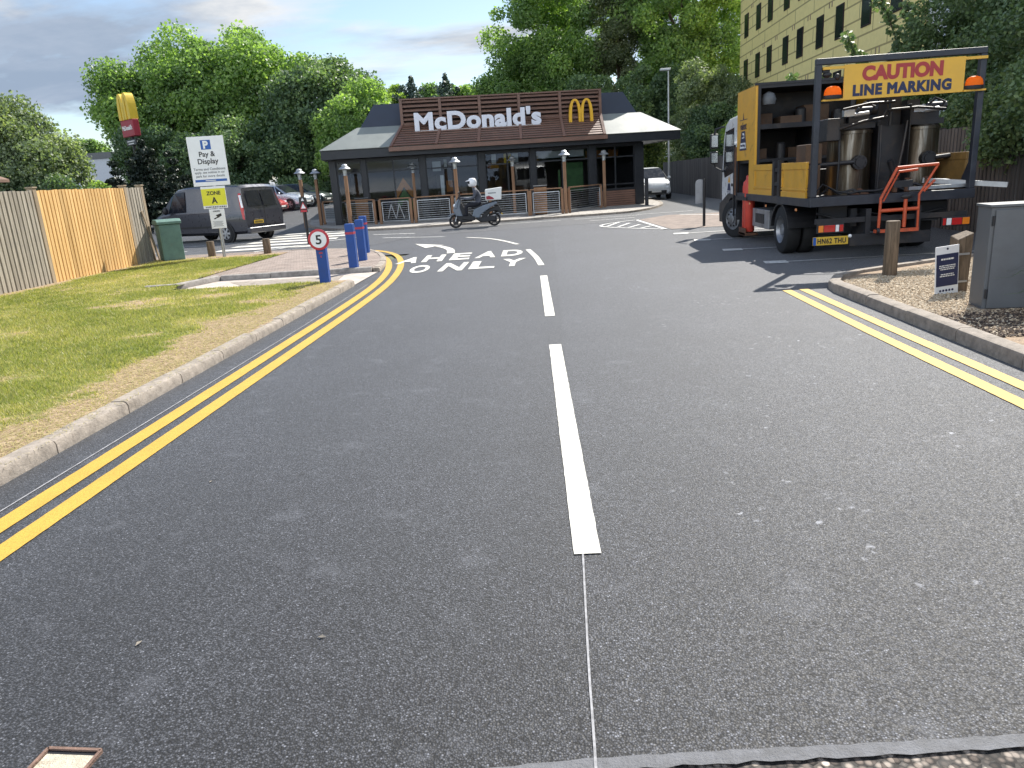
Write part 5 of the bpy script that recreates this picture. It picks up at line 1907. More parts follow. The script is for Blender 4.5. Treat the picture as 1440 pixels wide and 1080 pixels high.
# ------------------------------------------------------------------ far structures
yb = thing('office_block', 'pale yellow clad office block with rows of narrow dark windows', 'building', (16.0, 33, 0))
m = MB().box(0, 22, 2.6, 32.6, 0, 20)
m.build('wall', M['cladding'], yb)
wy = [63.6, 60.2, 57.2, 53.5, 50.6, 47.1, 44.1, 40.6, 37.3]
for fl_ in range(-1, 3):
    for y in wy:
        z = 7.75 + 3.3 * fl_
        m = MB()
        w = 0.56
        m.box(-0.05, 0.04, y - 33 - w, y - 33 + w, z - 0.02, z + 1.66)
        f = m.build('window', M['louvre_back'], yb)
        m = MB()
        m.quad((-0.055, y - 33 + w - 0.06, z + 0.05), (-0.055, y - 33 - w + 0.06, z + 0.05), (-0.055, y - 33 - w + 0.06, z + 1.6), (-0.055, y - 33 + w - 0.06, z + 1.6))
        m.build('pane', M['pane_dark'] if 'pane_dark' in M else M.setdefault('pane_dark', pm('pane_dark', (0.012, 0.015, 0.022), 0.12, var=0.1)), f)
for fl_ in range(-1, 3):
    m = MB()
    for y in wy[:-1]:
        for o_ in (-1.35, -1.75):
            m.box(-0.03, 0.0, y - 33 + o_ - 0.04, y - 33 + o_ + 0.04, 9.55 + 3.3 * fl_, 9.85 + 3.3 * fl_)
    m.build('vent', M['sign_yellow'] if False else M['fence_post'], yb)
m = MB().box(0.6, 20, -1.2, 2.58, 0, 20)
m.build('stair_tower', M['pale_glass'] if 'pale_glass' in M else M.setdefault('pale_glass', pm('pale_glass', (0.55, 0.60, 0.66), 0.12, var=0.06)), yb)
m = MB()
for z in range(2, 20, 2):
    m.box(0.55, 0.62, -1.2, 2.58, z, z + 0.12)
for y in (-1.2, 0.6, 2.45):
    m.box(0.54, 0.63, y, y + 0.13, 0, 20)
m.build('glazing_bars', M['galv'], yb)
m = MB().box(0, 22, -14, -1.25, 0, 20)
m.build('wing', M['cladding'], yb)
for z in (7.75, 11.05, 14.35):
    for y in (-3.2, -6.5, -9.8):
        MB().box(-0.05, 0.02, y - 0.55, y + 0.55, z, z + 1.65).build('window', M['louvre_back'], yb)
ib = thing('warehouse', 'grey warehouse gable glimpsed between the trees on the far left', 'building', (-47.5, 80, 0))
m = MB()
m.box(-3.2, 1.6, 0, 10, 0, 6.4)
m.build('wall', M['white_wall'], ib)
m = MB()
m.box(-3.35, 1.75, -0.15, 10.2, 6.4, 7.0)
m.build('roof', M['grey_box'], ib)
hb = thing('bungalow', 'brown tiled roof corner showing over the fence at the left edge', 'house', (-21.0, 24, 0))
m = MB().box(-4, 1.2, 0, 2.8, 0, 2.5)
m.build('wall', M['wall_dark'], hb)
m = MB()
m.prism([(-4.4, 2.55), (1.5, 2.62), (1.5, 2.72), (0.3, 3.2), (-1.4, 3.2), (-4.4, 2.66)], 'y', -0.3, 3.0)
m.build('roof', M['roof_tile'], hb)
sl_ = thing('street_lamp', 'tall thin street lamp with flat grey head rising among the trees behind the roof', 'street lamp', (7.35, 47, 0))
m = MB().tube([(0, 0, -0.1), (0, 0, 3), (0, 0, 7.1)], [0.09, 0.07, 0.045], 10)
m.build('column', M['galv'], sl_, 40)
m = MB()
m.box(-0.5, 0.12, -0.12, 0.12, 7.1, 7.24)
m.build('lamp_head', M['galv'], sl_, bevel=0.04)
fm = thing('floodlight_mast', 'distant slim lighting mast left of the pole sign', 'mast', (-46.2, 84, 0))
m = MB().tube([(0, 0, -0.1), (0, 0, 8.6)], [0.12, 0.06], 8)
m.build('column', M['galv'], fm, 40)
m = MB().box(-0.5, 0.5, -0.1, 0.1, 8.6, 8.78)
m.build('lamp_head', M['galv'], fm)
# low wall of vehicles/hedge backdrop beyond the car park
hd = tree('hedge', 'dark clipped hedge along the back of the car park', -16.5, 58.5, 0.5, 2, [((0, 0, 1.1), (7.5, 0.8, 1.1), 1.0)], 'dark', 26000, 0.16, 71, None, 0.08, 0.5, 70, cat='hedge', limbs=4)
for i, (x, y) in enumerate(((-12.2, 54.8), (-11.3, 54.9))):
    t = thing('notice_post', ('small white notice on a post in front of the dark hedge', 'second small notice post near the restaurant side wall')[i], 'sign', (x, y, 0.55))
    MB().cyl((0, 0, -0.1), (0, 0, 1.9), 0.03, n=8).build('post', M['galv'], t, 40)
    MB().box(-0.2, 0.2, -0.05, -0.035, 1.2 - 0.2 * i, 1.85).build('notice', M['sign_white'], t)

# ------------------------------------------------------------------ line-marking lorry
tk = thing('lorry', 'yellow and white line-marking lorry with boilers on its open flatbed', 'lorry', (4.08, 12.1, 0))
TW = 2.47
TI = Matrix.Identity(4)


def part(name, m, mat, parent=tk, **k):
    return m.build(name, M[mat], parent, **k)


# chassis
m = MB()
for x in (0.72, 1.62):
    m.box(x, x + 0.10, 0.25, 6.2, 0.52, 0.80)
for y in (0.5, 1.5, 2.6, 3.6, 4.4):
    m.box(0.3, 2.2, y, y + 0.08, 0.60, 0.86)
m.cyl((0.3, 1.56, 0.43), (2.17, 1.56, 0.43), 0.07)
m.cyl((0.3, 5.10, 0.43), (2.17, 5.10, 0.43), 0.06)
m.box(0.9, 1.6, 5.0, 6.2, 0.45, 0.95)
m.ell((1.2, 1.56, 0.43), (0.2, 0.2, 0.2))
part('chassis', m, 'steel_dark')
m = MB()
m.box(0.0, TW, 0.02, 4.75, 0.90, 0.99)
m.box(-0.01, TW + 0.01, -0.01, 0.06, 0.87, 1.012)
m.box(-0.012, 0.045, 0.06, 4.75, 0.87, 1.0)
m.box(TW - 0.045, TW + 0.012, 0.06, 4.75, 0.87, 1.0)
bed = part('flatbed', m, 'gantry', bevel=0.006)
# front box with open back
m = MB()
m.prism([(3.34, 0.995), (3.74, 0.995), (3.74, 1.66), (4.74, 1.66), (4.74, 3.03), (3.34, 3.03)], 'x', 0.0, 0.05)
bp = part('box_panel', m, 'truck_yellow')
m = MB()
m.prism([(3.34, 0.995), (4.74, 0.995), (4.74, 3.03), (3.34, 3.03)], 'x', TW - 0.05, TW)
part('box_panel', m, 'truck_yellow')
m = MB()
m.box(0.051, TW - 0.051, 4.66, 4.735, 1.0, 3.0)
m.box(0.051, TW - 0.051, 3.34, 4.655, 2.97, 3.025)
m.box(0.051, TW - 0.051, 3.36, 4.655, 2.22, 2.31)
m.box(0.051, TW - 0.051, 3.36, 4.655, 1.60, 1.66)
m.box(1.2, 1.26, 3.37, 4.655, 1.66, 2.22)
m.box(-0.012, TW + 0.012, 3.325, 3.37, 3.026, 3.07)
m.box(0.045, 0.10, 3.33, 3.37, 1.0, 3.026)
part('shelving', m, 'steel_dark')
rs = np.random.default_rng(9)
m = MB()
for x, w, h, z, y in ((0.16, 0.30, 0.22, 2.312, 3.8), (0.56, 0.42, 0.14, 2.312, 3.6), (1.1, 0.5, 0.34, 2.312, 3.9), (1.75, 0.45, 0.2, 2.312, 3.7), (0.12, 0.22, 0.2, 1.662, 3.7), (1.35, 0.6, 0.3, 1.662, 3.75), (0.82, 0.3, 0.2, 1.662, 3.9)):
    part('stored_crate', MB().box(x, x + w, y, y + 0.5, z, z + h), 'box_brown', bevel=0.01)
m = MB()
for x, r, h, z, y in ((0.98, 0.10, 0.28, 2.312, 3.6), (1.66, 0.09, 0.22, 2.312, 3.5), (0.58, 0.09, 0.30, 1.662, 3.5), (0.30, 0.13, 0.34, 1.0, 3.5), (2.1, 0.14, 0.34, 1.662, 3.5)):
    part('stored_drum', MB().lathe([(r, z), (r, z + h * 0.9), (r * 0.7, z + h)], (x, y + 0.1, 0), n=14), 'black', smooth=40)
m = MB()
m.lathe([(0.12, 2.62), (0.14, 2.72), (0.10, 2.82), (0.02, 2.86)], (0.28, 3.45, 0.05), n=14)
part('clear_sack', m, 'grey_box', smooth=50)
# emblem on the yellow panel (facing the kerb side, -x)
def on_side(mm, y, z):
    return shift(mm, (-0.004, y, z))
m = MB()
m.prism([(3.95 - 0.0, 1.86), (4.50, 1.86), (4.37, 2.24), (4.08, 2.24)], 'x', -0.004, -0.001)
em = part('emblem', m, 'navy', bp)
m = MB()
m.prism([(3.99, 1.90), (4.46, 1.90), (4.42, 2.01), (4.03, 2.01)], 'x', -0.007, -0.0045)
m.prism([(4.13, 2.10), (4.32, 2.10), (4.29, 2.20), (4.15, 2.20)], 'x', -0.007, -0.0045)
part('white_patch', m, 'sign_white', em)
part('lettering', shift(text_mb('line', 0.14, 0.07, 0.002, 0.02, '-x'), (-0.009, 4.225, 2.15)), 'navy', em)
part('lettering', shift(text_mb('marking', 0.36, 0.075, 0.002, 0.02, '-x'), (-0.009, 4.225, 1.955)), 'navy', em)
part('lettering', shift(text_mb('valent', 0.50, 0.15, 0.003, 0.01, '-x'), (-0.004, 4.225, 2.34)), 'navy', bp)
m = MB()
m.prism([(4.19, 2.47), (4.26, 2.47), (4.225, 2.60)], 'x', -0.004, -0.001)
m.box(-0.004, -0.001, 3.92, 4.53, 2.455, 2.468)
part('spire', m, 'navy', bp)
# drop sides
for i, (y0, y1) in enumerate(((0.26, 1.54), (2.10, 3.32))):
    for x0, x1, mat in ((-0.005, 0.035, 'truck_yellow'), (TW - 0.035, TW + 0.005, 'mustard')):
        m = MB()
        m.box(x0 + 0.018, x1 - 0.012, y0, y1, 1.0, 1.56)
        for z0, z1 in ((1.0, 1.09), (1.115, 1.15), (1.45, 1.56)):
            m.box(x0, x1, y0, y1, z0, z1)
        for y in (y0, y1 - 0.05):
            m.box(x0 + 0.001, x1 - 0.001, y, y + 0.05, 1.16, 1.44)
        part('drop_side', m, mat, bevel=0.004)
for x0, x1 in ((-0.02, 0.05), (TW - 0.05, TW + 0.02)):
    m = MB()
    m.box(x0, x1, 1.60, 1.72, 1.0, 1.62)
    m.box(x0, x1, 1.92, 2.04, 1.0, 1.60)
    m.box(x0 + 0.01, x1 - 0.01, 1.72, 1.92, 1.18, 1.24)
    m.box(x0 + 0.01, x1 - 0.01, 1.72, 1.92, 1.42, 1.48)
    part('side_post', m, 'steel_dark')
# gantry
m = MB()
for x in (0.0, TW - 0.09):
    m.box(x, x + 0.09, 0.0, 0.09, 1.014, 2.94)
    m.prism([(0.09, 1.014), (0.40, 1.014), (0.09, 1.5)], 'x', x + 0.03, x + 0.06)
m.box(0.0, TW, 0.0, 0.09, 2.94, 3.03)
part('gantry_frame', m, 'gantry', bevel=0.01)
m = MB()
m.box(0.40, 2.145, -0.035, -0.012, 2.42, 2.915)
sb = part('caution_board', m, 'sign_yellow', bevel=0.003)
part('lettering', shift(text_mb('CAUTION', 1.17, 0.215, 0.002, 0.06), (1.245, -0.0385, 2.775)), 'sign_red', sb)
part('lettering', shift(text_mb('LINE MARKING', 1.43, 0.165, 0.002, 0.06, spacing=1.12), (1.25, -0.0385, 2.545)), 'navy', sb)
for q in ((0.09, 0.40, -0.03, -0.005, 2.865, 2.905), (2.145, 2.46, -0.03, -0.005, 2.865, 2.905), (0.09, 0.40, -0.06, -0.005, 2.42, 2.445), (2.145, 2.46, -0.06, -0.005, 2.42, 2.445)):
    part('board_arm', MB().box(*q), 'sign_yellow')
for x in (0.245, 2.295):
    m = MB()
    m.lathe([(0.13, 2.447), (0.135, 2.46), (0.135, 2.50)], (x, -0.03, 0), n=24, sc=(1, 0.55))
    bc = part('beacon', m, 'black', smooth=40)
    m = MB()
    m.lathe([(0.128, 2.502), (0.126, 2.54), (0.112, 2.585), (0.085, 2.615), (0.04, 2.63), (0.005, 2.632)], (x, -0.03, 0), n=24, sc=(1, 0.55))
    part('amber_lens', m, 'beacon', bc, smooth=40)
# clamps of the work light
m = MB()
m.ell((0.17, 0.03, 2.80), (0.07, 0.05, 0.045))
m.ell((0.33, 0.05, 2.76), (0.04, 0.04, 0.05))
m.box(0.10, 0.2, 0.0, 0.06, 2.83, 2.90)
part('work_light', m, 'black', smooth=50)
# boilers
for x, y, r in ((0.98, 1.15, 0.34), (2.08, 1.15, 0.32)):
    m = MB()
    m.lathe([(r * 1.03, 0.992), (r * 1.03, 1.06), (r, 1.065), (r, 1.95), (r * 1.04, 1.955), (r * 1.04, 2.0), (r * 0.9, 2.03)], (x, y, 0), n=32)
    b = part('boiler', m, 'boiler', smooth=35)
    m = MB()
    m.cyl((x + 0.02, y - r - 0.10, 1.50), (x + 0.02, y - r + 0.03, 1.50), 0.115, n=20)
    m.cyl((x + 0.02, y - r - 0.12, 1.50), (x + 0.02, y - r - 0.10, 1.50), 0.075, n=16)
    for k in range(8):
        a = 6.283 * k / 8
        m.cyl((x + 0.02 + 0.095 * math.cos(a), y - r - 0.115, 1.5 + 0.095 * math.sin(a)), (x + 0.02 + 0.095 * math.cos(a), y - r - 0.095, 1.5 + 0.095 * math.sin(a)), 0.012, n=6)
    part('outlet_flange', m, 'steel_dark', b, smooth=40)
    m = MB()
    m.box(x - r, x + r * 0.9, y - 0.25, y + 0.25, 2.031, 2.12)
    m.cyl((x - 0.2, y - 0.1, 2.12), (x - 0.2, y - 0.1, 2.30), 0.10)
    m.box(x - 0.12, x + 0.20, y - 0.25, y + 0.05, 2.121, 2.22)
    m.cyl((x + 0.05, y - 0.15, 2.30), (x + 0.34, y - 0.15, 2.30), 0.07)
    m.tube([(x + 0.2, y - 0.2, 2.22), (x + 0.26, y - 0.28, 2.36), (x + 0.1, y - 0.3, 2.42), (x - 0.05, y - 0.22, 2.24)], 0.022, 8)
    part('lid_gear', m, 'steel_dark', b, smooth=40)
    m = MB()
    m.cyl((x - 0.05, y - 0.27, 2.24), (x + 0.18, y - 0.27, 2.26), 0.035)
    m.box(x - 0.22, x - 0.05, y - 0.3, y - 0.2, 2.225, 2.33)
    part('motor', m, 'galv', b, smooth=40)
m = MB()
m.tube([(0.05, 0.72, 1.49), (0.5, 0.72, 1.50), (0.9, 0.72, 1.51)], 0.035, 10)
m.tube([(2.2, 0.74, 1.5), (2.42, 0.74, 1.52), (2.42, 0.9, 1.5)], 0.035, 10)
part('outlet_pipe', m, 'steel_dark', smooth=40)
m = MB()
m.lathe([(0.17, 0.996), (0.13, 1.015), (0.07, 1.05), (0.02, 1.09)], (1.03, 0.75, 0), n=14)
part('paint_spill', m, 'rust', smooth=60)
m = MB()
m.box(1.34, 1.74, 0.9, 1.6, 0.992, 2.05)
part('control_box', MB().box(0.42, 0.62, 0.62, 1.3, 1.86, 2.20), 'steel_dark', bevel=0.01)
m.box(1.36, 1.72, 1.0, 1.5, 2.051, 2.5)
m.cyl((1.5, 0.86, 2.05), (1.5, 0.86, 2.7), 0.03)
m.cyl((1.18, 1.6, 2.05), (1.18, 1.6, 2.75), 0.04)
m.tube([(1.3, 0.8, 2.1), (1.42, 0.78, 2.3), (1.38, 0.8, 2.6), (1.46, 0.84, 2.8)], 0.02, 8)
m.box(1.75, 1.95, 0.86, 1.3, 2.04, 2.42)
part('burner_housing', m, 'steel_dark')
m = MB()
m.box(0.10, 0.36, 0.62, 1.10, 1.52, 1.83)
m.box(0.08, 0.34, 0.60, 1.15, 1.02, 1.50)
part('paint_box', m, 'box_brown', bevel=0.012)
m = MB()
m.tube([(0.7, 0.4, 1.02), (0.85, 0.32, 1.06), (1.1, 0.3, 1.05), (1.35, 0.34, 1.08)], 0.02, 8)
m.tube([(0.15, 0.3, 1.05), (0.3, 0.36, 1.2), (0.5, 0.3, 1.08), (0.75, 0.3, 1.03)], 0.012, 8)
m.cyl((1.30, 0.3, 0.992), (1.30, 0.3, 1.18), 0.035)
m.tube([(1.42, 0.6, 0.99), (1.48, 0.55, 1.3), (1.38, 0.5, 1.5)], 0.05, 8)
part('hose', m, 'black', smooth=50)
m = MB()
m.box(0.45, 0.62, 1.55, 2.1, 0.992, 1.75)
m.box(0.30, 2.2, 1.75, 2.0, 0.993, 1.42)
m.box(0.15, 0.4, 2.3, 3.2, 0.992, 1.5)
m.box(0.6, 2.3, 2.2, 3.2, 0.992, 1.62)
m.box(1.74, 1.76, 0.7, 1.7, 0.994, 2.35)
part('gear_chest', m, 'black', bevel=0.01)
m = MB()
for x0, z0, x1, z1 in ((0.62, 2.02, 1.4, 2.18), (1.4, 2.28, 2.3, 2.24), (0.7, 2.33, 1.5, 2.40), (1.6, 1.2, 1.72, 2.1), (0.66, 1.05, 0.66, 2.0), (1.31, 1.02, 1.31, 2.05)):
    m.tube([(x0, 0.74, z0), ((x0 + x1) / 2, 0.70, (z0 + z1) / 2 + 0.03), (x1, 0.74, z1)], 0.02, 8)
m.tube([(1.36, 0.62, 1.02), (1.5, 0.55, 1.10), (1.66, 0.58, 1.03), (1.8, 0.5, 1.12), (2.0, 0.45, 1.03), (2.25, 0.42, 1.06)], 0.026, 8)
m.tube([(0.3, 0.5, 1.02), (0.42, 0.42, 1.14), (0.6, 0.48, 1.03), (0.78, 0.40, 1.09), (0.9, 0.36, 1.03)], 0.02, 8)
part('pipework', m, 'steel_dark', smooth=40)
for x in (1.42, 1.62, 1.9):
    part('valve', MB().lathe([(0.02, 1.0), (0.045, 1.01), (0.045, 1.10), (0.02, 1.12), (0.02, 1.2), (0.05, 1.205), (0.05, 1.22)], (x, 0.36, 0), n=12), 'rust', smooth=40)
m = MB()
m.box(0.30, 0.70, 0.35, 0.6, 0.60, 0.86)
part('underbody_tank', MB().box(1.75, 2.3, 0.4, 0.9, 0.55, 0.85), 'black', bevel=0.03)
part('underbody_tank', m, 'black')
part('air_line', MB().tube([(0.2, 0.3, 0.75), (0.6, 0.25, 0.62), (0.95, 0.3, 0.74), (1.5, 0.28, 0.6), (2.2, 0.3, 0.72)], 0.02, 8), 'black', smooth=40)
# long beam lying across the tail
m = MB()
m.bar((1.95, 0.55, 1.16), (2.88, -0.14, 1.04), 0.09, 0.075)
m.bar((1.55, 0.16, 1.06), (2.55, 0.16, 1.06), 0.05, 0.05)
part('spreader_beam', m, 'galv')
# rear end: bumper, lights, plate
m = MB()
m.box(0.10, 2.40, 0.02, 0.08, 0.60, 0.68)
m.box(0.62, 1.86, -0.02, 0.06, 0.24, 0.42)
m.box(0.86, 0.94, 0.0, 0.5, 0.24, 0.80)
m.box(1.62, 1.70, 0.0, 0.5, 0.24, 0.80)
m.box(0.70, 1.9, 0.5, 0.56, 0.4, 0.88)
part('rear_bumper', m, 'steel_dark')
for x0, x1 in ((0.12, 0.54), (2.02, 2.46)):
    m = MB()
    m.box(x0, x1, 0.0, 0.05, 0.455, 0.60)
    h = part('tail_light', m, 'black', bevel=0.008)
    s_ = 1 if x0 < 1 else -1
    xs = [x0 + 0.015, x0 + 0.10, x0 + 0.28, x0 + 0.34, x1 - 0.015]
    mats = ['lamp_orange', 'lamp_red', 'lamp_white', 'lamp_red']
    if s_ < 0:
        xs = [x0 + 0.015, x0 + 0.07, x0 + 0.15, x0 + 0.31, x1 - 0.015]
        mats = ['lamp_red', 'lamp_white', 'lamp_red', 'lamp_orange']
    for k in range(4):
        m = MB().box(xs[k] + 0.004, xs[k + 1] - 0.004, -0.008, -0.001, 0.475, 0.58)
        part('lens', m, mats[k], h, bevel=0.006)
m = MB().box(0.055, 0.60, -0.022, -0.008, 0.275, 0.405)
npl = part('number_plate', m, 'plate_yellow', bevel=0.003)
part('lettering', shift(text_mb('HN62 THU', 0.44, 0.085, 0.0015, 0.03, spacing=1.1), (0.345, -0.0245, 0.34)), 'letter_black', npl)
part('blue_band', MB().box(0.058, 0.105, -0.0245, -0.0225, 0.279, 0.401), 'sign_blue', npl)
m = MB().ell((0.62, -0.03, 0.40), (0.03, 0.03, 0.03))
part('marker_lamp', m, 'lamp_white', smooth=60)
m = MB()
for y in (0.6, 2.35, 3.5):
    m.box(-0.018, -0.012, y, y + 0.09, 0.79, 0.83)
part('side_marker', m, 'lamp_orange')
# wheels
for x, y, s_ in ((0.14, 1.56, -1), (TW - 0.14, 1.56, 1), (0.12, 5.10, -1), (TW - 0.12, 5.10, 1)):
    w = MB().lathe([(0.24, -0.13), (0.37, -0.13), (0.415, -0.09), (0.42, 0.09), (0.37, 0.13), (0.24, 0.13)] if False else [(0.24, -0.13), (0.36, -0.13), (0.405, -0.11), (0.425, -0.07), (0.425, 0.07), (0.405, 0.11), (0.36, 0.13), (0.24, 0.13)], (x, y, 0.425), 'x', 32, cap=False)
    steer = Matrix.Translation((x, y, 0)) @ Matrix.Rotation(R(24 if y > 3 else 0), 4, 'Z') @ Matrix.Translation((-x, -y, 0))
    ty = part('wheel', w.xf(steer), 'rubber', smooth=35)
    h = MB()
    o = x + s_ * 0.12
    d = s_
    front = y > 3
    h.lathe(sorted([(0.245, o - d * 0.10), (0.25, o), (0.235, o + d * 0.008), (0.22, o - d * 0.02), (0.20, o - d * (0.01 if front else 0.09)), (0.11, o - d * (-0.02 if front else 0.09)), (0.10, o + d * (0.05 if front else -0.02)), (0.05, o + d * (0.06 if front else -0.01))], key=lambda q: 0) if d > 0 else
            [(0.245, o - d * 0.10), (0.25, o), (0.235, o + d * 0.008), (0.22, o - d * 0.02), (0.20, o - d * (0.01 if front else 0.09)), (0.11, o - d * (-0.02 if front else 0.09)), (0.10, o + d * (0.05 if front else -0.02)), (0.05, o + d * (0.06 if front else -0.01))], (0, y, 0.425), 'x', 30)
    rm = part('rim', h.xf(steer), 'rim', ty, smooth=35)
    h = MB()
    for k in range(10):
        a = 6.283 * k / 10
        c = (o - d * (0.005 if front else 0.085), y + 0.155 * math.cos(a), 0.425 + 0.155 * math.sin(a))
        h.cyl(c, (c[0] + d * 0.03, c[1], c[2]), 0.022, n=8)
    part('wheel_nut', h.xf(steer), 'black' if front else 'rim', ty, smooth=40)
# second tyre of the rear pair
for x in (0.42, TW - 0.42):
    w = MB().lathe([(0.24, -0.12), (0.40, -0.12), (0.425, -0.08), (0.425, 0.08), (0.40, 0.12), (0.24, 0.12)], (x, 1.56, 0.425), 'x', 28)
    part('wheel', w, 'rubber', smooth=35)
# mudguards
for x0, x1 in ((-0.01, 0.5), (TW - 0.5, TW + 0.01)):
    m = MB()
    arc = [(1.56 + 0.52 * math.cos(R(a)), 0.42 + 0.47 * math.sin(R(a))) for a in range(5, 176, 12)]
    ar_in = [(1.56 + 0.49 * math.cos(R(a)), 0.42 + 0.44 * math.sin(R(a))) for a in range(5, 176, 12)]
    for k in range(len(arc) - 1):
        m.prism([arc[k], arc[k + 1], ar_in[k + 1], ar_in[k]], 'x', x0, x1)
    part('mudguard', m, 'black', smooth=40)
# side boxes, gas bottles, exhaust
m = MB()
m.box(0.06, 0.45, 2.45, 3.6, 0.36, 0.72)
sbx = part('battery_box', m, 'rim', bevel=0.015)
part('box_grille', MB().box(0.05, 0.059, 2.75, 3.35, 0.45, 0.63), 'black', sbx)
for x, y in ((0.08, 3.92), (0.10, 4.16)):
    m = MB()
    m.lathe([(0.09, 0.22), (0.105, 0.24), (0.105, 1.12), (0.09, 1.22), (0.04, 1.27), (0.04, 1.34), (0.02, 1.36)], (x, y, 0), n=20)
    part('gas_bottle', m, 'red_gas', smooth=45)
m = MB()
m.box(-0.04, 0.22, 3.76, 4.32, 0.15, 0.20)
m.box(-0.04, -0.02, 3.78, 4.30, 0.16, 0.30)
m.cyl((0.12, 4.4, 0.4), (0.12, 4.4, 0.85), 0.06)
part('bottle_tray', m, 'rust')
m = MB()
m.tube([(0.02, 4.80, 0.95), (0.02, 4.80, 1.95)], 0.055, 12)
part('exhaust_stack', m, 'rust', smooth=40)
m = MB()
for y in (4.78, 4.9):
    m.box(-0.03, 0.01, y - 0.02, y + 0.02, 0.5, 2.0) if y > 4.85 else m.box(-0.03, 0.0, y - 0.16, y - 0.12, 0.3, 1.66)
m.box(-0.03, 0.0, 3.76, 4.62, 0.86, 0.93)
part('ladder', m, 'steel_dark')
# cab
m = MB()
prof = [(4.98, 0.62), (6.50, 0.62), (6.60, 0.80), (6.60, 1.45), (6.46, 2.20), (6.28, 2.50), (5.95, 2.60), (4.98, 2.64)]
m.prism(prof, 'x', 0.10, TW - 0.10)
cab = part('cab', m, 'truck_white', bevel=0.07, seg=3)
for x, d in ((0.10, -1), (TW - 0.10, 1)):
    m = MB()
    m.prism([(5.42, 1.42), (6.28, 1.30), (6.42, 1.48), (6.32, 2.05), (6.22, 2.33), (5.42, 2.38)], 'x', x - 0.004, x + 0.004)
    part('side_window', m, 'pane_dark', cab)
    m = MB()
    m.prism([(5.36, 0.9), (6.5, 0.9), (6.5, 1.2), (6.3, 1.28), (5.36, 1.40)], 'x', x + d * 0.004, x + d * 0.012)
    part('door', m, 'truck_white', cab, bevel=0.004)
    m = MB().box(x + d * 0.013 - 0.01, x + d * 0.013 + 0.01, 5.42, 5.56, 1.12, 1.18)
    part('door_handle', m, 'black', cab)
m = MB()
m.prism([(4.99, 0.45), (5.30, 0.95), (5.78, 0.95), (6.60, 0.70), (6.66, 0.55), (6.62, 0.28), (5.62, 0.28), (5.58, 0.70), (5.30, 0.9)], 'x', 0.06, TW - 0.06)
part('front_bumper', m, 'black', cab)
m = MB()
arc = [(5.10 + 0.55 * math.cos(R(a)), 0.43 + 0.52 * math.sin(R(a))) for a in range(0, 181, 12)]
ari = [(5.10 + 0.49 * math.cos(R(a)), 0.43 + 0.46 * math.sin(R(a))) for a in range(0, 181, 12)]
for x0, x1 in ((0.0, 0.3), (TW - 0.3, TW)):
    for k in range(len(arc) - 1):
        m.prism([arc[k], arc[k + 1], ari[k + 1], ari[k]], 'x', x0, x1)
part('wheel_arch', m, 'black', cab, smooth=40)
m = MB()
m.quad((0.22, 6.612, 1.5), (TW - 0.22, 6.612, 1.5), (TW - 0.28, 6.475, 2.22), (0.28, 6.475, 2.22))
part('windscreen', m, 'pane_dark', cab)
for x, d in ((0.08, -1), (TW - 0.08, 1)):
    m = MB()
    m.box(min(x + d * 0.06, x + d * 0.25), max(x + d * 0.06, x + d * 0.25), 6.60, 6.72, 1.98, 2.32)
    m.box(min(x + d * 0.06, x + d * 0.25), max(x + d * 0.06, x + d * 0.25), 6.60, 6.72, 1.62, 1.92)
    mr = part('mirror', m, 'black', cab, bevel=0.04, seg=3)
    m = MB()
    for z0, z1 in ((2.02, 2.28), (1.66, 1.88)):
        part('mirror_glass', MB().box(min(x + d * 0.085, x + d * 0.225), max(x + d * 0.085, x + d * 0.225), 6.592, 6.598, z0, z1), 'chrome', mr)
    part('mirror_arm', MB().tube([(x, 6.3, 2.45), (x + d * 0.12, 6.64, 2.42), (x + d * 0.15, 6.66, 2.3)], 0.025, 8), 'black', mr, smooth=40)
    part('mirror_arm', MB().tube([(x, 6.4, 1.45), (x + d * 0.12, 6.66, 1.55), (x + d * 0.15, 6.66, 1.66)], 0.02, 8), 'black', mr, smooth=40)
# small emblem and writing on the cab door
m = MB()
m.prism([(5.62, 1.02), (5.94, 1.02), (5.87, 1.18), (5.69, 1.18)], 'x', 0.083, 0.086)
part('emblem', m, 'navy', cab)
m = MB()
m.prism([(5.68, 1.20), (5.88, 1.20), (5.86, 1.26), (5.78, 1.34), (5.70, 1.26)], 'x', 0.083, 0.086)
part('emblem', m, 'truck_yellow', cab)
m = MB()
for k in range(3):
    m.box(0.083, 0.086, 5.6, 5.98 - 0.05 * k, 0.985 - 0.03 * k, 0.998 - 0.03 * k)
part('small_print', m, 'navy', cab)

# orange hand trolley hooked on the tail of the lorry
ot = thing('hand_trolley', 'orange tubular trolley frame hooked on the back of the lorry', 'trolley', (5.28, 11.98, 0.40))
m = MB()
LB, RB = -0.19, 0.38
m.tube([(LB, 0, 0.06), (LB, -0.02, 0.55), (LB + 0.2, -0.06, 0.99)], 0.022, 10)
m.tube([(RB + 0.02, 0, 0.06), (RB, -0.02, 0.58), (RB + 0.23, -0.06, 1.01)], 0.018, 10)
m.tube([(LB + 0.2, -0.06, 0.99), (RB + 0.23, -0.06, 1.01)], 0.024, 10)
m.tube([(LB + 0.24, -0.02, 0.93), (LB + 0.52, -0.02, 0.95)], 0.02, 10)
m.tube([(LB + 0.06, 0.03, 0.5), (LB + 0.25, -0.02, 0.93)], 0.014, 10)
m.tube([(LB, -0.01, 0.36), (RB, -0.01, 0.37)], 0.028, 10)
m.tube([(0.18, -0.03, 0.10), (0.18, -0.03, 0.58)], 0.028, 10)
m.box(LB - 0.06, RB + 0.02, -0.05, 0.03, 0.03, 0.08)
m.tube([(RB + 0.06, -0.02, 0.62), (RB + 0.2, -0.05, 0.78)], 0.02, 8)
m.build('frame', M['orange'], ot, 40)
m = MB()
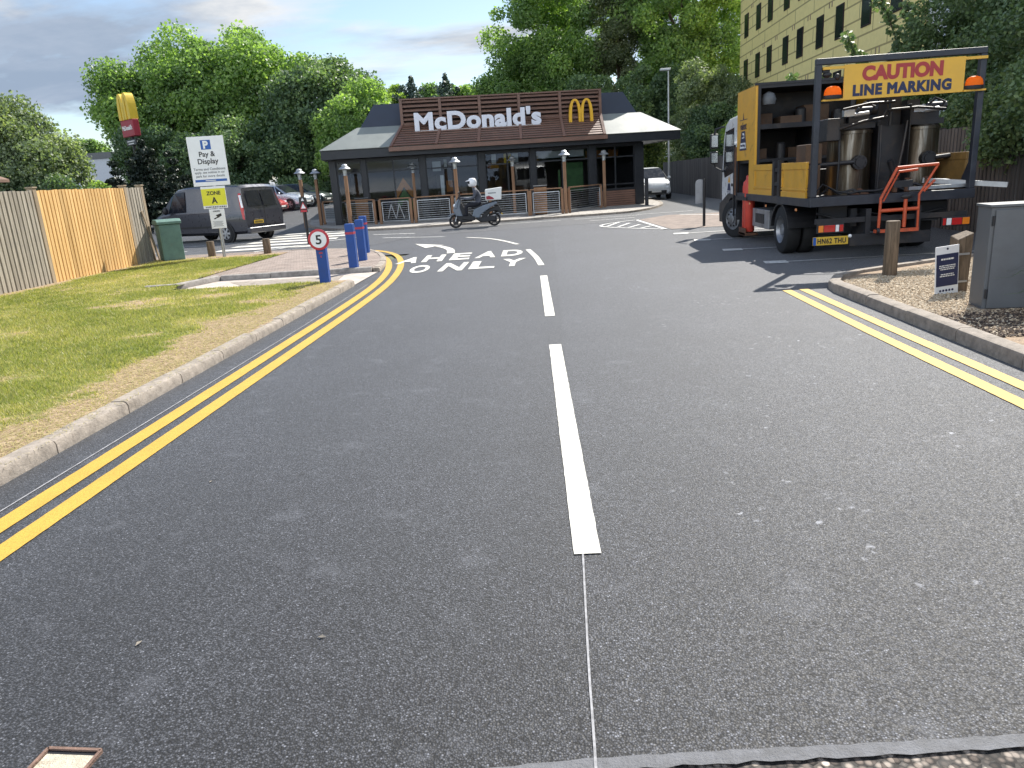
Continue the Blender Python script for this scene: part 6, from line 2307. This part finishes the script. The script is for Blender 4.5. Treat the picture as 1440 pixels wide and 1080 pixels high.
m.cyl((LB - 0.045, -0.03, 0.055), (LB - 0.005, -0.03, 0.055), 0.055)
m.build('castor', M['steel_dark'], ot, 40)
m = MB()
m.ell((0.18, -0.05, 0.56), (0.09, 0.04, 0.04))
m.build('clamp', M['steel_dark'], ot, 40)
m = MB()
m.box(0.0, 0.28, 0.0, 0.03, 0.70, 0.80)
m.build('bracket', M['steel_dark'], ot, 40)
# ------------------------------------------------------------------ cars and van


def car_body(t, st, paint, name='body'):
    """st: list of (x_low,x_belt,x_top,z_bot,z_belt,z_top,w_low,w_belt,w_top); half widths; rear to front"""
    m = MB()
    rings = []
    for (xl, xb, xt, zb, zm, zt, wl_, wb, wt_) in st:
        xm = (xl + xb) / 2
        half = [(xl, wl_ * 0.86, zb), (xl, wl_, zb + 0.10), (xm, (wl_ + wb) / 2 + 0.02, zb + (zm - zb) * 0.55), (xb, wb + 0.006, zm - 0.06), (xb, wb - 0.015, zm),
                (xt, wt_, zt - 0.05), (xt, wt_ - 0.06, zt), (xt, wt_ * 0.45, zt + 0.022)]
        rings.append(half + [(p[0], -p[1], p[2]) for p in half[::-1]])
    k = len(rings[0])
    vs = [p for r in rings for p in r]
    fs = []
    for i in range(len(rings) - 1):
        for j in range(k):
            j2 = (j + 1) % k
            fs.append((i * k + j, i * k + j2, (i + 1) * k + j2, (i + 1) * k + j))
    # caps as strips across
    for base, flip in ((0, False), ((len(rings) - 1) * k, True)):
        h = k // 2
        for j in range(h - 1):
            f = (base + j, base + j + 1, base + k - 2 - j, base + k - 1 - j)
            fs.append(f if not flip else f[::-1])
    m.add(vs, fs)
    return m.build(name, M[paint], t, 32)


def side_glass(t, body, quads, off=0.006, name='window', mat='pane_dark'):
    for a, b, c, d in quads:
        for s in (1, -1):
            m = MB()
            pts = [(p[0], s * (p[1] + off), p[2]) for p in (a, b, c, d)]
            m.add(pts, [(0, 1, 2, 3)])
            m.build(name, M[mat], body)


def flat(body, pts, name, mat):
    return MB().add(pts, [tuple(range(len(pts)))]).build(name, M[mat], body)


def arch(t, body, x, y, r, s):
    m = MB()
    m.lathe([(r * 1.16, y - 0.004), (r * 1.16, y + 0.012)] if s > 0 else [(r * 1.16, y - 0.012), (r * 1.16, y + 0.004)], (x, 0, r), 'y', 26)
    m.build('wheel_arch', M['black'], body)


# van
van = thing('van', 'dark grey panel van standing across the junction, seen from behind', 'van', (-12.62, 28.15, 0.0), R(157))
S = 0.99
vst = [(-2.50, -2.49, -2.30, 0.34, 1.12, 1.90, 0.90, 0.95, 0.80), (-2.40, -2.38, -2.18, 0.30, 1.13, 1.99, 0.96, 0.98, 0.83), (-1.6, -1.6, -1.5, 0.28, 1.14, 2.03, 0.98, 0.99, 0.84),
       (0.2, 0.2, 0.3, 0.28, 1.14, 2.04, 0.98, 0.99, 0.84), (1.2, 1.2, 0.85, 0.28, 1.12, 1.99, 0.98, 0.99, 0.82), (1.78, 1.75, 1.15, 0.28, 1.10, 1.86, 0.98, 0.97, 0.78),
       (2.05, 2.0, 1.95, 0.28, 1.06, 1.16, 0.97, 0.94, 0.82), (2.35, 2.32, 2.3, 0.28, 0.92, 1.00, 0.94, 0.88, 0.76), (2.52, 2.5, 2.48, 0.32, 0.70, 0.76, 0.82, 0.78, 0.66)]
vst = [tuple(q * S for q in s) for s in vst]
vb = car_body(van, vst, 'van_grey')
def vv(*p):
    return tuple(q * S for q in p)
side_glass(van, vb, [(vv(0.42, 0.985, 1.16), vv(1.28, 0.985, 1.16), vv(0.98, 0.862, 1.86), vv(0.45, 0.868, 1.90)), (vv(1.34, 0.98, 1.16), vv(1.72, 0.965, 1.14), vv(1.22, 0.84, 1.72), vv(1.03, 0.855, 1.82))])
flat(vb, [vv(1.18, -0.70, 1.86), vv(1.18, 0.70, 1.86), vv(1.96, 0.80, 1.20), vv(1.96, -0.80, 1.20)], 'windscreen', 'pane_dark')
for s in (1, -1):
    flat(vb, [vv(-2.494, s * 0.03, 1.24), vv(-2.470, s * 0.72, 1.26), vv(-2.350, s * 0.68, 1.80), vv(-2.362, s * 0.03, 1.80)], 'rear_window', 'pane_dark')
    m = MB()
    mm = MB()
    pts = [vv(-2.47, s * 0.97, 0.80), vv(-2.40, s * 1.0, 0.82), vv(-2.35, s * 0.995, 1.2), vv(-2.24, s * 0.905, 1.72), vv(-2.31, s * 0.86, 1.72), vv(-2.465, s * 0.955, 1.2)]
    inn = [(p[0] + 0.1, p[1] * 0.93, p[2]) for p in pts]
    n_ = len(pts)
    mm.add(pts + inn, [tuple(range(n_)), tuple(range(2 * n_ - 1, n_ - 1, -1))] + [(i, (i + 1) % n_, n_ + (i + 1) % n_, n_ + i) for i in range(n_)])
    tl = mm.build('tail_light', M['lamp_red'], vb)
    pts = [vv(-2.475, s * 0.968, 1.22), vv(-2.405, s * 0.992, 1.22), vv(-2.262, s * 0.912, 1.66), vv(-2.335, s * 0.868, 1.66)]
    MB().add([(p[0] - 0.006, p[1] + s * 0.012, p[2]) for p in pts], [(0, 1, 2, 3)]).build('lens', M['lamp_white'], tl)
m = MB()
m.box(*[q * S for q in (-2.60, -2.42, -0.93, 0.93, 0.30, 0.52)])
m.build('rear_bumper', M['van_grey'], vb, bevel=0.05)
m = MB()
m.box(*[q * S for q in (-2.517, -2.508, -0.005, 0.005, 0.55, 1.9)])
m.box(*[q * S for q in (-2.515, -2.5, -0.9, 0.9, 0.60, 0.607)])
m.build('door_seam', M['black'], vb)
m = MB().box(*[q * S for q in (-2.53, -2.515, 0.14, 0.60, 0.64, 0.76)])
npv = m.build('number_plate', M['plate_yellow'], vb)
m = MB()
for k in range(7):
    y = 0.19 + 0.055 * k
    m.box(*[q * S for q in (-2.534, -2.5305, y, y + 0.032, 0.665, 0.735)])
m.build('plate_marks', M['letter_black'], npv)
m = MB().box(*[q * S for q in (-2.53, -2.51, 0.14, 0.60, 0.79, 0.81)])
m.build('handle_bar', M['chrome'], vb)
m = MB()
for s in (1, -1):
    m.ell(vv(1.35, s * 1.10, 1.25), (0.09, 0.10, 0.14))
m.build('mirror', M['black'], vb, 50)
m = MB()
for s in (1, -1):
    m.box(*[q * S for q in (-1.4, 1.3, min(s * 0.985, s * 1.012), max(s * 0.985, s * 1.012), 0.56, 0.62)])
    m.box(*[q * S for q in (-1.5, 0.2, min(s * 0.985, s * 1.002), max(s * 0.985, s * 1.002), 1.09, 1.10)])
m.build('rub_strip', M['black'], vb)
for x in (-1.5, 1.43):
    for s in (1, -1):
        arch(van, vb, x * S, s * 1.0 * S, 0.345 * S, s)
        wheel(van, (x * S, s * 0.93 * S, 0.345 * S), 0.345 * S, 0.22, 'y', 'alloy', 6, s)

hatch = [(-2.05, -2.08, -2.05, 0.32, 0.86, 0.92, 0.74, 0.74, 0.62), (-1.98, -2.0, -1.92, 0.24, 0.94, 1.02, 0.84, 0.83, 0.68), (-1.6, -1.6, -1.45, 0.22, 0.96, 1.42, 0.87, 0.87, 0.62),
         (-0.4, -0.4, -0.4, 0.22, 0.95, 1.50, 0.88, 0.88, 0.65), (0.35, 0.35, 0.25, 0.22, 0.94, 1.47, 0.88, 0.88, 0.64), (1.05, 1.08, 1.05, 0.22, 0.92, 0.99, 0.88, 0.86, 0.72),
         (1.6, 1.62, 1.6, 0.22, 0.82, 0.88, 0.86, 0.82, 0.66), (1.95, 1.97, 1.95, 0.24, 0.68, 0.74, 0.80, 0.75, 0.60), (2.08, 2.08, 2.06, 0.30, 0.55, 0.6, 0.68, 0.64, 0.5)]


def hatchback(label, x, y, z, rz, paint, sc=1.0, tall=1.0):
    t = thing('parked_car', label, 'car', (x, y, z), rz)
    st = [tuple(q * (sc if i not in (3, 4, 5) else sc * tall) for i, q in enumerate(s)) for s in hatch]
    b = car_body(t, st, paint)
    def p(a, b_, c):
        return (a * sc, b_ * sc, c * sc * tall)
    side_glass(t, b, [(p(-1.5, 0.862, 0.98), p(-0.5, 0.872, 0.98), p(-0.5, 0.67, 1.42), p(-1.25, 0.65, 1.38)), (p(-0.42, 0.873, 0.98), p(0.42, 0.872, 0.97), p(0.22, 0.665, 1.40), p(-0.42, 0.672, 1.43)), (p(0.5, 0.868, 0.97), p(0.95, 0.86, 0.96), p(0.32, 0.662, 1.38), p(0.3, 0.664, 1.38))], 0.012)
    flat(b, [p(0.30, -0.6, 1.475), p(0.30, 0.6, 1.475), p(1.06, 0.74, 1.012), p(1.06, -0.74, 1.012)], 'windscreen', 'pane_dark')
    flat(b, [p(-1.53, -0.56, 1.425), p(-1.53, 0.56, 1.425), p(-1.935, 0.62, 1.04), p(-1.935, -0.62, 1.04)], 'rear_window', 'pane_dark')
    for s in (1, -1):
        m = MB().ell(p(1.86, s * 0.64, 0.70), (0.16, 0.12, 0.075))
        m.build('headlight', M['lamp_white'], b, 60)
        m = MB().ell(p(-2.0, s * 0.70, 0.84), (0.07, 0.13, 0.09))
        m.build('tail_light', M['lamp_red'], b, 60)
        m = MB().ell(p(0.72, s * 0.99, 1.0), (0.07, 0.10, 0.07))
        m.build('mirror', M[paint], b, 60)
        for xx in (-1.3, 1.3):
            arch(t, b, xx * sc, s * 0.885 * sc, 0.31 * sc, s)
            wheel(t, (xx * sc, s * 0.82 * sc, 0.31 * sc), 0.31 * sc, 0.19, 'y', 'alloy', 5, s)
    m = MB().box(2.02 * sc, 2.10 * sc, -0.55 * sc, 0.55 * sc, 0.33 * sc, 0.50 * sc)
    m.build('grille', M['black'], b, bevel=0.02)
    m = MB().box(2.1 * sc, 2.112 * sc, -0.26, 0.26, 0.40 * sc, 0.50 * sc)
    m.build('number_plate', M['plate_white'], b)
    m = MB().box(-2.115 * sc, -2.08 * sc, -0.26, 0.26, 0.62 * sc, 0.72 * sc)
    m.build('number_plate', M['plate_yellow'], b)
    return t


hatchback('white car with pale blue windscreen facing out of the drive-through lane', 5.65, 43.4, 0.0, R(-86), 'car_white', 1.0, 1.13)
hatchback('red car mostly hidden behind the grey van', -18.4, 46.5, 0.41, R(-8), 'car_red')
hatchback('silver car with sloping bonnet parked just behind the red one', -17.6, 49.0, 0.58, R(-12), 'car_silver', 1.05)
hatchback('dark car parked farthest along, beside the restaurant side wall', -17.0, 51.5, 0.62, R(-12), 'car_dark', 1.05)

# ------------------------------------------------------------------ scooter and rider (heading -x)
sct = thing('scooter', 'grey maxi scooter with a white delivery box on its rear rack', 'scooter', (-2.66, 27.05, 0.0125), R(180 + 4))
# local: +x forward
for x, r in ((0.70, 0.235), (-0.68, 0.235)):
    ty = MB().lathe([(r * 0.72, -0.05), (r * 0.9, -0.058), (r, -0.03), (r, 0.03), (r * 0.9, 0.058), (r * 0.72, 0.05)], (x, 0, r), 'y', 26, cap=False).build('wheel', M['rubber'], sct, 35)
    m = MB()
    for k in range(6):
        a = 6.283 * k / 6
        m.bar((x, 0, r), (x + math.cos(a) * r * 0.7, 0, r + math.sin(a) * r * 0.7), 0.03, 0.03, up=(0, 1, 0))
    m.lathe([(0.05, -0.06), (0.05, 0.06)], (x, 0, r), 'y', 12)
    m.lathe([(0.11, 0.056), (0.11, 0.062)], (x, 0, r), 'y', 18)
    m.build('rim', M['steel_dark'], ty, 35)
m = MB()
for s in (0.075, -0.075):
    m.tube([(0.70, s, 0.24), (0.60, s, 0.55), (0.55, s * 0.5, 0.75)], 0.025, 8)
m.tube([(0.55, 0, 0.7), (0.45, 0, 1.0)], 0.03, 8)
m.build('fork', M['alloy'], sct, 40)
def wprism(poly, w, name, mat, wt_=None, bevel=0.025):
    return MB().prism(poly, 'y', -w / 2, w / 2).build(name, M[mat], sct, bevel=bevel, seg=2)
wprism([(0.98, 0.42), (0.86, 0.52), (0.60, 0.54), (0.46, 0.42), (0.55, 0.47), (0.75, 0.48), (0.90, 0.42)], 0.15, 'front_fender', 'scooter_grey', bevel=0.01)
wprism([(0.66, 0.42), (0.76, 0.62), (0.62, 0.95), (0.50, 1.04), (0.46, 0.98), (0.50, 0.70), (0.42, 0.40)], 0.42, 'front_shield', 'scooter_grey')
wprism([(0.60, 0.98), (0.50, 1.18), (0.47, 1.17), (0.53, 0.97)], 0.30, 'windshield', 'pane_dark', bevel=0.006)
wprism([(0.45, 0.30), (0.45, 0.42), (0.05, 0.40), (-0.02, 0.26), (0.10, 0.22)], 0.44, 'footboard', 'black')
wprism([(0.10, 0.38), (0.02, 0.62), (-0.30, 0.74), (-0.78, 0.86), (-0.86, 0.80), (-0.50, 0.60), (-0.25, 0.45), (-0.15, 0.30)], 0.38, 'rear_body', 'scooter_grey')
wprism([(0.12, 0.66), (0.05, 0.74), (-0.30, 0.76), (-0.72, 0.88), (-0.80, 0.86), (-0.32, 0.70), (0.0, 0.62)], 0.32, 'seat', 'black')
wprism([(0.0, 0.30), (-0.55, 0.36), (-0.72, 0.30), (-0.75, 0.18), (-0.20, 0.15)], 0.26, 'engine', 'steel_dark')
wprism([(0.66, 0.34), (0.64, 0.66), (0.44, 0.88), (0.30, 0.55), (0.12, 0.46), (0.10, 0.20), (0.50, 0.18)], 0.36, 'leg_shield', 'black')
wprism([(-0.25, 0.40), (-0.50, 0.60), (-0.86, 0.72), (-0.98, 0.52), (-0.95, 0.40), (-0.80, 0.52), (-0.55, 0.50), (-0.40, 0.30), (-0.25, 0.28)], 0.20, 'rear_guard', 'black')
wprism([(0.62, 0.66), (0.72, 0.72), (0.56, 1.0), (0.50, 1.0)], 0.46, 'front_cowl', 'scooter_grey')
m = MB().tube([(-0.30, -0.17, 0.24), (-0.60, -0.19, 0.30), (-0.92, -0.2, 0.36)], [0.045, 0.055, 0.05], 12)
m.build('exhaust', M['alloy'], sct, 40)
m = MB()
m.bar((0.47, -0.36, 1.03), (0.47, 0.36, 1.03), 0.03, 0.03)
for s in (1, -1):
    m.tube([(0.50, s * 0.25, 1.05), (0.52, s * 0.32, 1.18)], 0.008, 6)
    m.ell((0.52, s * 0.35, 1.22), (0.02, 0.065, 0.04))
m.build('handlebar', M['black'], sct, 50)
m = MB().ell((0.68, 0, 0.78), (0.08, 0.15, 0.07))
m.build('headlight', M['lamp_white'], sct, 60)
m = MB().prism([(-0.86, 0.62), (-1.0, 0.38), (-0.97, 0.37), (-0.82, 0.62)], 'y', -0.09, 0.09)
m.build('number_plate', M['plate_yellow'], sct)
m = MB()
for s in (0.1, -0.1):
    m.bar((-0.35, s, 0.80), (-0.95, s, 0.88), 0.02, 0.02)
    m.bar((-0.7, s, 0.78), (-0.72, s, 0.88), 0.02, 0.02)
m.build('rack', M['steel_dark'], sct)
m = MB().prism([(-0.42, 0.895), (-0.98, 0.895), (-1.02, 1.33), (-0.42, 1.28)], 'y', -0.235, 0.235)
bx = m.build('delivery_box', M['plate_white'], sct, bevel=0.03, seg=3)
bx['label'] = 'white delivery box with red corner'
m = MB()
for s in (1, -1):
    a = 0.2365 * s
    m.add([(-0.45, a, 0.93), (-0.45, a, 1.04), (-0.55, a, 1.06), (-0.68, a, 1.0), (-0.74, a, 0.93)], [(0, 1, 2, 3, 4)])
m.build('red_flash', M['pylon_red'], bx)
m = MB()
for s in (1, -1):
    m.box(-0.80, -0.52, min(s * 0.2355, s * 0.238), max(s * 0.2355, s * 0.238), 1.13, 1.16)
m.build('lettering', M['text_grey'], bx)

rider = thing('person', 'delivery rider in white helmet and grey jacket seated on the scooter', 'person', (-2.66, 27.05, 0.0125), R(180 + 4))


def skin_body(name, chains, mat, parent, sub=2):
    """chains: lists of (pos, radius); first point of later chains may repeat an earlier vertex"""
    vs, es, rr, key = [], [], [], {}
    for ch in chains:
        prev = None
        for p, r in ch:
            k = tuple(round(q, 3) for q in p)
            if k not in key:
                key[k] = len(vs)
                vs.append(p)
                rr.append(r)
            if prev is not None and prev != key[k]:
                es.append((prev, key[k]))
            prev = key[k]
    me = bpy.data.meshes.new(name)
    me.from_pydata(vs, es, [])
    o = bpy.data.objects.new(name, me)
    COL.objects.link(o)
    md = o.modifiers.new('skin', 'SKIN')
    md.use_smooth_shade = True
    lay = me.skin_vertices[0].data if me.skin_vertices else None
    if lay is None:
        bm = bmesh.new()
        bm.from_mesh(me)
        bm.verts.layers.skin.verify()
        bm.to_mesh(me)
        bm.free()
        lay = me.skin_vertices[0].data
    for i, r in enumerate(rr):
        lay[i].radius = (r, r) if not isinstance(r, tuple) else r
        lay[i].use_root = (i == 0)
    s = o.modifiers.new('sub', 'SUBSURF')
    s.levels = s.render_levels = sub
    me.materials.append(M[mat])
    # bake so the figure is one plain continuous surface
    dg = bpy.context.evaluated_depsgraph_get()
    nm = bpy.data.meshes.new_from_object(o.evaluated_get(dg))
    o.modifiers.clear()
    o.data = nm
    if not nm.materials:
        nm.materials.append(M[mat])
    if parent is not None:
        o.parent = parent
    return o


ch = [[((-0.20, 0, 0.80), 0.145), ((-0.17, 0, 0.95), 0.135), ((-0.13, 0, 1.12), 0.155), ((-0.08, 0, 1.26), 0.14), ((-0.04, 0, 1.36), 0.06), ((0.0, 0, 1.45), 0.075), ((0.02, 0, 1.54), 0.09)]]
for s in (1, -1):
    ch.append([((-0.08, 0, 1.26), 0.14), ((-0.08, s * 0.19, 1.24), 0.072), ((-0.02, s * 0.29, 1.02), 0.056), ((0.20, s * 0.30, 0.98), 0.045), ((0.40, s * 0.30, 1.03), 0.034), ((0.46, s * 0.30, 1.045), 0.032), ((0.50, s * 0.29, 1.03), 0.026)])
    ch.append([((-0.20, 0, 0.80), 0.145), ((-0.16, s * 0.13, 0.80), 0.105), ((0.20, s * 0.22, 0.78), 0.085), ((0.30, s * 0.22, 0.72), 0.072), ((0.28, s * 0.21, 0.52), 0.06), ((0.27, s * 0.20, 0.46), 0.05), ((0.32, s * 0.20, 0.445), 0.045), ((0.42, s * 0.20, 0.445), 0.036)])
bd = skin_body('body', ch, 'jacket', rider)
# clothing zones on the one body: trousers below the waist
nm = bd.data
nm.materials.append(M['trousers'])
nm.materials.append(M['skin'])
for p in nm.polygons:
    c = p.center
    if c.z < 0.86 and not (c.x > 0.0 and c.z > 0.9):
        p.material_index = 1
    elif c.z > 1.38:
        p.material_index = 2
# face and helmet
m = MB()
m.lathe([(0.02, 1.70), (0.09, 1.685), (0.135, 1.63), (0.15, 1.56), (0.145, 1.48), (0.12, 1.42), (0.085, 1.40)][::-1], (0.01, 0, 0.0), n=22, sc=(1.08, 0.95))
hl = m.build('helmet', M['helmet'], rider, 60)
m = MB()
arc = [(0.01 + 0.168 * math.cos(R(a)), 0.148 * math.sin(R(a))) for a in range(-62, 63, 12)]
vs = [(x, y, 1.50) for x, y in arc] + [(x * 0.98, y * 0.98, 1.60) for x, y in arc]
n_ = len(arc)
m.add(vs, [(i, i + 1, n_ + i + 1, n_ + i) for i in range(n_ - 1)])
m.build('visor', M['pane_dark'], hl, 60)
m = MB()
m.prism([(0.10, 1.595), (0.25, 1.585), (0.24, 1.605), (0.10, 1.645)], 'y', -0.10, 0.10)
m.build('peak', M['helmet'], hl, bevel=0.01)
for s in (1, -1):
    m = MB()
    for f in range(4):
        y_ = s * (0.275 + 0.022 * f)
        m.tube([(0.475, y_, 1.07), (0.505, y_, 1.06), (0.512, y_, 1.02), (0.49, y_, 1.0 + 0.004 * f)], [0.011, 0.0105, 0.0095, 0.008], 7)
    m.tube([(0.455, s * 0.255, 1.05), (0.47, s * 0.235, 1.02), (0.485, s * 0.232, 1.0)], [0.012, 0.010, 0.008], 7)
    m.build('glove', M['trousers'], rider, 60)

# a few dry leaves blown onto the asphalt
lf0 = None
for (x, y), lab in {(-2.05, 3.93): 'curled yellow leaf lying near the double yellow lines', (-1.62, 2.35): 'brown leaf lying on the asphalt beyond the square cover', (-0.92, 2.36): 'pale scrap of leaf lying on the open asphalt'}.items():
    m = MB()
    m.add([(-0.016, 0, 0.003), (0, -0.007, 0.007), (0.018, 0, 0.005), (0, 0.008, 0.009), (0.0, 0.0, 0.004)], [(0, 1, 4), (1, 2, 4), (2, 3, 4), (3, 0, 4)])
    o = m.build('fallen_leaf', M['fence_old'], None)
    o.location = (x, y, 0.001)
    o.rotation_euler = (0, 0, x * 7)
    tag(o, lab, 'leaf', 'dry leaves on the road')
